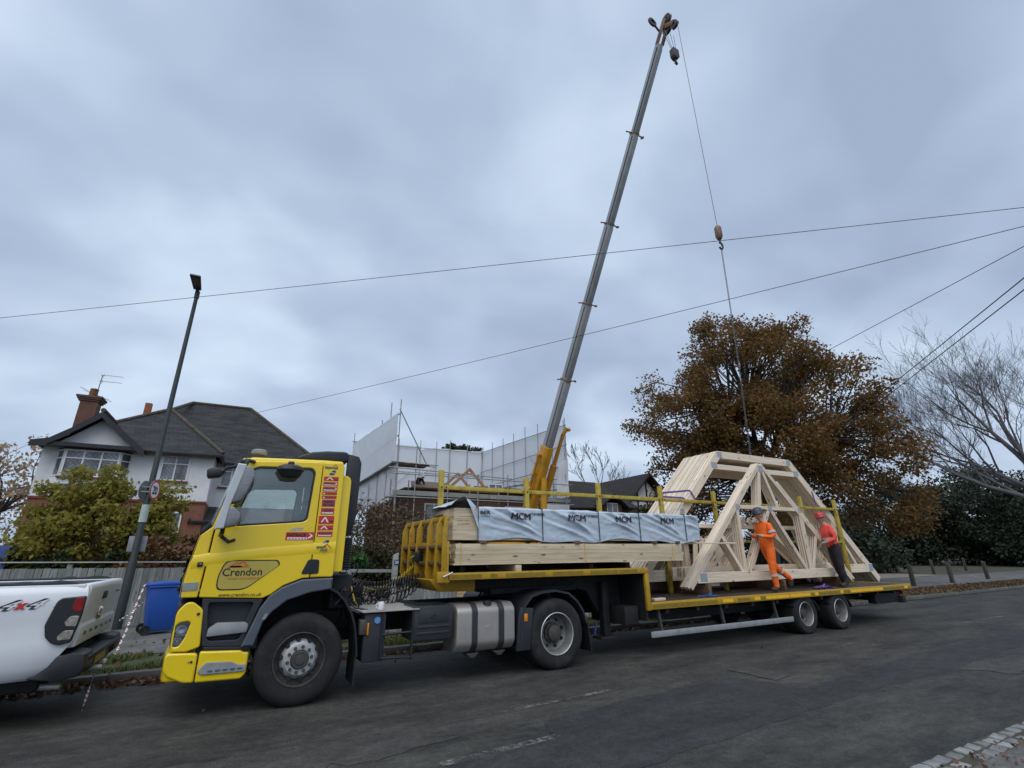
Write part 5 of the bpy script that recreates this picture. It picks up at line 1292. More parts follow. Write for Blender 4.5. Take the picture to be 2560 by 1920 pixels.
# a third bundle, scissor shaped, between the two
mid = make_truss([('rafter', S(7.9, 1.0), S(9.85, 2.46), 0.14, ts), ('rafter', S(12.5, 1.0), S(10.4, 2.46), 0.14, ts - 0.002), ('bottom_chord', S(7.6, 1.30), S(13.4, 1.30), 0.20, ts - 0.004),
    ('web', S(8.35, 1.4), S(8.45, 2.0), 0.12, ts - 0.006), ('web', S(8.75, 1.4), S(8.62, 2.05), 0.10, ts - 0.008), ('web', S(9.0, 1.36), S(9.7, 2.0), 0.12, ts - 0.010), ('web', S(12.6, 1.3), S(12.2, 2.3), 0.22, ts - 0.012), ('collar', S(8.2, 2.28), S(12.2, 2.28), 0.09, ts - 0.014)], [])
for i in range(4):
    put_truss(mid, 'roof_truss', (SX + rnd.uniform(-0.1, 0.1), 0.90 + i * 0.062, SZ), ORD[i] + ' low truss of mixed webs counted from the small trusses towards the posts', 'low roof trusses between the two stacks')
# bearers under the trusses
for i, (x, y0, y1) in enumerate(((7.9, 0.46, 1.16), (10.4, 0.46, 1.16), (12.7, 0.46, 1.16), (8.0, 1.31, 2.42), (10.6, 1.31, 2.42), (13.3, 1.31, 2.42))):
    mb = MB(); l = (y1 - y0) / 2; mb.box(-l, l, -0.05, 0.05, 0, (1.079 if i < 3 else 1.099) - ZL + 0.004)
    o = mb.build('timber_bearer', WOODB, None, bevel=0.004); o.location = (x, (y0 + y1) / 2, ZL - 0.005); o.rotation_euler = (0, 0, PI / 2)
    tag(o, ['left', 'middle', 'right'][i % 3] + (' dark bearer under the small triangular trusses' if i < 3 else ' dark bearer under the large flat-topped trusses'), 'bearer')

# straps and scraps on the deck
PURPLE = mat('purple_webbing', (0.14, 0.08, 0.30), 0.7, vary=0.2, vscale=20)
sx = thing('ratchet_strap', (8.2, 1.9, 3.0), 'purple ratchet strap lashed round the left rafters of the large trusses', 'strap')
for pts in ([(7.66, 1.235, 2.97), (7.62, 1.29, 3.02), (8.62, 1.30, 3.13), (8.66, 1.30, 3.10), (8.78, 1.302, 2.93)], [(7.64, 1.23, 2.93), (8.36, 1.297, 2.94), (8.50, 1.30, 2.87)]):
    mb = MB()
    for i in range(len(pts) - 1): mb.bar(pts[i], pts[i + 1], 0.006, 0.045)
    mb.build('webbing', PURPLE, sx)
s2 = thing('ratchet_strap', (13.8, 1.3, 3.1), 'purple strap across the right rafter of the large trusses', 'strap')
mb = MB(); mb.bar((13.70, 1.303, 3.36), (13.78, 1.303, 2.98), 0.006, 0.045); mb.build('webbing', PURPLE, s2)
def heap(name, label, c, m, seed, n=10, r=0.22, w_=0.045, h=0.06):
    q = random.Random(seed); t = thing(name, c, label, 'strap'); mb = MB(); p = Vector(c); a_ = 0
    pts = []
    for i in range(n * 6):
        a_ += 0.5 + q.uniform(-0.2, 0.35); rr = r * q.uniform(0.3, 1.0)
        pts.append(p + Vector((math.cos(a_) * rr * 1.5, math.sin(a_) * rr * 0.6, 0.006 + abs(q.gauss(0, h * 0.5)) * (1 - rr / r * 0.7))))
    for i in range(len(pts) - 1): mb.bar(pts[i], pts[i + 1], w_, 0.004)
    mb.build('webbing', m, t)
    return t
heap('strap_heap', 'tangle of blue webbing lying on the deck below the front truss', (7.62, 0.30, ZL), mat('blue_webbing', (0.03, 0.12, 0.42), 0.7), 2, 5, 0.17, 0.03, 0.04)
heap('strap_heap', 'heap of purple webbing on the deck between the two workers', (11.55, 0.26, ZL), PURPLE, 6, 9, 0.26, 0.045, 0.11)
for i, (x, y, l, rz) in enumerate(((6.18, 0.20, 0.30, 0.1), (6.02, 0.62, 0.10, 0.6))):
    mb = MB(); mb.box(-l / 2, l / 2, -0.05, 0.05, 0, 0.045); o = mb.build('timber_offcut', WOODT, None, bevel=0.004); o.location = (x, y, ZL - 0.004); o.rotation_euler = (0, 0, rz)
    tag(o, ['pale timber offcut lying on the front edge of the lower deck', 'tiny wood scrap beside the step of the deck'][i], 'offcut')

# ------------------------------------------------------------------ people
SKINM = mat('skin', (0.45, 0.26, 0.19), 0.6, vary=0.06)
ORG = mat('orange_hi_vis', (1.0, 0.16, 0.015), 0.75, vary=0.1, vscale=9, bump=0.5, bscale=16)
PINKRED = mat('red_hi_vis', (0.88, 0.10, 0.075), 0.75, vary=0.12, vscale=9, bump=0.5, bscale=16)
DTROU = mat('dark_trousers', (0.022, 0.018, 0.024), 0.85, vary=0.2, vscale=8, bump=0.5, bscale=16)
GLOVE = mat('pale_gloves', (0.36, 0.31, 0.22), 0.8, vary=0.2)
BOOT = mat('work_boots', (0.05, 0.035, 0.025), 0.8, vary=0.3)
DHAT = mat('dark_helmet', (0.035, 0.042, 0.055), 0.35, vary=0.1)
RHAT = mat('red_helmet', (0.42, 0.03, 0.035), 0.35, vary=0.1)
REFL = mat('reflective_band', (0.50, 0.50, 0.48), 0.4, vary=0.1)
BJACK = mat('black_jacket', (0.016, 0.016, 0.018), 0.8, vary=0.2)
HAIR = mat('dark_hair', (0.02, 0.015, 0.012), 0.7)
def person(label, loc, heading, J, mats, hat, bands=(), group=None):
    """J: joints in the person's own frame (x forward, y left, z up). One skin mesh, material by nearest bone."""
    p = thing('person', loc, label, 'person', group); p.rotation_euler = (0, 0, heading)
    E_ = [('pelvis', 'belly', 'top', .155, .15), ('belly', 'chest', 'top', .15, .165), ('chest', 'neck', 'top', .165, .075), ('neck', 'head', 'head', .065, .06)]
    for s in 'LR':
        E_ += [('chest', 'sh' + s, 'top', .16, .085), ('sh' + s, 'el' + s, 'top', .082, .062), ('el' + s, 'wr' + s, 'top', .06, .045), ('wr' + s, 'ha' + s, 'hand', .035, .03),
               ('pelvis', 'hip' + s, 'leg', .15, .115), ('hip' + s, 'kn' + s, 'leg', .115, .08), ('kn' + s, 'an' + s, 'leg', .078, .06), ('an' + s, 'to' + s, 'boot', .055, .042)]
    names = []; rad = {}
    for a, b, _, ra, rb in E_:
        for n_, r_ in ((a, ra), (b, rb)):
            if n_ not in names: names.append(n_)
            rad[n_] = r_ if n_ not in rad else max(rad[n_], r_) if n_ not in ('wrL', 'wrR', 'anL', 'anR') else rad[n_]
    P = [Vector(J[n_]) for n_ in names]; R_ = [rad[n_] for n_ in names]; edges = [(names.index(a), names.index(b)) for a, b, *_ in E_]
    for s in 'LR':            # five fingers rooted in the palm
        h = Vector(J['ha' + s]); d = (h - Vector(J['wr' + s])).normalized(); side = d.cross(Vector((0, 0, 1)))
        side = side.normalized() if side.length > 0.1 else Vector((0, 1, 0)); nrm = side.cross(d)
        for k in range(5):
            o = (k - 1.5) * 0.019 if k < 4 else (0.035 if s == 'L' else -0.035)
            base = h + side * o * (1 if k < 4 else 1) - d * (0.0 if k < 4 else 0.03)
            l = (0.055, 0.065, 0.06, 0.048, 0.045)[k]
            m1 = base + (d + (side * (0.8 if o > 0 else -0.8) if k == 4 else Vector())).normalized() * l - nrm * 0.008; m2 = m1 + d * l * 0.5 - nrm * 0.028
            i0 = len(P); P += [m1, m2]; R_ += [0.0095, 0.008]; edges += [(names.index('ha' + s), i0), (i0, i0 + 1)]
    me = bpy.data.meshes.new('body'); me.from_pydata([tuple(v) for v in P], edges, [])
    ob = bpy.data.objects.new('body_tmp', me); COL.objects.link(ob)
    md = ob.modifiers.new('skin', 'SKIN'); md.use_smooth_shade = True; md.branch_smoothing = 0.4
    for i, sv in enumerate(me.skin_vertices[0].data):
        sv.radius = (R_[i], R_[i]); sv.use_root = (i == 0)
    sb = ob.modifiers.new('sub', 'SUBSURF'); sb.levels = 2; sb.render_levels = 2
    bpy.context.view_layer.update()
    ev = ob.evaluated_get(bpy.context.evaluated_depsgraph_get()); full = bpy.data.meshes.new_from_object(ev)
    bpy.data.objects.remove(ob)
    bm = bmesh.new(); bm.from_mesh(full)
    hd = Vector(J['head']); look = J.get('look', (1, 0, 0)); lk = Vector(look).normalized(); q = Vector((1, 0, 0)).rotation_difference(lk)
    def ell(c, rx, ry, rz, nn=14):
        r = bmesh.ops.create_uvsphere(bm, u_segments=nn + 4, v_segments=nn, radius=1.0)
        for v in r['verts']:
            x, y, z = v.co; k = 1 - 0.16 * max(0, -z) if rx > 0.05 else 1
            v.co = hd + q @ (Vector(c) + Vector((x * rx, y * ry * k, z * rz)))
        return r['verts']
    mk = {}
    nv0 = set(bm.faces)
    ell((0, 0, 0.03), 0.098, 0.078, 0.122); ell((0.10, 0, 0.015), 0.018, 0.014, 0.026, 8); ell((0, 0.078, 0.02), 0.02, 0.012, 0.032, 8); ell((0, -0.078, 0.02), 0.02, 0.012, 0.032, 8)
    hf = set(bm.faces) - nv0
    ell((0.088, 0.03, 0.04), 0.010, 0.014, 0.008, 6); ell((0.088, -0.03, 0.04), 0.010, 0.014, 0.008, 6); ell((0.088, 0, -0.035), 0.008, 0.024, 0.006, 6)
    ef = set(bm.faces) - nv0 - hf
    for v in bm.verts:                  # creases in the clothing
        if not any(f in hf or f in ef for f in v.link_faces):
            k_ = min(1.0, min((v.co - Vector(J['ha' + s_])).length for s_ in 'LR') / 0.16); c_ = v.co
            v.co = c_ + v.normal * k_ * (0.013 * mnoise.noise(Vector((c_.x * 9, c_.y * 9, c_.z * 17))) + 0.007 * mnoise.noise(c_ * 31))
    segs = [(Vector(J[a]), Vector(J[b]), z) for a, b, z, *_ in E_]
    zones = ['top', 'leg', 'hand', 'boot', 'head', 'dark']
    for f in bm.faces:
        if f in hf: f.material_index = 4
        elif f in ef: f.material_index = 5
        else:
            c = f.calc_center_median(); best = None
            for a, b, z in segs:
                ab = b - a; t = max(0, min(1, (c - a).dot(ab) / ab.length_squared)); dd = (c - a - ab * t).length
                if best is None or dd < best[0]: best = (dd, z)
            f.material_index = zones.index(best[1])
        f.smooth = True
    full.materials.clear()
    for m_ in [mats['top'], mats['leg'], mats['hand'], mats['boot'], SKINM, HAIR]: full.materials.append(m_)
    bm.to_mesh(full); bm.free()
    o = bpy.data.objects.new('body', full); COL.objects.link(o); o.parent = p
    # helmet
    if hat:
        mb = MB(); mb.lathe([(0.0, 0.135), (0.05, 0.13), (0.09, 0.105), (0.115, 0.06), (0.122, 0.01), (0.13, 0.0), (0.125, -0.006), (0.0, 0.0)], (0, 0, 0), 24, 'Z')
        mb.v = [tuple(hd + q @ Vector((x * 1.08 + (0.03 if (z < 0.005 and x > 0.05) else 0), y, z + 0.065))) for x, y, z in mb.v]
        h = mb.build('helmet', hat); h.parent = p
    for (a, b, t, r_) in bands:
        c = Vector(J[a]).lerp(Vector(J[b]), t); d = (Vector(J[b]) - Vector(J[a])).normalized(); u = d.orthogonal().normalized(); v_ = d.cross(u); n_ = 20; mb = MB()
        mb.tube([c - d * 0.025, c + d * 0.025], r_, 20, cap=False); h = mb.build('reflective_band', REFL); h.parent = p
    return p
J1 = dict(pelvis=(0, 0, 0.95), belly=(0.01, 0, 1.12), chest=(0.02, 0, 1.34), neck=(0.03, 0, 1.50), head=(0.07, 0, 1.62), look=(1, -0.35, -0.25),
          shL=(0.02, 0.19, 1.42), elL=(0.0, 0.27, 1.15), wrL=(0.24, 0.20, 1.16), haL=(0.33, 0.18, 1.19), shR=(0.02, -0.19, 1.42), elR=(-0.04, -0.27, 1.16), wrR=(0.20, -0.20, 1.20), haR=(0.30, -0.19, 1.26),
          hipL=(0.0, 0.10, 0.90), knL=(0.05, 0.11, 0.49), anL=(0.02, 0.11, 0.08), toL=(0.17, 0.12, 0.045), hipR=(0.0, -0.10, 0.90), knR=(-0.20, -0.11, 0.52), anR=(-0.58, -0.11, 0.24), toR=(-0.54, -0.12, 0.07))
person('worker in full orange overalls and dark helmet walking along the trailer edge', (9.72, 0.27, ZL), PI - 0.25, J1, dict(top=ORG, leg=ORG, hand=GLOVE, boot=BOOT), DHAT,
       (('shL', 'elL', 0.6, 0.082), ('shR', 'elR', 0.6, 0.082), ('kn' + 'L', 'anL', 0.35, 0.088), ('knR', 'anR', 0.35, 0.088)))
J2 = dict(pelvis=(-0.02, 0, 0.93), belly=(0.03, 0, 1.10), chest=(0.06, 0, 1.33), neck=(0.09, 0, 1.48), head=(0.14, 0, 1.60), look=(1, -0.1, -0.15),
          shL=(0.09, 0.19, 1.40), elL=(0.02, 0.25, 1.13), wrL=(0.22, 0.18, 1.05), haL=(0.30, 0.15, 1.03), shR=(0.09, -0.19, 1.40), elR=(-0.02, -0.25, 1.14), wrR=(0.16, -0.20, 1.00), haR=(0.23, -0.18, 0.95),
          hipL=(-0.02, 0.10, 0.89), knL=(-0.02, 0.11, 0.48), anL=(-0.08, 0.11, 0.08), toL=(0.07, 0.12, 0.045), hipR=(-0.02, -0.10, 0.89), knR=(-0.05, -0.11, 0.48), anR=(-0.16, -0.12, 0.08), toR=(-0.01, -0.13, 0.045))
person('worker in red hi-vis jacket, dark trousers and red helmet at the rear of the trailer', (12.36, 0.30, ZL), PI - 0.55, J2, dict(top=PINKRED, leg=DTROU, hand=GLOVE, boot=BOOT), RHAT, (('belly', 'chest', 0.2, 0.172),))
# ------------------------------------------------------------------ pickup
PK = thing('pickup_truck', (-4.9, 1.42, 0), 'white pickup with black bumper parked nose-out in front of the lorry', 'pickup')
def side_loft(y0, sgn):
    prof = [(0.10, 1.425), (0.035, 1.40), (0.005, 1.33), (0.0, 1.22), (0.012, 1.08), (0.022, 0.96), (0.008, 0.84), (0.012, 0.72), (0.035, 0.60), (0.07, 0.50), (0.11, 0.47)]
    xe = [-2.35, -2.335, -2.315, -2.31, -2.315, -2.325, -2.34, -2.42, -2.49, -2.60, -2.66]
    cols = [0, 0.04, 0.12, 0.25, 0.45, 0.7, 1.0]
    V = []; F = []
    for i, c in enumerate(cols):
        for (dy, z), e in zip(prof, xe):
            x = e + (-4.35 - e) * c; inn = 0.03 * max(0, 1 - c / 0.1)
            V.append((x, y0 + sgn * (dy + inn), z))
    n = len(prof)
    for i in range(len(cols) - 1):
        for j in range(n - 1): F.append((i * n + j, i * n + j + 1, (i + 1) * n + j + 1, (i + 1) * n + j))
    return MB().add(V, F)
side_loft(0.45, 1).build('bed_side', WPAINT, PK, smooth=60)
side_loft(2.40, -1).build('bed_side', WPAINT, PK, smooth=60)
for y in (0.50, 2.22):
    mb = MB(); mb.box(-4.35, -2.36, y, y + 0.13, 1.38, 1.426); mb.build('bed_rail', WPAINT, PK, bevel=0.012)
    mb = MB(); mb.prism([(-4.3, 1.427), (-4.3, 1.45), (-3.0, 1.455), (-2.95, 1.468), (-2.87, 1.468), (-2.83, 1.455), (-2.75, 1.455), (-2.62, 1.475), (-2.50, 1.46), (-2.43, 1.427)], y + 0.02, y + 0.10); mb.build('load_rail', DGREY, PK, bevel=0.008)
mb = MB(); mb.box(-4.35, -2.40, 0.64, 2.21, 1.385, 1.415); mb.build('roller_cover', DGREY, PK, bevel=0.01)
mb = MB(); mb.box(-4.35, -2.42, 0.55, 2.30, 0.62, 0.68); mb.build('bed_floor', DGREY, PK)
tg = MB(); P_ = [(-2.40, 0.76), (-2.325, 0.77), (-2.315, 0.97), (-2.335, 1.00), (-2.31, 1.18), (-2.30, 1.38), (-2.32, 1.425), (-2.40, 1.43)]
tg.prism(P_, 0.545, 2.305); tgo = tg.build('tailgate', WPAINT, PK, bevel=0.014)
def rear_text(s, x, y, z, size, m, parent, width, bold=0.002, tilt=0.0):
    me = text_mesh(s, size, bold, 0, thick=0.002, space=2.6)
    w0 = max(v.co.x for v in me.vertices) - min(v.co.x for v in me.vertices); me.transform(Matrix.Diagonal((width / w0, 1, 1, 1)))
    me.transform(Matrix(((0, 0, 1, x), (1, 0, 0, y), (0, 1, 0, z), (0, 0, 0, 1))))
    return link('lettering', me, m, parent)
rear_text('RANGER', -2.310, 0.74, 0.865, 0.062, DGREY, tgo, 1.42, 0.0)
mb = MB(); mb.box(-2.315, -2.292, 1.22, 1.42, 1.22, 1.31); mb.build('tailgate_handle', DGREY, tgo, bevel=0.01)
mb = MB(); mb.lathe([(0, 0.03), (0.05, 0.028), (0.07, 0.012), (0.075, 0)], (-2.318, 1.33, 1.06), 20, 'X'); mb.build('tailgate_badge', CHROME, tgo)
mb = MB(); mb.box(-2.303, -2.296, 1.95, 2.15, 1.27, 1.285); mb.build('badge_strip', DGREY, tgo)
tl = rounded([(-2.315, 1.305), (-2.53, 1.29), (-2.565, 1.25), (-2.615, 1.02), (-2.585, 0.90), (-2.52, 0.835), (-2.45, 0.81), (-2.35, 0.835), (-2.335, 0.95), (-2.315, 1.10)], 0.02, 3)
tlo = plate('tail_light', tl, 0.436, 0.05, BLACK, PK, bevel=0.012)
plate('red_lens', rounded([(-2.325, 1.29), (-2.40, 1.285), (-2.415, 1.18), (-2.38, 1.145), (-2.322, 1.15)], 0.015, 3), 0.432, 0.01, mat('smoked_red_lens', (0.24, 0.012, 0.014), 0.15), tlo, bevel=0.003)
plate('clear_lens', rounded([(-2.33, 1.10), (-2.41, 1.10), (-2.45, 1.04), (-2.43, 1.0), (-2.34, 0.99)], 0.015, 3), 0.432, 0.01, mat('clear_lens', (0.36, 0.34, 0.31), 0.12, metal=0.4, vary=0.4, vscale=25), tlo, bevel=0.003)
plate('clear_lens', rounded([(-2.345, 0.955), (-2.43, 0.955), (-2.48, 0.90), (-2.47, 0.86), (-2.36, 0.865)], 0.015, 3), 0.432, 0.01, MATS['clear_lens'], tlo, bevel=0.003)
for k in range(3):
    mb = MB(); mb.box(-2.58 + k * 0.01, -2.44, 0.4335, 0.437, 1.20 - k * 0.11, 1.205 - k * 0.11); mb.build('lens_rib', DGREY, tlo)
mb = MB(); mb.box(-2.42, -2.18, 0.62, 2.24, 0.60, 0.66); mb.build('bumper_step', BLACK, PK, bevel=0.02)
for y0, y1 in ((0.46, 0.86), (2.0, 2.40)):
    mb = MB(); mb.prism([(-2.66, 0.50), (-2.60, 0.52), (-2.50, 0.60), (-2.44, 0.70), (-2.30, 0.725), (-2.20, 0.70), (-2.18, 0.55), (-2.22, 0.48), (-2.40, 0.45)], y0, y1); mb.build('bumper', BLACK, PK, bevel=0.02)
mb = MB(); mb.box(-2.40, -2.22, 0.861, 1.999, 0.46, 0.599); mb.build('bumper_middle', BLACK, PK, bevel=0.02)
mb = MB(); mb.box(-2.219, -2.210, 1.15, 1.67, 0.50, 0.59); mb.build('number_plate', mat('plate_yellow', (0.55, 0.40, 0.05), 0.4), PK)
mb = MB(); mb.box(-6.6, -2.6, 0.75, 2.1, 0.32, 0.52); mb.build('underbody', CHASS, PK, bevel=0.03)
mb = MB(); mb.tube([(-2.75, 0.85, 0.36), (-2.42, 0.85, 0.34)], 0.035, 12); mb.build('exhaust', SILVER, PK)
mb = MB(); mb.tube([(-2.30, 1.25, 0.44), (-2.14, 1.25, 0.44)], 0.03, 10); mb.lathe([(0, -0.03), (0.025, -0.02), (0.03, 0), (0.02, 0.025), (0, 0.03)], (-2.13, 1.25, 0.50), 12, 'Z'); mb.build('tow_ball', SILVER, PK)
# cab and nose, out of the picture to the left
mb = MB(); mb.prism([(-4.36, 0.45), (-4.36, 1.12), (-4.42, 1.75), (-4.7, 1.86), (-5.6, 1.85), (-6.35, 1.22), (-7.35, 1.08), (-7.55, 0.85), (-7.55, 0.42)], 0.47, 2.38); mb.build('cab', WPAINT, PK, bevel=0.05, segs=3)
plate('side_window', rounded([(-4.55, 1.28), (-6.1, 1.25), (-5.55, 1.74), (-4.6, 1.76)], 0.04, 3), 0.463, 0.01, BLACK, PK)
for xw in (-3.52, -6.70):
    for near in (True, False):
        wh = MB().lathe([(0.22, 0.02), (0.25, 0.0), (0.34, 0.0), (0.385, 0.03), (0.39, 0.06), (0.39, 0.20), (0.37, 0.25), (0.22, 0.26)], (xw, 0.46 if near else 2.14, 0.385), 36).build('wheel', RUBBER, PK)
        MB().lathe([(0.23, 0.03), (0.22, 0.04), (0.06, 0.05), (0, 0.045)], (xw, 0.455 if near else 2.14, 0.385), 24).build('rim', SILVER, wh)
# 4x4 decal
text('4', -3.045, 1.190, 0.4485, 0.130, DGREY, PK, bold=0.009, shear=0.6, width=0.18)
text('x', -2.895, 1.20, 0.4440, 0.105, RED, PK, bold=0.008, shear=0.3, width=0.12)
text('4', -2.825, 1.195, 0.4485, 0.130, DGREY, PK, bold=0.009, shear=0.6, width=0.18)
text('4', -3.037, 1.193, 0.4462, 0.126, WPAINT, PK, bold=0.001, shear=0.6, width=0.158)
text('4', -2.817, 1.198, 0.4462, 0.126, WPAINT, PK, bold=0.001, shear=0.6, width=0.158)

# ------------------------------------------------------------------ wheelie bin and barrier tape
def bin_(label, x, y, z, rz):
    b = thing('wheelie_bin', (x, y, z), label, 'bin'); b.rotation_euler = (0, 0, rz)
    def kid(mb, name, m, **k):
        o = mb.build(name, m, None, **k); o.parent = b; return o
    V = []
    for zz_, w_, d in ((0.06, 0.23, 0.24), (0.95, 0.28, 0.34)):
        V += [(-w_, -d, zz_), (w_, -d, zz_), (w_, d, zz_), (-w_, d, zz_)]
    kid(MB().add(V, [(0, 3, 2, 1), (4, 5, 6, 7), (0, 1, 5, 4), (1, 2, 6, 5), (2, 3, 7, 6), (3, 0, 4, 7)]), 'tub', BLUE, bevel=0.03)
    mb = MB(); mb.box(-0.305, 0.305, -0.365, 0.365, 0.945, 0.985); kid(mb, 'rim', BLUE, bevel=0.012)
    mb = MB(); mb.prism([(-0.38, 0.99), (0.38, 0.99), (0.36, 1.035), (0.1, 1.065), (-0.3, 1.06)], -0.30, 0.30, 'X'); kid(mb, 'lid', BLUE, bevel=0.02)
    mb = MB(); mb.tube([(-0.27, 0.40, 1.0), (0.27, 0.40, 1.0)], 0.016, 8); kid(mb, 'handle', BLUE)
    for s in (-1, 1):
        mb = MB(); mb.lathe([(0.03, -0.02), (0.095, -0.025), (0.10, 0), (0.095, 0.025), (0.03, 0.02)], (s * 0.27, 0.27, 0.10), 22, 'X'); kid(mb, 'wheel', RUBBER)
    mb = MB(); mb.tube([(-0.27, 0.27, 0.10), (0.27, 0.27, 0.10)], 0.012, 8); kid(mb, 'axle', BLACK)
    return b
bin_('blue wheelie bin standing on the pavement in front of the lorry cab', -2.22, 7.1, 0.127, PI / 2 + 0.25)
def tapem():
    m = bpy.data.materials.new('red_white_tape'); m.use_nodes = True; t = m.node_tree; N = t.nodes; K = t.links.new
    tc = N.new('ShaderNodeTexCoord'); wv = N.new('ShaderNodeTexWave'); wv.inputs['Scale'].default_value = 6.5; wv.bands_direction = 'DIAGONAL'; K(tc.outputs['Object'], wv.inputs[0])
    rp = N.new('ShaderNodeValToRGB'); rp.color_ramp.interpolation = 'CONSTANT'; rp.color_ramp.elements[0].color = (0.75, 0.73, 0.72, 1); rp.color_ramp.elements[1].position = 0.55; rp.color_ramp.elements[1].color = (0.42, 0.14, 0.11, 1)
    K(wv.outputs['Fac'], rp.inputs[0]); K(rp.outputs[0], N['Principled BSDF'].inputs['Base Color']); return m
TAPEM = tapem()
tp = thing('barrier_tape', (-2.5, 4.3, 0.12), 'red and white barrier tape twisted from the blue bin down to the verge', 'tape')
def ribbon(pts, w_, twist, parent, name='tape_length'):
    V = []; F = []; N_ = 60; P = [Vector(p) for p in pts]
    for i in range(N_ + 1):
        t = i / N_ * (len(P) - 1); k = min(int(t), len(P) - 2); p = P[k].lerp(P[k + 1], t - k); a_ = twist * i / N_
        o = Vector((math.cos(a_), 0.3 * math.sin(a_), math.sin(a_) * 0.8)) * w_ / 2
        V += [p - o, p + o]
    for i in range(N_): F.append((2 * i, 2 * i + 1, 2 * i + 3, 2 * i + 2))
    return MB().add(V, F).build(name, TAPEM, parent, fixn=False)
ribbon([(-2.60, 6.85, 1.15), (-2.58, 6.0, 0.72), (-2.52, 5.2, 0.40), (-2.48, 4.35, 0.14)], 0.04, 34, tp)
ribbon([(-2.62, 7.3, 0.75), (-2.70, 6.6, 0.60), (-2.78, 6.0, 0.52)], 0.04, 18, tp)
ribbon([(-2.30, 1.9, 0.30), (-2.24, 1.4, 0.16), (-2.21, 1.12, 0.006)], 0.025, 5, tp)

# ------------------------------------------------------------------ street lamp with signs
LM = mat('lamp_post_paint', (0.022, 0.030, 0.030), 0.5, vary=0.15, vscale=6)
SL = thing('street_lamp', (-3.14, 8.3, 0.12), 'tall dark street lamp with a flat lantern and a 20 sign', 'street lamp')
mb = MB(); mb.tube([(-3.14, 8.3, 0.1), (-3.14, 8.3, 1.6), (-3.14, 8.3, 1.65), (-3.14, 8.3, 9.1)], [0.098, 0.098, 0.076, 0.050], 16); mb.build('column', LM, SL)
mb = MB(); mb.tube([(-3.14, 8.3, 8.95), (-3.14, 8.3, 9.16), (-3.15, 8.2, 9.2)], [0.065, 0.065, 0.04], 14); mb.build('spigot', LM, SL)
mb = MB(); mb.add([(-3.15 - 0.10, 8.22, 9.18), (-3.15 + 0.10, 8.22, 9.18), (-3.17 + 0.14, 7.50, 9.26), (-3.17 - 0.14, 7.50, 9.26), (-3.15 - 0.10, 8.22, 9.25), (-3.15 + 0.10, 8.22, 9.25), (-3.17 + 0.13, 7.52, 9.32), (-3.17 - 0.13, 7.52, 9.32)], [(0, 1, 2, 3), (4, 5, 6, 7), (0, 1, 5, 4), (1, 2, 6, 5), (2, 3, 7, 6), (3, 0, 4, 7)])
la = mb.build('lantern', LM, SL, bevel=0.015)
mb = MB(); mb.add([(-3.25, 8.0, 9.195), (-3.06, 8.0, 9.195), (-3.04, 7.58, 9.243), (-3.28, 7.58, 9.243)], [(0, 1, 2, 3)]); mb.build('lamp_glass', mat('lantern_glass', (0.10, 0.10, 0.11), 0.2), la)
mb = MB(); mb.lathe([(0, 0.05), (0.03, 0.045), (0.035, 0)], (-3.10, 7.85, 9.29), 12, 'Z'); mb.build('photocell', LGREY, la)
def disc_sign(c, nrm, r_, face, parent):
    n_ = Vector(nrm).normalized(); q = Vector((0, -1, 0)).rotation_difference(n_); M = Matrix.Translation(c) @ q.to_matrix().to_4x4()
    def put(o): o.data.transform(M); return o
    s = MB(); s.lathe([(0, 0), (r_, 0), (r_, 0.012), (0, 0.012)], (0, 0, 0), 40, 'Y'); b = put(s.build('sign_plate', LGREY, parent))
    if face:
        s = MB(); s.lathe([(r_ * 0.78, -0.003), (r_ * 0.985, -0.003)], (0, 0, 0), 40, 'Y'); put(s.build('sign_ring', RED, b))
        s = MB(); s.lathe([(0, -0.002), (r_ * 0.80, -0.002)], (0, 0, 0), 40, 'Y'); put(s.build('sign_face', WHITE, b))
        me = text_mesh('20', r_ * 1.15, 0.006, 0, thick=0.001, align='CENTER'); me.transform(Matrix(((0.82, 0, 0, 0), (0, 0, -1, -0.006), (0, 1, 0, -r_ * 0.40), (0, 0, 0, 1)))); put(link('lettering', me, INK, b))
    return b
disc_sign((-3.02, 8.20, 3.34), (0.955, -0.297, 0), 0.25, True, SL)
disc_sign((-3.27, 8.40, 3.34), (-0.93, 0.36, 0), 0.25, False, SL)
mb = MB(); mb.box(-3.30, -2.98, 8.19, 8.24, 3.40, 3.43); mb.box(-3.30, -2.98, 8.19, 8.24, 3.28, 3.31); mb.build('sign_clamp', LGREY, SL)
mb = MB(); mb.tube([(-3.14, 8.3, 2.55), (-3.14, 8.3, 2.98)], 0.088, 16, cap=False); mb.build('pale_band', mat('pale_sticker', (0.42, 0.50, 0.46), 0.6), SL)
mb = MB(); mb.box(-3.34, -2.96, 8.395, 8.41, 1.85, 2.22); mb.build('notice_plate', LGREY, SL, bevel=0.004)

# ------------------------------------------------------------------ fences
FE = thing('garden_fence', (-4.2, 9.1, 0.13), 'weathered grey close-boarded fence along the pavement', 'fence')
q_ = random.Random(3); x = -10.0; bms = [MB().box(-0.85, 0.85, -0.008, 0.008, -0.068, 0.068).mesh('board', bevel=0.003, segs=1) for _ in range(3)]
while x < 0.9:
    top = 1.60 - 0.012 * (x + 5)
    o = link('board', bms[q_.randrange(3)], WOODG, FE); o.rotation_euler = (q_.gauss(0, 0.01), -PI / 2, 0)
    o.location = (x, 9.09 + q_.gauss(0, 0.006), top - 0.85 + q_.gauss(0, 0.006)); o.scale = (0.86, 1, 1)
    x += 0.136 + q_.uniform(0, 0.012)
for x in np.arange(-10, 1.0, 2.75):
    mb = MB(); mb.box(x - 0.05, x + 0.05, 9.11, 9.21, 0.1, 1.58 - 0.012 * (x + 5)); mb.build('post', WOODG, FE, bevel=0.008)
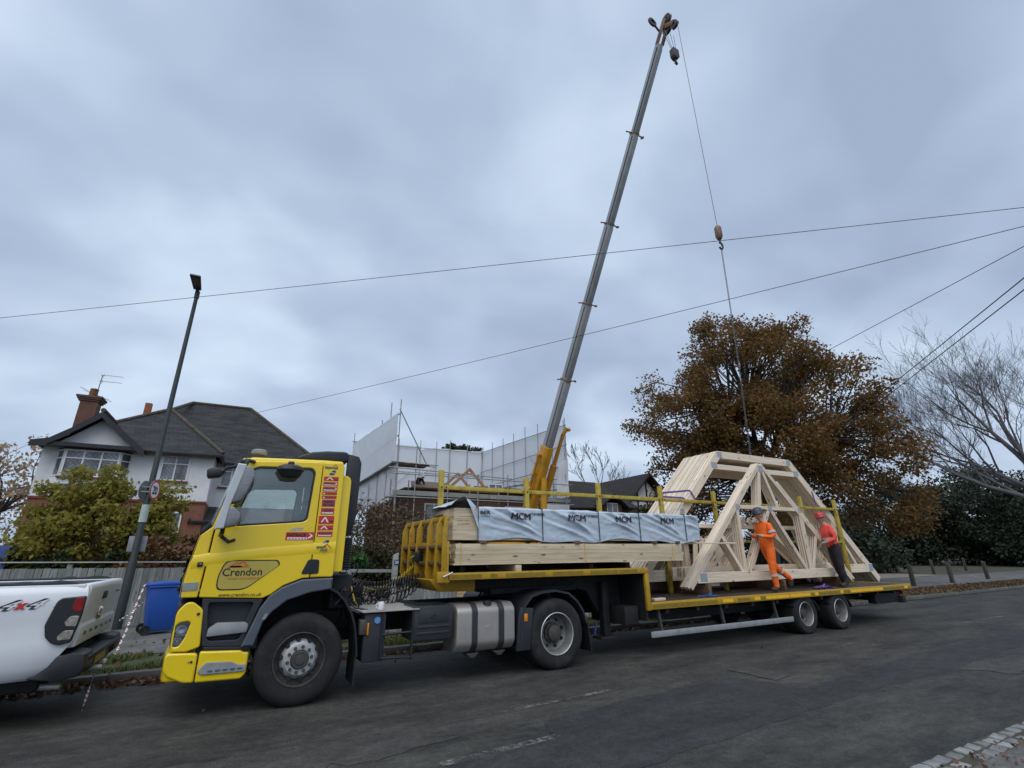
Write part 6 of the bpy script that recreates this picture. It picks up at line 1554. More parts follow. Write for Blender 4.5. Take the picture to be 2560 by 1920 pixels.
mb = MB(); mb.bar((-10, 9.10, 1.60 + 0.06 + 0.025), (0.95, 9.10, 1.60 - 0.0714 + 0.025), 0.09, 0.028); mb.build('capping', mat('pale_capping', (0.40, 0.40, 0.37), 0.8, vary=0.2, stretch=(0.3, 3, 3)), FE)
FB = thing('gate_panel', (4.75, 9.1, 0.13), 'low grey boarded panel behind the trailer coupling', 'fence')
x = 3.95
while x < 5.75:
    o = link('board', bms[q_.randrange(3)], WOODG, FB); o.rotation_euler = (0, -PI / 2, 0); o.scale = (0.58, 1, 1); o.location = (x, 9.1 + q_.gauss(0, 0.004), 0.56); x += 0.14
for zz_ in (0.35, 0.85):
    mb = MB(); mb.box(3.9, 5.75, 9.115, 9.16, zz_, zz_ + 0.08); mb.build('rail', WOODG, FB)
NP = thing('number_post', (3.57, 9.05, 0.13), 'pale gatepost with a blue number plate reading 20', 'post')
mb = MB(); mb.box(3.50, 3.66, 8.99, 9.13, 0.1, 1.70); mb.v[4:] = [(3.50, 8.99, 1.70), (3.66, 8.99, 1.78), (3.66, 9.13, 1.78), (3.50, 9.13, 1.70)]; mb.build('shaft', WOODG, NP, bevel=0.008)
mb = MB(); mb.box(3.53, 3.68, 8.975, 8.988, 1.42, 1.56); mb.build('number_plate', NAVY, NP)
text('20', 3.55, 1.455, 8.973, 0.10, WHITE, NP, bold=0.002, width=0.11)
RF = thing('rail_fence', (2.2, 9.6, 0.13), 'broken grey post and rail fence below the shrubs', 'fence')
for (a, b, w_, h) in (((1.2, 9.6, 1.28), (3.65, 9.5, 1.22), 0.05, 0.10), ((1.2, 9.6, 0.75), (3.65, 9.5, 0.72), 0.05, 0.10), ((2.1, 9.55, 0.1), (2.12, 9.55, 1.42), 0.09, 0.09), ((2.18, 9.5, 1.35), (2.5, 9.45, 0.75), 0.05, 0.09), ((0.9, 9.6, 0.1), (0.9, 9.6, 1.4), 0.09, 0.09)):
    mb = MB(); mb.bar(a, b, w_, h); mb.build('rail' if abs(a[2] - b[2]) < 0.2 else 'post', WOODG, RF, bevel=0.008)
OS = thing('plywood_hoarding', (7.0, 9.5, 0.13), 'pale plywood sheets standing as hoarding behind the trailer neck', 'hoarding')
OSM = woodmat('plywood', (0.40, 0.28, 0.15), (0.58, 0.43, 0.25))
for k in range(2):
    mb = MB(); mb.box(-0.61, 0.61, -0.009, 0.009, 0, 0.98); o = mb.build('sheet', OSM, OS); o.location = (6.5 + k * 1.235, 9.5 + k * 0.02, 0.14); o.rotation_euler = (0.04, 0, 0)
for x in (5.9, 7.1, 8.35):
    mb = MB(); mb.box(x, x + 0.05, 9.53, 9.58, 0.1, 1.1); mb.build('stake', WOODB, OS)
# gravel heap
GH = MB(); n1, n2 = 30, 16; V = []; F = []
for i in range(n1):
    for j in range(n2 + 1):
        a_ = 2 * PI * i / n1; r_ = j / n2; z = 1.25 * (1 - r_ ** 1.3) + 0.05 * mnoise.noise(Vector((math.cos(a_) * r_ * 6, math.sin(a_) * r_ * 6, 3)))
        V.append((11.3 + 2.3 * r_ * math.cos(a_), 10.7 + 1.35 * r_ * math.sin(a_), 0.12 + max(0, z)))
for i in range(n1):
    for j in range(n2): a_ = i * (n2 + 1) + j; b_ = ((i + 1) % n1) * (n2 + 1) + j; F.append((a_, b_, b_ + 1, a_ + 1))
tag(GH.add(V, F).build('gravel_heap', mat('heap_gravel', (0.24, 0.20, 0.165), 0.95, vary=0.5, vscale=28, bump=1.0, bscale=40)), 'heap of brown gravel behind the trailer neck', 'gravel heap', kind='thing')
BW = thing('garden_wall', (18, 12.5, 0.13), 'low brown brick garden wall seen behind the trusses', 'wall')
mb = MB(); mb.box(12.6, 24, 12.4, 12.65, 0.1, 1.55); mb.build('brickwork', BRICKD, BW)
mb = MB(); mb.box(12.55, 24.05, 12.36, 12.69, 1.552, 1.62); mb.build('coping', STONE, BW, bevel=0.01)
# blue panel at the far left, behind the fence
tag(MB().box(-8.2, -6.22, 10.88, 10.94, 0.1, 2.04).build('garden_screen', mat('blue_panel_paint', (0.03, 0.07, 0.25), 0.5), bevel=0.01), 'blue screen board showing above the fence at the left edge', 'garden screen')

# ------------------------------------------------------------------ bollards
bl = MB(); bl.box(-0.075, 0.075, -0.075, 0.075, -0.1, 0.95); bl.v[4:] = [(-0.075, -0.075, 0.90), (0.075, -0.075, 0.90), (0.075, 0.075, 0.97), (-0.075, 0.075, 0.97)]
blm = bl.mesh('timber_bollard', bevel=0.012)
BOLM = mat('dark_bollard_timber', (0.06, 0.055, 0.045), 0.85, vary=0.3, vscale=6, rand=0.35, stretch=(4, 4, 0.5))
for i, (x, y, lab) in enumerate(((27.0, 5.25, 'nearest dark timber bollard just beyond the trailer tail'), (31.0, 5.3, 'second dark timber bollard along the verge from the trailer tail'), (36.3, 5.7, 'third dark timber bollard along the verge, with a pale top'),
        (41.5, 10.3, 'far timber bollard standing alone behind the second one'), (50, 11.6, 'far timber bollard just behind the third one'), (46, 16.5, 'farthest timber bollard beside the dark trees'))):
    o = bpy.data.objects.new('timber_bollard', blm); COL.objects.link(o); o.location = (x, y, 0.12)
    if not blm.materials: blm.materials.append(BOLM)
    o.rotation_euler = (rnd.gauss(0, 0.02), rnd.gauss(0, 0.02), rnd.uniform(-0.2, 0.2))
    tag(o, lab, 'bollard', 'timber bollards along the verge')

# ------------------------------------------------------------------ white house
H = thing('detached_house', (-5.5, 20, 0.14), 'white rendered house with dark tiled hipped roof and brick chimney', 'house')
def tilem(name, c1, c2, moss):
    m = bpy.data.materials.new(name); m.use_nodes = True; t = m.node_tree; N = t.nodes; K = t.links.new; b = N['Principled BSDF']; b.inputs['Roughness'].default_value = 0.85
    tc = N.new('ShaderNodeTexCoord'); sp = N.new('ShaderNodeSeparateXYZ'); K(tc.outputs['Object'], sp.inputs[0])
    ad = N.new('ShaderNodeMath'); K(sp.outputs[0], ad.inputs[0]); K(sp.outputs[1], ad.inputs[1]); cb = N.new('ShaderNodeCombineXYZ'); K(ad.outputs[0], cb.inputs[0]); K(sp.outputs[2], cb.inputs[1])
    br = N.new('ShaderNodeTexBrick'); br.inputs['Color1'].default_value = (*c1, 1); br.inputs['Color2'].default_value = (*c2, 1); br.inputs['Mortar'].default_value = (0.008, 0.008, 0.009, 1)
    br.inputs['Scale'].default_value = 1; br.inputs['Brick Width'].default_value = 0.18; br.inputs['Row Height'].default_value = 0.085; br.inputs['Mortar Size'].default_value = 0.010; K(cb.outputs[0], br.inputs['Vector'])
    nz = N.new('ShaderNodeTexNoise'); nz.inputs['Scale'].default_value = 1.6; nz.inputs['Detail'].default_value = 8; nz.inputs['Roughness'].default_value = 0.72
    mp = N.new('ShaderNodeMapping'); mp.inputs['Scale'].default_value = (0.7, 0.7, 3.0); K(tc.outputs['Object'], mp.inputs[0]); K(mp.outputs[0], nz.inputs['Vector'])
    mr = N.new('ShaderNodeMapRange'); mr.inputs[1].default_value = 0.42; mr.inputs[2].default_value = 0.62; K(nz.outputs['Fac'], mr.inputs[0])
    mx = N.new('ShaderNodeMix'); mx.data_type = 'RGBA'; K(mr.outputs[0], mx.inputs[0]); K(br.outputs['Color'], mx.inputs[6]); mx.inputs[7].default_value = (*moss, 1)
    m2 = N.new('ShaderNodeMix'); m2.data_type = 'RGBA'; m2.inputs[0].default_value = 0.35; K(mx.outputs[2], m2.inputs[6]); K(br.outputs['Color'], m2.inputs[7])
    K(m2.outputs[2], b.inputs['Base Color'])
    bp = N.new('ShaderNodeBump'); bp.inputs['Strength'].default_value = 0.8; bp.inputs['Distance'].default_value = 0.02; bp.invert = True; K(br.outputs['Fac'], bp.inputs['Height']); K(bp.outputs[0], b.inputs['Normal'])
    return m
TILE = tilem('dark_roof_tiles', (0.013, 0.013, 0.015), (0.026, 0.025, 0.027), (0.062, 0.061, 0.058))
TILEB = tilem('black_roof_tiles', (0.012, 0.011, 0.011), (0.022, 0.019, 0.019), (0.032, 0.026, 0.022))
RIDGE = mat('ridge_tiles', (0.075, 0.062, 0.045), 0.9, vary=0.4, vscale=6)
PANE = mat('window_pane', (0.15, 0.17, 0.19), 0.06, vary=0.75, vscale=1.6, spec=0.8, col2=(0.34, 0.37, 0.40))  # pale blotches in the colour stand in for reflected sky and net curtains
FASC = mat('black_fascia', (0.014, 0.013, 0.016), 0.45, vary=0.2)
mb = MB(); mb.box(-8.32, -2.5, 18.0, 24, 3.95, 6.0); mb.build('upper_wall', RENDER, H)
mb = MB(); mb.box(-8.32, -2.5, 18.02, 24, 0.1, 3.949); mb.build('brick_wall', BRICK, H)
mb = MB(); mb.box(-2.499, 2.2, 20.2, 28, 3.95, 6.08); mb.build('upper_wall', RENDER, H)
mb = MB(); mb.box(-2.499, 2.2, 20.22, 28, 0.1, 3.949); mb.build('brick_wall', BRICK, H)
mb = MB(); mb.box(-8.34, -2.48, 17.97, 18.0, 3.90, 3.985); mb.build('band_course', mat('red_band', (0.20, 0.05, 0.04), 0.8), H)
# roofs (slabs with thickness)
def slab(name, pts, th_, m, parent):
    P = [Vector(p) for p in pts]; n_ = (P[1] - P[0]).cross(P[2] - P[0]).normalized()
    if n_.z < 0: n_ = -n_
    V = P + [p - n_ * th_ for p in P]; k = len(P); F = [tuple(range(k)), tuple(range(2 * k - 1, k - 1, -1))] + [(i, (i + 1) % k, (i + 1) % k + k, i + k) for i in range(k)]
    return MB().add(V, F).build(name, m, parent, smooth=0)
ap = (-5.0, 21.4, 8.72); eL, eR = (-8.55, 17.6, 6.0), (-2.2, 17.6, 6.0); RL, RR = (-4.48, 24, 9.88), (-1.59, 24, 9.9)
slab('roof_slope', [eL, eR, ap], 0.10, TILE, H)
slab('roof_slope', [eR, (-2.2, 20.4, 6.02), (-4.2, 23.2, 8.74), ap], 0.10, TILE, H)
slab('roof_slope', [eL, ap, (-5.0, 24.5, 8.72), (-8.55, 24.5, 6.0)], 0.10, TILE, H)
slab('roof_slope', [(-8.6, 19.85, 6.06), (2.55, 19.85, 6.06), RR, RL], 0.10, TILE, H)
slab('roof_slope', [(2.55, 19.85, 6.06), (2.55, 28.2, 6.06), RR], 0.10, TILE, H)
slab('roof_slope', [(-8.6, 19.85, 6.06), RL, (-8.6, 28.2, 6.06)], 0.10, TILE, H)
slab('roof_slope', [(-8.6, 28.2, 6.06), RL, RR, (2.55, 28.2, 6.06)], 0.10, TILE, H)
for a, b in ((RL, RR), (RR, (2.5, 19.9, 6.1)), (ap, (-2.2, 17.65, 6.04)), (ap, RL), ((-5, 21.4, 8.74), (-6.7, 19.6, 7.42))):
    mb = MB(); a, b = Vector(a), Vector(b); d = Vector((0, 0, 0.03)); mb.tube([a + d, b + d], 0.085, 8); mb.build('ridge', RIDGE, H)
for a, b in (((-5.1, 17.56, 5.93), (-2.2, 17.56, 5.93)), ((-2.2, 17.6, 5.93), (-2.2, 20.0, 5.93)), ((-2.2, 19.8, 6.0), (2.55, 19.8, 6.0))):
    mb = MB(); mb.bar(a, b, 0.10, 0.13); mb.build('gutter', FASC, H, bevel=0.02)
# front gable over the bay
ga = (-6.85, 7.46)
gpts = [(-8.85, 5.98), (-8.3, 6.14), (-7.75, 6.55), ga, (-5.0, 5.98)]
mb = MB(); mb.prism([(-7.95, 5.98), (-7.4, 6.42), (-6.65, 7.1), (-5.35, 5.98)], 17.72, 17.9); mb.build('gable_wall', RENDER, H)
left = [(-8.55, 6.0), (-8.05, 6.12), (-7.45, 6.60), (-6.65, 7.36)]; right = [(-6.65, 7.36), (-5.62, 6.42), (-4.98, 5.90)]
for side in (left, right):
    for i in range(len(side) - 1):
        (x0, z0), (x1, z1) = side[i], side[i + 1]
        slab('gable_roof', [(x0, 17.25, z0), (x1, 17.25, z1), (x1, 20.5, z1), (x0, 20.5, z0)], 0.09, TILE, H)
        mb = MB(); mb.prism([(x0, z0 - 0.02), (x1, z1 - 0.02), (x1, z1 - 0.31), (x0, z0 - 0.25)], 17.21, 17.26); mb.build('barge_board', FASC, H)
mb = MB(); mb.tube([(-6.65, 17.22, 7.40), (-6.65, 20.4, 7.40)], 0.09, 8); mb.build('ridge', RIDGE, H)
mb = MB(); mb.box(-8.2, -5.15, 17.28, 17.74, 5.86, 6.0); mb.build('gable_soffit', FASC, H)
def window(x0, x1, z0, z1, y, cols, transom, parent, lattice=True, depth=0.06, sill=True):
    wnd = MB(); f = 0.055
    wnd.box(x0, x1, y, y + depth, z0, z0 + f).box(x0, x1, y, y + depth, z1 - f, z1)
    for k in range(cols + 1):
        xx = x0 + (x1 - x0 - f) * k / cols; wnd.box(xx, xx + f, y - 0.002, y + depth - 0.001, z0 + f, z1 - f)
    if transom: zt = z0 + (z1 - z0) * transom; wnd.box(x0 + f, x1 - f, y + 0.002, y + depth - 0.003, zt, zt + f * 0.8)
    wo = wnd.build('window', WFRAME, parent)
    MB().box(x0 + 0.02, x1 - 0.02, y + 0.035, y + 0.041, z0 + 0.02, z1 - 0.02).build('pane', PANE, wo)
    if lattice:
        lt = MB(); s = 0.17; L_ = int((x1 - x0 + z1 - z0) / s) + 2
        for k in range(L_):
            for sg in (1, -1):
                xa = x0 + k * s if sg > 0 else x0 + k * s - (z1 - z0)
                pts = []
                for t in (0, 1):
                    xx = xa - (z1 - z0) * t if sg > 0 else xa + (z1 - z0) * t; pts.append((xx, z0 + (z1 - z0) * t))
                (ax_, az), (bx_, bz) = pts
                def cl(xl):
                    t = (xl - ax_) / (bx_ - ax_); return (xl, az + (bz - az) * t)
                lo, hi = max(min(ax_, bx_), x0 + f), min(max(ax_, bx_), x1 - f)
                if hi - lo > 0.05:
                    p, q = cl(lo), cl(hi); lt.bar((p[0], y + 0.033, p[1]), (q[0], y + 0.033, q[1]), 0.004, 0.012)
        lt.build('leading', DSTEEL, wo)
    if sill: MB().box(x0 - 0.06, x1 + 0.06, y - 0.09, y + 0.03, z0 - 0.08, z0 - 0.003).build('sill', mat('red_sill', (0.16, 0.05, 0.045), 0.7), wo)
    return wo
# bay window: angled sides
bay = MB(); bay.prism([(-7.85, 18.0), (-7.55, 17.62), (-5.75, 17.62), (-5.45, 18.0)], 4.45, 4.72, 'Z'); bay.build('bay_apron', RENDER, H)
bay = MB(); bay.prism([(-7.85, 18.0), (-7.55, 17.62), (-5.75, 17.62), (-5.45, 18.0)], 5.82, 5.86, 'Z'); bay.build('bay_head', FASC, H)
window(-7.52, -5.78, 4.74, 5.80, 17.62, 3, 0.66, H)
for xa, ya, xb, yb in ((-7.85, 18.0, -7.55, 17.62), (-5.75, 17.62, -5.45, 18.0)):
    l = math.hypot(xb - xa, yb - ya); wo = window(0, l, 4.74, 5.80, 0, 1, 0.66, H, True, 0.06, False)
    ang = math.atan2(yb - ya, xb - xa); M = Matrix.Translation((xa, ya, 0)) @ Matrix.Rotation(ang, 4, 'Z')
    for o in [wo] + list(wo.children): o.data.transform(M)
window(-4.40, -3.38, 4.80, 5.86, 17.955, 2, 0.66, H)
window(-2.25, -1.35, 4.9, 6.0, 20.15, 2, 0.66, H)
window(-3.95, -3.28, 2.55, 3.52, 17.975, 1, 0, H, False)
mb = MB(); mb.box(-3.02, -2.94, 17.90, 18.02, 3.05, 3.28); mb.build('wall_lamp', BLACK, H, bevel=0.015)
slab('porch_roof', [(-2.9, 17.9, 3.15), (-1.2, 17.9, 3.15), (-1.2, 20.2, 3.95), (-2.45, 20.2, 3.95)], 0.08, TILE, H)
mb = MB(); mb.box(-2.6, -1.3, 18.6, 20.1, 0.1, 3.1); mb.build('porch', WFRAME, H)
# chimneys and aerial
mb = MB(); mb.box(-8.26, -7.62, 20.2, 20.8, 6.4, 8.45); ch = mb.build('chimney', brickmat('sooty_brick', (0.17, 0.065, 0.04), (0.12, 0.05, 0.035), (0.12, 0.09, 0.07)), H)
for k, (e_, z) in enumerate(((0.04, 8.45), (0.09, 8.53), (0.13, 8.61))):
    mb = MB(); mb.box(-8.30 - e_, -7.62 + e_, 20.2 - e_, 20.9 + e_, z, z + 0.08); mb.build('corbel', BRICKD, ch)
mb = MB(); mb.lathe([(0.0, 0.42), (0.14, 0.42), (0.17, 0.38), (0.15, 0.34), (0.17, 0.0)], (-7.95, 20.5, 8.69), 18, 'Z'); mb.build('chimney_pot', mat('terracotta', (0.26, 0.09, 0.05), 0.85, vary=0.2), ch)
mb = MB(); mb.box(-6.45, -6.17, 23.2, 23.5, 8.6, 9.42); mb.build('chimney', mat('terracotta2', (0.30, 0.09, 0.05), 0.85, vary=0.2), H)
ae = MB()
ae.tube([(-7.80, 20.35, 8.6), (-7.78, 20.35, 9.80)], 0.018, 6)
for z in (9.78, 9.48): ae.tube([(-7.85, 20.35, z), (-6.95, 20.1, z - 0.05)], 0.010, 5); ae.tube([(-7.72, 20.3, z - 0.12), (-7.72, 20.3, z + 0.05)], 0.008, 4)
ae.tube([(-8.4, 20.2, 9.05), (-7.2, 20.4, 8.55)], 0.010, 5); ae.tube([(-8.35, 20.5, 9.0), (-7.25, 20.2, 8.6)], 0.008, 5)
ae.build('aerial', DSTEEL, ch)
# ------------------------------------------------------------------ house under repair and its scaffold
SH = thing('site_house', (11.2, 24, 0.14), 'brick house under repair with its roof off, inside the scaffold', 'house')
mb = MB(); mb.box(6.9, 15.9, 19.6, 30, 0.1, 5.15); mb.build('brick_wall', BRICKD, SH)
mb = MB(); mb.box(6.6, 16.1, 19.2, 30.2, 5.152, 5.24); mb.build('wall_plate', WOODB, SH)
slab('roof_slope', [(6.9, 19.0, 5.25), (9.9, 19.0, 5.25), (10.1, 22.5, 6.1), (7.9, 22.5, 6.1)], 0.08, WOODB, SH)
slab('roof_slope', [(12.4, 19.0, 5.25), (15.9, 19.0, 5.25), (15.6, 22.5, 6.0), (12.2, 22.5, 6.0)], 0.08, TILEB, SH)
for x0, x1 in ((7.9, 9.0), (9.4, 10.5), (13.0, 14.6)):
    window(x0, x1, 3.35, 4.45, 19.55, 2, 0, SH, False)
window(12.3, 13.3, 5.3, 5.9, 20.4, 2, 0, SH, False)
for x0, x1 in ((8.0, 10.0), (12.5, 14.5)):
    window(x0, x1, 1.0, 2.2, 19.55, 3, 0, SH, False)
af = thing('roof_frame', (11.1, 21, 5.3), 'orange timber A-frame rafters standing on the house under repair', 'roof frame')
WOODO = woodmat('orange_timber', (0.32, 0.17, 0.09), (0.45, 0.27, 0.15))
for y in (21.0, 23.0):
    for a, b in (((9.75, 5.45), (11.28, 6.85)), ((12.55, 5.45), (11.24, 6.85))):
        mb = MB(); mb.bar((a[0], y, a[1]), (b[0], y + (0.06 if a[0] > 11 else 0), b[1]), 0.05, 0.17); mb.build('rafter', WOODO, af)
mb = MB(); mb.box(10.9, 11.6, 21.03, 21.06, 6.45, 6.57); mb.build('collar', WOODO, af)

SC = thing('scaffold', (11.2, 24, 0.14), 'tall tube scaffold with white sheeting on three sides round the brick house', 'scaffold')
SHT = leafmat('white_scaffold_sheet', [(0.76, 0.78, 0.81), (0.82, 0.84, 0.86)], 0.35, 0.5)
XL, XR, YFn, YB = 5.65, 16.70, 18.0, 30.9
def pole(a, b, r_=0.03): return MB().tube([a, b], r_, 6).build('pole', GALV, SC)
def sheet_panel(c00, c10, c11, c01, nu, nv, amp, nrm):
    V = []; F = []; n_ = Vector(nrm)
    c00, c10, c11, c01 = [Vector(c) for c in (c00, c10, c11, c01)]
    for i in range(nu + 1):
        for j in range(nv + 1):
            u, v = i / nu, j / nv; p = (c00 * (1 - u) + c10 * u) * (1 - v) + (c01 * (1 - u) + c11 * u) * v
            s = mnoise.noise(p * 0.9) + 0.5 * mnoise.noise(p * 2.7)
            V.append(p + n_ * amp * s)
    for i in range(nu):
        for j in range(nv): k = i * (nv + 1) + j; F.append((k, k + nv + 1, k + nv + 2, k + 1))
    me = MB().add(V, F).mesh('sheeting', fixn=False, smooth=60)
    return link('sheeting', me, SHT, SC)
# left side
ys = [18.0, 20.1, 22.2, 24.4, 26.6, 28.8, 30.9]
for i in range(6):
    t0, t1 = ys[i], ys[i + 1]
    sheet_panel((XL, t0, 6.45), (XL, t1 - 0.01, 6.45), (XL, t1 - 0.01, 9.10 + 0.06 * (t1 - 18)), (XL, t0, 9.10 + 0.06 * (t0 - 18)), 6, 10, 0.05, (1, 0, 0))
    sheet_panel((XL + 0.15, t0, 4.55), (XL + 0.15, t1 - 0.01, 4.4), (XL + 0.1, t1 - 0.01, 6.30), (XL + 0.1, t0, 6.30), 6, 8, 0.07, (1, 0, 0))
    mb = MB(); mb.box(XL - 0.15, XL + 0.35, t0, t1 - 0.02, 6.32, 6.38); mb.build('scaffold_board', WOODG, SC)
for i, y in enumerate(ys):
    pole((XL + 0.10, y, 0.15), (XL + 0.10, y, 9.35 + (0.5, 0.9, 0.35, 0.1, 0.4, 0.3, 0.5)[i]))
for z in (6.4, 7.8, 9.0): pole((XL + 0.06, 17.9, z), (XL + 0.06, 31, z + (0.8 if z > 8.5 else 0.05)))
pole((XL + 0.05, 18.0, 9.3), (XL + 1.9, 18.3, 6.3)); pole((XL + 0.05, 18.0, 6.3), (XL + 2.3, 18.0, 6.25))
# corner platform
for k in range(5):
    mb = MB(); mb.box(XL + 0.1, XL + 1.9, 17.9 + k * 0.23, 18.12 + k * 0.23, 6.30, 6.34); mb.build('scaffold_board', WOODB, SC)
# back sheeting
xs = [5.65, 7.4, 9.2, 11.0, 12.4, 13.6, 15.2, 16.70]
for i in range(7):
    a_, b_ = xs[i], xs[i + 1]; zt0 = 10.15 - (0.25 if i == 3 else 0); zt1 = 10.15 + 0.02 * i
    sheet_panel((a_, YB, 5.4), (b_ - 0.01, YB, 5.4), (b_ - 0.01, YB, zt1), (a_, YB, zt0), 5, 10, 0.05, (0, 1, 0))
for i, x in enumerate(xs):
    pole((x, YB - 0.08, 0.15), (x, YB - 0.08, 10.45 + (0.3, 0.5, 0.2, 0.25, 0.3, 0.5, 0.3, 0.2)[i]))
for z in (6.3, 8.0, 10.05): pole((5.5, YB - 0.12, z), (16.9, YB - 0.12, z))
pole((8.2, YB - 0.16, 6.2), (10.2, YB - 0.16, 8.0)); pole((11.2, YB - 0.16, 7.9), (12.4, YB - 0.16, 8.6))
# right side
ys2 = [18.0, 19.6, 21.4, 23.2, 25.0, 26.8, 28.8, 30.9]
for i in range(7):
    t0, t1 = ys2[i], ys2[i + 1]
    sheet_panel((XR, t0, 5.0), (XR, t1 - 0.01, 5.0), (XR, t1 - 0.01, 9.62 + 0.045 * (t1 - 18)), (XR, t0, 9.62 + 0.045 * (t0 - 18)), 5, 12, 0.04, (1, 0, 0))
for i, y in enumerate(ys2): pole((XR - 0.08, y, 0.15), (XR - 0.08, y, 9.85 + 0.05 * (y - 18) + (0.3, 0.1, 0.5, 0.6, 0.4, 0.3, 0.3, 0.1)[i]))
for z in (5.6, 7.0, 8.3, 9.6): pole((XR - 0.14, 17.8, z), (XR - 0.14, 31.0, z + (0.55 if z > 9 else 0.1)))
pole((XR - 0.2, 20.0, 6.0), (XR - 0.2, 22.5, 8.4))
# front lift: boards, rails and standards
for k in range(4):
    a_, b_ = 5.6 + k * 2.78, 5.6 + (k + 1) * 2.78 - 0.03
    mb = MB(); mb.box(a_, b_, 17.86, 17.90, 4.66, 4.90); mb.build('toe_board', WOODG, SC)
    for j in range(4):
        mb = MB(); mb.box(a_, b_, 17.95 + j * 0.24, 18.17 + j * 0.24, 4.60, 4.64); mb.build('scaffold_board', WOODB, SC)
for x, zt in ((5.75, 6.4), (6.75, 7.3), (8.6, 5.9), (10.4, 6.0), (12.3, 6.1), (14.3, 6.3), (16.4, 9.9)): pole((x, 17.83, 0.15), (x, 17.83, zt)); pole((x, 19.0, 0.15), (x, 19.0, min(zt, 5.6)))
for z in (4.55, 5.75): pole((5.3, 17.79, z), (16.9, 17.79, z - 0.02))
pole((5.3, 17.79, 6.05), (12.6, 17.79, 5.85)); pole((5.4, 17.8, 6.35), (8.0, 17.8, 6.3))
for k in range(9): pole((12.6 + k * 0.45, 18.1, 5.5 + k * 0.085), (12.9 + k * 0.45, 20.5, 5.55 + k * 0.085), 0.028)
sheet_panel((14.9, 17.75, 2.0), (16.5, 17.75, 2.0), (16.55, 17.75, 4.5), (14.9, 17.75, 4.5), 6, 8, 0.08, (0, 1, 0))
sheet_panel((15.6, 17.75, 5.0), (16.55, 17.75, 5.0), (16.6, 17.75, 7.4), (15.9, 17.75, 7.0), 6, 8, 0.10, (0, 1, 0))
J3 = dict(pelvis=(0, 0, 0.62), belly=(0.12, 0, 0.78), chest=(0.30, 0, 0.92), neck=(0.44, 0, 0.98), head=(0.54, 0, 1.02), look=(1, 0, -0.6),
          shL=(0.28, 0.19, 0.96), elL=(0.40, 0.24, 0.70), wrL=(0.55, 0.18, 0.52), haL=(0.62, 0.16, 0.46), shR=(0.28, -0.19, 0.96), elR=(0.40, -0.24, 0.70), wrR=(0.55, -0.18, 0.52), haR=(0.62, -0.16, 0.46),
          hipL=(0, 0.10, 0.58), knL=(0.22, 0.13, 0.40), anL=(0.0, 0.13, 0.08), toL=(0.15, 0.14, 0.045), hipR=(0, -0.10, 0.58), knR=(0.22, -0.13, 0.40), anR=(0.0, -0.13, 0.08), toR=(0.15, -0.14, 0.045))
person('roofer in black jacket bending down behind the scaffold boards', (7.75, 20.9, 5.02), -PI / 2 + 0.5, J3, dict(top=BJACK, leg=BJACK, hand=SKINM, boot=BOOT), mat('white_helmet', (0.7, 0.7, 0.7), 0.4))

# ------------------------------------------------------------------ half-timbered house
TH = thing('half_timbered_house', (22, 24, 0.14), 'low black-roofed house with a white half-timbered gable beyond the crane', 'house')
mb = MB(); mb.box(17.6, 24.4, 20.3, 27, 0.1, 4.7); mb.build('brick_wall', BRICKD, TH)
slab('roof_slope', [(17.2, 19.7, 4.55), (24.0, 19.7, 4.75), (23.2, 23.6, 7.0), (17.2, 23.6, 7.0)], 0.12, TILEB, TH)
slab('roof_slope', [(17.2, 27.5, 4.6), (17.2, 23.6, 7.0), (23.2, 23.6, 7.0), (24.0, 27.5, 4.7)], 0.12, TILEB, TH)
# taller cross wing with gable
mb = MB(); mb.box(23.9, 28.6, 21.3, 28, 0.1, 4.78); mb.build('render_wall', RENDER, TH)
mb = MB(); mb.prism([(24.0, 4.79), (28.6, 4.79), (26.25, 7.3)], 21.25, 21.35); mb.build('gable_wall', RENDER, TH)
slab('roof_slope', [(23.1, 20.6, 4.45), (23.1, 28, 4.45), (26.25, 28, 7.55), (26.25, 20.6, 7.55)], 0.12, TILEB, TH)
slab('roof_slope', [(26.25, 20.6, 7.55), (26.25, 28, 7.55), (29.4, 28, 4.45), (29.4, 20.6, 4.45)], 0.12, TILEB, TH)
for a, b in (((24.0, 4.85), (26.25, 7.25)), ((28.6, 4.85), (26.25, 7.25)), ((24.6, 5.5), (27.9, 5.5)), ((26.25, 4.8), (26.25, 7.2)), ((25.3, 4.8), (25.3, 6.2)), ((27.2, 4.8), (27.2, 6.2)), ((24.0, 4.7), (28.6, 4.7)), ((24.0, 0.2), (24.0, 4.7))):
    mb = MB(); mb.bar((a[0], 21.22, a[1]), (b[0], 21.22, b[1]), 0.06, 0.15); mb.build('timber_brace', BLACKTIMBER, TH)
# dormer with small window
slab('roof_slope', [(20.1, 19.0, 4.75), (21.25, 19.0, 5.55), (21.25, 22.0, 5.75), (20.1, 22.0, 4.9)], 0.08, TILEB, TH)
slab('roof_slope', [(21.25, 19.0, 5.55), (22.5, 19.0, 4.65), (22.5, 22.0, 4.8), (21.25, 22.0, 5.75)], 0.08, TILEB, TH)
mb = MB(); mb.box(20.5, 22.1, 19.4, 20.4, 3.2, 4.9); mb.build('dormer_wall', BRICKD, TH)
window(20.75, 21.7, 4.0, 4.95, 19.33, 2, 0, TH, False)

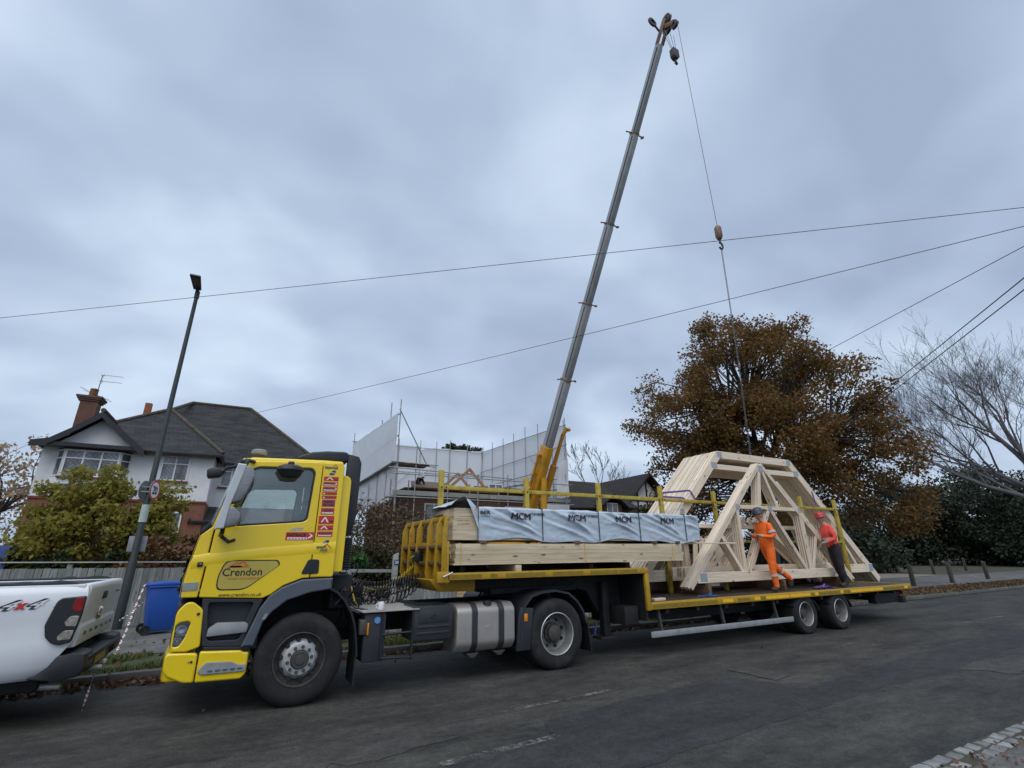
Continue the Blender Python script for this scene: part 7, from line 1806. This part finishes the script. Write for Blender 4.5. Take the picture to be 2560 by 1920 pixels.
# ------------------------------------------------------------------ mobile crane
CR = thing('mobile_crane', (11.5, 15.5, 0.14), 'mobile crane with yellow base and long grey telescopic boom raised over the site', 'crane')
CY_ = mat('crane_yellow', (0.56, 0.275, 0.012), 0.45, vary=0.1, vscale=3, dirt=(0.20, 0.10, 0.03), dscale=2.5, damt=0.5)
CBR = mat('collar_brown', (0.25, 0.15, 0.08), 0.6)
BOOM = mat('boom_grey', (0.34, 0.35, 0.36), 0.45, vary=0.1, vscale=0.8, stretch=(3, 3, 0.3), dirt=(0.17, 0.17, 0.17), dscale=1.5, damt=0.4)
PA, PB = Vector((11.48, 15.0, 2.0)), Vector((11.18, 1.9, 21.63)); BD = (PB - PA).normalized(); BS = -BD.cross(Vector((0, 0, 1))).normalized(); BU = BD.cross(BS).normalized()
def boomsec(t0, t1, w_, h, m, name, collar=True):
    a, b = PA.lerp(PB, t0), PA.lerp(PB, t1)
    sec = [(-w_ / 2, -h * 0.30), (-w_ / 2, h / 2), (w_ / 2, h / 2), (w_ / 2, -h * 0.30), (w_ * 0.28, -h / 2), (-w_ * 0.28, -h / 2)]
    V = [a + BS * x + BU * y for x, y in sec] + [b + BS * x + BU * y for x, y in sec]
    F = [tuple(range(5, -1, -1)), tuple(range(6, 12))] + [(i, (i + 1) % 6, (i + 1) % 6 + 6, i + 6) for i in range(6)]
    o = MB().add(V, F).build(name, m, CR, bevel=0.02)
    if collar:
        c = b; mb = MB(); k = 1.10
        mb.add([c - BD * 0.03 + BS * x * k + BU * y * k for x, y in sec] + [c + BD * 0.03 + BS * x * k + BU * y * k for x, y in sec], F); co = mb.build('boom_collar', CBR, o)
        mb = MB(); mb.tube([c - BS * w_ * 0.6, c - BS * (w_ * 0.6 + 0.28) - BD * 0.05], 0.03, 6); mb.tube([c + BS * w_ * 0.55, c + BS * (w_ * 0.55 + 0.3)], 0.03, 6); mb.tube([c + BS * (w_ * 0.55 + 0.26) - BU * 0.05, c + BS * (w_ * 0.55 + 0.3) + BU * 0.12], 0.05, 6); mb.build('cable_guide', CBR, co)
    return o
base = boomsec(-0.04, 0.232, 0.48, 0.58, CY_, 'boom_base', False)
for i, (t0, t1, w_, h) in enumerate(((0.20, 0.374, 0.38, 0.46), (0.35, 0.527, 0.35, 0.42), (0.50, 0.678, 0.315, 0.38), (0.65, 0.838, 0.285, 0.34), (0.81, 0.985, 0.25, 0.30))):
    so = boomsec(t0, t1, w_, h, BOOM, 'boom_section', i < 4)
    for s in (-1, 1):
        mb = MB(); a, b = PA.lerp(PB, max(t0, 0.235 if i == 0 else t0 + 0.03)), PA.lerp(PB, t1 - 0.006); off = BS * s * (w_ / 2 + 0.004) - BU * h * 0.22
        mb.bar(a + off, b + off, 0.02, 0.05, BU); mb.build('boom_rib', DGREY, so)
# yellow jib stowed alongside and brackets on the base section
mb = MB(); a, b = PA.lerp(PB, 0.02) + BS * 0.44 - BU * 0.22, PA.lerp(PB, 0.262) + BS * 0.56 - BU * 0.1
mb.bar(a, a.lerp(b, 0.72), 0.20, 0.30, BU); mb.bar(a.lerp(b, 0.70) + BU * 0.10, b + BU * 0.06, 0.07, 0.08, BU); mb.bar(a.lerp(b, 0.70) - BU * 0.10, b - BU * 0.06, 0.07, 0.08, BU)
for k in range(3): p = a.lerp(b, 0.76 + k * 0.09); mb.bar(p - BU * 0.11, p + BU * 0.11, 0.05, 0.05, BS)
mb.tube([b, b + BD * 0.35 + BS * 0.15], 0.10, 8); mb.tube([b + BS * 0.12 + BD * 0.25, b + BS * 0.3 + BD * 0.3], 0.09, 10); mb.build('stowed_jib', CY_, CR)
mb = MB()
for t in (0.06, 0.12, 0.17, 0.21): p = PA.lerp(PB, t); mb.bar(p - BS * 0.28, p - BS * 0.46 + BD * 0.05, 0.14, 0.16, BD)
p = PA.lerp(PB, 0.135) - BS * 0.44; mb.tube([p - BU * 0.2, p + BU * 0.2], 0.17, 14); mb.bar(PA.lerp(PB, 0.05) - BS * 0.40, PA.lerp(PB, 0.21) - BS * 0.38, 0.10, 0.12, BU); mb.build('boom_bracket', CY_, base)
# lift cylinder, turntable, carrier
mb = MB(); mb.tube([Vector((11.47, 12.8, 1.7)), PA.lerp(PB, 0.17) - BU * 0.42], 0.15, 14); mb.build('lift_cylinder', CY_, CR)
mb = MB(); mb.box(10.7, 12.2, 13.8, 16.6, 1.35, 2.2); mb.build('slew_body', CY_, CR, bevel=0.06)
mb = MB(); mb.box(10.55, 12.4, 11.6, 18.9 - 1.7, 0.75, 1.3); mb.build('carrier', CY_, CR, bevel=0.06)
mb = MB(); mb.box(9.65, 10.65, 13.4, 14.9, 1.1, 2.5); mb.build('crane_cab', CY_, CR, bevel=0.08)
for y in (12.2, 13.7, 15.6, 16.8):
    for x in (10.5, 12.45): MB().lathe([(0.0, -0.16), (0.3, -0.15), (0.50, -0.12), (0.52, 0), (0.50, 0.12), (0.3, 0.15), (0, 0.16)], (x, y, 0.65), 24, 'X').build('wheel', RUBBER, CR)
# boom head, hook block and hook ball
tip = Vector((11.13, 1.10, 21.24)); hp = PA.lerp(PB, 0.985)
mb = MB(); mb.bar(hp - BS * 0.13, PB + BD * 0.6 - BS * 0.12, 0.04, 0.24, BU); mb.bar(hp + BS * 0.13, PB + BD * 0.6 + BS * 0.12, 0.04, 0.24, BU); mb.bar(PB + BD * 0.3, tip + Vector((0, 0.1, 0.2)), 0.2, 0.2); hd_ = mb.build('boom_head', mat('head_brown', (0.22, 0.11, 0.05), 0.6, vary=0.3), CR, bevel=0.02)
for c, r_ in ((PB + BD * 0.62, 0.22), (tip + Vector((0, 0.12, 0.12)), 0.17), (PB + BD * 0.15 + BU * -0.25, 0.2)):
    mb = MB(); mb.lathe([(r_ * 0.35, -0.07), (r_, -0.06), (r_ * 0.85, 0), (r_, 0.06), (r_ * 0.35, 0.07)], c, 20, 'X'); mb.build('sheave', DSTEEL, hd_)
mb = MB(); mb.lathe([(0.10, -0.04), (0.20, -0.035), (0.21, 0), (0.20, 0.035), (0.10, 0.04)], PB + BS * -0.62 + BD * 0.25, 18, 'Y'); mb.tube([PB - BS * 0.2 + BD * 0.1, PB - BS * 0.62 + BD * 0.25], 0.04, 6); mb.build('anemometer', DSTEEL, hd_)
WIRE = mat('steel_rope', (0.10, 0.10, 0.11), 0.5, metal=0.3)
hb = Vector((11.0, 1.35, 19.75))
mb = MB()
for dx in (-0.22, -0.08, 0.10, 0.22): mb.tube([hb + Vector((dx * 1.6, 0.15, 1.5)), hb + Vector((dx * 0.6, 0, 0.25))], 0.010, 5)
mb.build('hoist_rope', WIRE, CR)
mb = MB(); mb.prism(rounded([(hb.x - 0.15, hb.z + 0.26), (hb.x + 0.15, hb.z + 0.26), (hb.x + 0.15, hb.z - 0.14), (hb.x + 0.07, hb.z - 0.24), (hb.x - 0.07, hb.z - 0.24), (hb.x - 0.15, hb.z - 0.14)], 0.04, 3), hb.y - 0.1, hb.y + 0.1); bk = mb.build('hook_block', DSTEEL, CR, bevel=0.02)
mb = MB(); mb.tube([hb + Vector((0, 0, -0.2)), hb + Vector((0, 0, -0.34)), hb + Vector((0.08, 0, -0.42)), hb + Vector((0.03, 0, -0.50)), hb + Vector((-0.07, 0, -0.46))], 0.03, 8); mb.build('hook', DSTEEL, bk)
bx, by = 11.13 + 0.16, 1.10
mb = MB(); mb.tube([(tip.x + 0.02, by, tip.z + 0.1), (bx, by, 11.73)], 0.010, 5); mb.build('hoist_rope', WIRE, CR)
mb = MB(); mb.lathe([(0, 0.52), (0.07, 0.51), (0.108, 0.45), (0.112, 0.12), (0.07, 0.02), (0, 0)], (bx, by, 11.22), 18, 'Z'); ba = mb.build('hook_ball', mat('ball_brown', (0.20, 0.12, 0.07), 0.6, vary=0.4, vscale=5), CR)
mb = MB(); mb.tube([(bx + 0.09 * math.sin(t), by, 10.98 + 0.12 * math.cos(t)) for t in [k * PI / 6 for k in range(-1, 9)]], 0.03, 8); mb.tube([(bx, by, 11.24), (bx, by, 11.08)], 0.03, 8); mb.build('hook', DSTEEL, ba)
mb = MB()
for dx in (-0.02, 0.025): mb.tube([(bx + dx, by, 10.88), (bx + dx * 0.8 + 0.03, by + 0.12, 7.6), (bx + dx + 0.05, by + 0.3, 4.24)], 0.0085, 5)
mb.build('lifting_chain', WIRE, CR)

# ------------------------------------------------------------------ overhead wires
WM = mat('overhead_cable', (0.03, 0.03, 0.034), 0.6)
def wire(label, a, b, sag, r_=0.0062):
    a, b = Vector(a), Vector(b); P = []
    for i in range(31):
        t = i / 30; p = a.lerp(b, t); p.z -= sag * 4 * t * (1 - t); P.append(p)
    tag(MB().tube(P, r_, 5).build('overhead_wire', WM), label, 'wire', 'overhead wires')
def ext(a, b, k0, k1):
    a, b = Vector(a), Vector(b); return a + (b - a) * k0, a + (b - a) * k1
a, b = ext((-7.14, 8.61, 7.5), (10.63, -5.31, 7.5), -0.15, 1.2)
wire('highest overhead wire crossing the whole sky past the lamp head', a, b, 0.03)
a, b = ext((-0.99, 11.03, 6.5), (9.2, -5.46, 6.5), -0.35, 1.15)
wire('second overhead wire rising from the white house roof to the right', a, b, 0.10)
a, b = ext((10.01, -2.26, 6.0), (8.85, -5.42, 6.0), -3.0, 1.3)
wire('overhead wire coming out behind the oak crown', a, b, 0.02)
a, b = ext((14.49, -0.96, 6), (10.08, -5.06, 6), -1.2, 1.3)
wire('upper wire of the close pair at the right edge', a, b, 0.0, 0.010)
a, b = ext((14.65, -1.04, 6), (10.42, -4.93, 6.0), -1.2, 1.3)
wire('lower wire of the close pair at the right edge', a + Vector((0, 0, -0.05)), b + Vector((0, 0, -0.08)), 0.0, 0.010)

# ------------------------------------------------------------------ trees and shrubs
NPR = np.random.default_rng(11)
def crown_tree(name, label, base, trunk_h, trunk_r, lobes, nclus, leaves_per, lsize, lmat, blob=0.9, seed=1, cat='tree', stem_m=None, twigs=True, shell=0.55, nlimb=9):
    """trunk, limbs reaching leaf clumps spread through the lobes, leaf-sized faces in every clump"""
    r = random.Random(seed); rng = np.random.default_rng(seed)
    t = thing(name, base, label, cat); base = Vector(base); T_ = Tree(seed)
    top = base + Vector((r.uniform(-0.2, 0.2), r.uniform(-0.2, 0.2), trunk_h))
    T_.segs.append(([(base, trunk_r), (base.lerp(top, 0.15), trunk_r * 0.8), (base.lerp(top, 0.6) + Vector((r.gauss(0, .1), r.gauss(0, .1), 0)), trunk_r * 0.7), (top, trunk_r * 0.6)], 9))
    cl = []
    tot = sum(l[1][0] * l[1][1] * l[1][2] for l in lobes)
    for c, rad in lobes:
        n = max(2, int(nclus * rad[0] * rad[1] * rad[2] / tot))
        for _ in range(n):
            while True:
                v = Vector((r.uniform(-1, 1), r.uniform(-1, 1), r.uniform(-1, 1)))
                if v.length <= 1 and (v.length > shell or r.random() < 0.35): break
            cl.append(Vector(c) + Vector((v.x * rad[0], v.y * rad[1], v.z * rad[2])))
    # main limbs
    limbs = []
    for k in range(nlimb):
        tgt = cl[r.randrange(len(cl))]; e = top.lerp(tgt, 0.6) + Vector((0, 0, 0.3)); m_ = top.lerp(e, 0.5) + Vector((r.gauss(0, .3), r.gauss(0, .3), 0.4))
        T_.segs.append(([(top, trunk_r * 0.45), (m_, trunk_r * 0.33), (e, trunk_r * 0.2)], 8)); limbs += [(m_, trunk_r * 0.3), (e, trunk_r * 0.2)]
    limbs.append((top, trunk_r * 0.5))
    for c in cl:
        p, rr = min(limbs, key=lambda l: (l[0] - c).length + (0.5 if l[0].z > c.z else 0)); m_ = p.lerp(c, 0.5) + Vector((r.gauss(0, .15), r.gauss(0, .15), r.gauss(0.1, .15))); rr = min(rr * 0.7, 0.012 * (c - p).length + 0.015)
        T_.segs.append(([(p, rr), (m_, rr * 0.7), (c, rr * 0.35)], 2))
        if twigs:
            for _ in range(5):
                d = Vector((r.gauss(0, 1), r.gauss(0, 1), r.gauss(0.2, 0.8))).normalized(); e = c + d * blob * r.uniform(0.5, 1.1); T_.segs.append(([(c, rr * 0.3), (c.lerp(e, 0.5) + Vector((0, 0, 0.05)), rr * 0.2), (e, 0.004)], 0))
    T_.wood('trunk', stem_m or BARK, t, 7, 0.06)
    C = []
    for c in cl:
        n = int(leaves_per * r.uniform(0.6, 1.3)); g = rng.normal(size=(n, 3)); g /= (1 + 0.25 * np.linalg.norm(g, axis=1)[:, None]); C.append(np.array(c) + g * np.array([1, 1, 0.75]) * blob * 0.75)
    me = leaves_mesh('crown', np.concatenate(C), lsize, rng)
    link('crown', me, lmat, t)
    return t
OAKL = leafmat('oak_autumn_leaf', [(0.11, 0.060, 0.022), (0.19, 0.104, 0.034), (0.26, 0.148, 0.046), (0.15, 0.115, 0.036), (0.24, 0.104, 0.040), (0.18, 0.125, 0.040)], 0.45)
crown_tree('oak_tree', 'big oak with brown autumn leaves rising behind the trusses', (23.0, 9.4, 0.12), 4.2, 0.42,
           [((23.2, 9.5, 11.6), (3.4, 3.4, 3.5)), ((20.5, 11.8, 8.8), (2.8, 2.8, 3.2)), ((26.3, 7.2, 9.6), (3.1, 3.1, 3.2)), ((23.6, 9.2, 7.3), (4.6, 4.6, 2.6)), ((20.5, 12.2, 5.8), (2.3, 2.3, 2.0)), ((28.2, 6.4, 7.0), (2.7, 2.5, 2.5)), ((25.4, 8.2, 12.6), (2.2, 2.2, 2.3)), ((29.2, 6.2, 4.4), (2.1, 2.0, 1.9)), ((24.5, 8.5, 4.2), (3.5, 3.0, 1.6)), ((23.0, 9.8, 13.9), (1.9, 1.9, 1.5)), ((20.6, 12.0, 3.7), (2.2, 2.0, 1.6))],
           520, 180, 0.105, OAKL, 0.70, 5, shell=0.50, nlimb=16)
YGL = leafmat('yellow_green_leaf', [(0.18, 0.17, 0.035), (0.31, 0.28, 0.05), (0.41, 0.36, 0.075), (0.16, 0.165, 0.035), (0.37, 0.29, 0.06)], 0.5)
crown_tree('shrub', 'large yellow-green shrub in front of the white house', (-4.7, 11.6, 0.14), 0.6, 0.08,
           [((-4.6, 11.6, 2.5), (1.35, 0.9, 1.30)), ((-5.7, 11.5, 2.2), (0.9, 0.7, 1.15)), ((-3.4, 11.7, 2.4), (0.85, 0.7, 0.95)), ((-4.9, 11.6, 3.35), (1.0, 0.5, 0.6)), ((-3.2, 11.6, 3.1), (0.6, 0.4, 0.5)), ((-5.35, 11.5, 4.0), (0.15, 0.15, 0.45)), ((-4.5, 11.5, 4.1), (0.3, 0.2, 0.4)), ((-2.75, 11.5, 3.3), (0.35, 0.2, 0.5)), ((-5.9, 11.5, 3.6), (0.2, 0.2, 0.4)), ((-3.3, 11.5, 3.75), (0.2, 0.2, 0.3))],
           190, 85, 0.085, YGL, 0.30, 9, 'shrub', TWIG, shell=0.3)
T_s = Tree(4)
BRL = leafmat('brown_hedge_leaf', [(0.10, 0.05, 0.025), (0.17, 0.09, 0.04), (0.22, 0.13, 0.06), (0.12, 0.09, 0.04), (0.14, 0.06, 0.04)], 0.25)
crown_tree('hedge', 'brown beech hedge behind the fence beside the lamp post', (-2.6, 10.2, 0.14), 0.3, 0.06, [((-2.9, 10.2, 1.35), (0.9, 0.5, 0.85)), ((-1.9, 10.3, 1.55), (0.8, 0.5, 0.9)), ((-0.9, 10.4, 1.4), (0.8, 0.5, 0.8))], 90, 90, 0.075, BRL, 0.22, 21, 'hedge', TWIG, shell=0.3)
DGL = leafmat('dark_green_leaf', [(0.02, 0.03, 0.012), (0.035, 0.05, 0.018), (0.05, 0.065, 0.02), (0.03, 0.035, 0.015)], 0.2)
crown_tree('hedge', 'dark green hedge behind the fence at the far left', (-8.2, 11.6, 0.14), 0.3, 0.06, [((-7.6, 11.7, 1.5), (1.2, 0.6, 1.1)), ((-9.2, 11.7, 1.9), (1.2, 0.6, 1.5)), ((-6.2, 11.0, 1.35), (1.1, 0.4, 0.6)), ((-4.6, 10.9, 1.3), (1.2, 0.4, 0.55))], 110, 90, 0.085, DGL, 0.25, 22, 'hedge', TWIG, shell=0.3)
PLL = leafmat('pale_autumn_leaf', [(0.42, 0.30, 0.19), (0.52, 0.38, 0.25), (0.34, 0.23, 0.14)], 0.45)
crown_tree('pale_tree', 'thin tree with pale tan leaves left of the white house', (-12.6, 30, 0.14), 4.0, 0.16, [((-12.6, 30, 6.6), (2.2, 2.0, 2.4)), ((-13.5, 30, 4.6), (2.0, 1.6, 1.6))], 55, 26, 0.16, PLL, 0.6, 31, shell=0.3)
crown_tree('evergreen_tree', 'rounded dark green tree top showing above the scaffold sheeting', (20.2, 46, 0.14), 9.0, 0.3, [((18.9, 45, 12.2), (1.7, 1.6, 1.6)), ((21.2, 45, 12.4), (1.7, 1.6, 1.5))], 60, 120, 0.24, leafmat('far_green_leaf', [(0.05, 0.06, 0.04), (0.08, 0.09, 0.055), (0.10, 0.11, 0.07)], 0.3), 0.55, 33)
# bank of bare and green shrubs behind the cab
crown_tree('shrub', 'tangle of bare brown shrubs on the bank behind the lorry cab', (3.6, 12.6, 0.14), 0.3, 0.05, [((3.0, 12.4, 2.6), (0.9, 0.8, 1.3)), ((4.4, 12.8, 2.4), (1.0, 0.8, 1.3)), ((5.6, 12.8, 2.2), (0.9, 0.8, 1.3)), ((7.0, 13.0, 2.2), (0.9, 0.8, 1.1)), ((3.6, 12.0, 1.6), (1.6, 0.6, 1.0))], 230, 34, 0.07, leafmat('dry_shrub_leaf', [(0.13, 0.085, 0.045), (0.09, 0.06, 0.035), (0.16, 0.13, 0.05), (0.11, 0.05, 0.04)], 0.2), 0.5, 41, 'shrub', TWIG, shell=0.2)
crown_tree('shrub', 'low green bush below the bare shrubs behind the air lines', (3.6, 11.2, 0.14), 0.2, 0.05, [((2.6, 11.2, 1.2), (0.8, 0.5, 0.8)), ((3.8, 11.2, 1.25), (0.9, 0.5, 0.85)), ((5.0, 11.3, 1.1), (0.8, 0.5, 0.8)), ((1.8, 11.0, 1.0), (0.8, 0.5, 0.8))], 170, 95, 0.075, leafmat('dull_green_leaf', [(0.045, 0.05, 0.02), (0.07, 0.075, 0.03), (0.05, 0.04, 0.02), (0.09, 0.085, 0.035)], 0.25), 0.24, 42, 'shrub', TWIG, shell=0.3)
crown_tree('plant', 'bright green leafy plant under the shrubs behind the cab', (2.75, 10.4, 0.14), 0.5, 0.02, [((2.75, 10.4, 1.62), (0.22, 0.2, 0.22))], 9, 9, 0.17, leafmat('bright_leaf', [(0.035, 0.09, 0.025), (0.06, 0.13, 0.04)], 0.3), 0.12, 43, 'plant', TWIG)
crown_tree('hedge', 'dark mixed hedge above the brick garden wall behind the trusses', (19, 13.6, 0.14), 0.4, 0.07, [((16.2, 13.6, 1.9), (1.6, 0.9, 1.5)), ((18.8, 13.7, 2.3), (1.8, 0.9, 1.9)), ((21.6, 13.7, 2.2), (1.8, 0.9, 1.8)), ((24.5, 13.7, 2.1), (1.9, 0.9, 1.7)), ((27.5, 13.0, 2.0), (1.9, 0.9, 1.7))], 170, 80, 0.12, leafmat('mixed_hedge_leaf', [(0.03, 0.035, 0.016), (0.06, 0.05, 0.022), (0.045, 0.055, 0.022), (0.08, 0.05, 0.025)], 0.2), 0.42, 61, 'hedge', TWIG, shell=0.3)
# distant bare tree behind the half-timbered house
tb_ = Tree(14); tb_.grow((36, 41, 0.1), (0, 0, 1), 7.0, 0.28, 5, 3, 0.62, 0.12, 0.62, 3, 0.12, 0.022)
bt = thing('bare_tree', (36, 41, 0.1), 'small leafless tree above the black roof', 'tree'); tb_.wood('branches', TWIG, bt)
# large bare tree at the right edge
tr_ = Tree(27)
bt2 = thing('bare_tree', (46, 3.9, 0.1), 'large leafless tree at the right edge above the bollards', 'tree')
tr_.segs.append(([(Vector((46.0, 3.9, 0.1)), 0.5), (Vector((46, 3.9, 2.5)), 0.42), (Vector((45.8, 4.1, 4.6)), 0.38)], 9))
for d, l, r_, z_ in (((-0.1, 0.45, 1), 5.4, 0.22, 4.5), ((-0.35, 0.95, 0.75), 5.4, 0.18, 4.2), ((-0.1, 1.0, 0.6), 5.0, 0.12, 4.2), ((0.2, -0.5, 1), 5.4, 0.2, 4.5), ((0.1, -1.0, 0.6), 4.8, 0.15, 4.0), ((-0.4, 0.2, 1.1), 5.2, 0.17, 4.5), ((0.3, 0.8, 0.8), 5.0, 0.17, 4.3), ((0.0, 0.9, 1.0), 5.2, 0.17, 4.5)):
    tr_.grow((45.85, 4.05, z_), d, l, r_, 5, 4, 0.52, 0.07, 0.66, 3, 0.13, 0.007)
tr_.wood('branches', mat('bare_bark', (0.12, 0.113, 0.12), 0.9, vary=0.25), bt2)
# dark evergreens closing the view at the right
EVL = leafmat('evergreen_leaf', [(0.020, 0.030, 0.020), (0.036, 0.048, 0.030), (0.048, 0.058, 0.036), (0.032, 0.034, 0.024)], 0.15)
for i, (x, y, h, w_, lab) in enumerate(((62, 29, 8.0, 5.0, 'dark evergreen tree left of the gap, behind the oak'), (66, 22, 9.5, 5.2, 'tall dark evergreen tree behind the farthest bollard'), (70, 15, 10.5, 5.5, 'tallest dark evergreen tree under the bare branches'), (66, 9.5, 8.5, 4.0, 'dark evergreen tree at the right edge beside the road'), (52, 26, 5.0, 4.5, 'low dark holly bush between oak and evergreens'), (40, 17, 4.6, 3.8, 'dark holly bush below the right side of the oak'), (78, 20, 12.0, 6.0, 'tall evergreen filling the gap behind the other dark trees'), (80, 8, 11.0, 6.0, 'broad evergreen farthest along the road at the right edge'))):
    crown_tree('evergreen_tree', lab, (x, y, 0.1), h * 0.3, 0.25, [((x, y, h * 0.55), (w_, w_, h * 0.45)), ((x + 1, y - 1.5, h * 0.3), (w_ * 0.9, w_ * 0.9, h * 0.3)), ((x, y, h * 0.2), (w_ * 1.1, w_ * 1.1, h * 0.2))], 150, 150, 0.19, EVL, 1.1, 50 + i, twigs=False)
tag(sheet('distant_hedge', 90, 91, -30, 120, 0.1, EVL), kind='stuff') if False else None

# ------------------------------------------------------------------ grass and leaves
def grass(name, x0, x1, y0, y1, z, n, h, cols, seed):
    rng = np.random.default_rng(seed); X = rng.uniform(x0, x1, n); Y = rng.uniform(y0, y1, n)
    keep = np.array([mnoise.noise(Vector((a * 0.8, b * 1.1, seed))) > -0.25 for a, b in zip(X, Y)]); X, Y = X[keep], Y[keep]; n = len(X)
    a = rng.uniform(0, 2 * np.pi, n); H_ = h * rng.uniform(0.4, 1.2, n); l = rng.uniform(0.3, 1.1, n) * H_; w_ = 0.006
    B0 = np.stack([X, Y, np.full(n, z)], 1); s = np.stack([-np.sin(a), np.cos(a), np.zeros(n)], 1) * w_; d = np.stack([np.cos(a), np.sin(a), np.zeros(n)], 1)
    M_ = B0 + d * (l * 0.4)[:, None] + np.array([0, 0, 1]) * (H_ * 0.7)[:, None]; T__ = B0 + d * l[:, None] + np.array([0, 0, 1]) * H_[:, None]
    V = np.stack([B0 - s, B0 + s, M_ + s * 0.8, M_ - s * 0.8, T__], 1).reshape(-1, 3); b = np.arange(n)[:, None] * 5
    o = link(name, bigmesh(name, V, b + np.array([[0, 1, 2, 3]]), b + np.array([[3, 2, 4]])), leafmat(name + '_blade', cols, 0.3))
    return tag(o, 'short rough grass on the verge beside the kerb' if True else '', 'grass', kind='stuff')
GC = [(0.06, 0.085, 0.02), (0.10, 0.125, 0.03), (0.14, 0.155, 0.045), (0.11, 0.095, 0.04)]
grass('verge_grass', -6, 16, 2.80, 4.25, 0.11, 52000, 0.085, GC, 2)
grass('far_verge_grass', 16, 46, 2.85, 4.3, 0.11, 9000, 0.12, [(0.07, 0.06, 0.025), (0.11, 0.075, 0.035), (0.09, 0.09, 0.03)], 3)
def litter(name, label, pts, size, seed):
    rng = np.random.default_rng(seed); me = leaves_mesh(name, pts, size, rng, 0.4, 0.0, 1.3)
    return tag(link(name, me, LEAFB), label, 'leaves', kind='stuff')
rl = np.random.default_rng(8)
def strip(n, x0, x1, y0, y1, z): return np.stack([rl.uniform(x0, x1, n), y0 + (y1 - y0) * rl.beta(2, 2, n), z + rl.uniform(0, 0.03, n)], 1)
litter('kerb_leaves', 'fallen brown leaves along the far kerb', np.concatenate([strip(900, -7, 0.5, 2.15, 2.66, 0.015), strip(500, 0.5, 16, 2.45, 2.66, 0.015), strip(350, -7, 8, 2.8, 4.2, 0.17), strip(4500, 13, 42, 2.5, 4.6, 0.15), strip(500, -7, 12, 4.2, 8.5, 0.135)]), 0.06, 1)
litter('gutter_leaves', 'fallen leaves caught among the near gutter setts', np.concatenate([strip(420, 3, 16, -5.0, -4.56, 0.025), strip(10, -4, 12, -4.4, 2.2, 0.008)]), 0.032, 2)
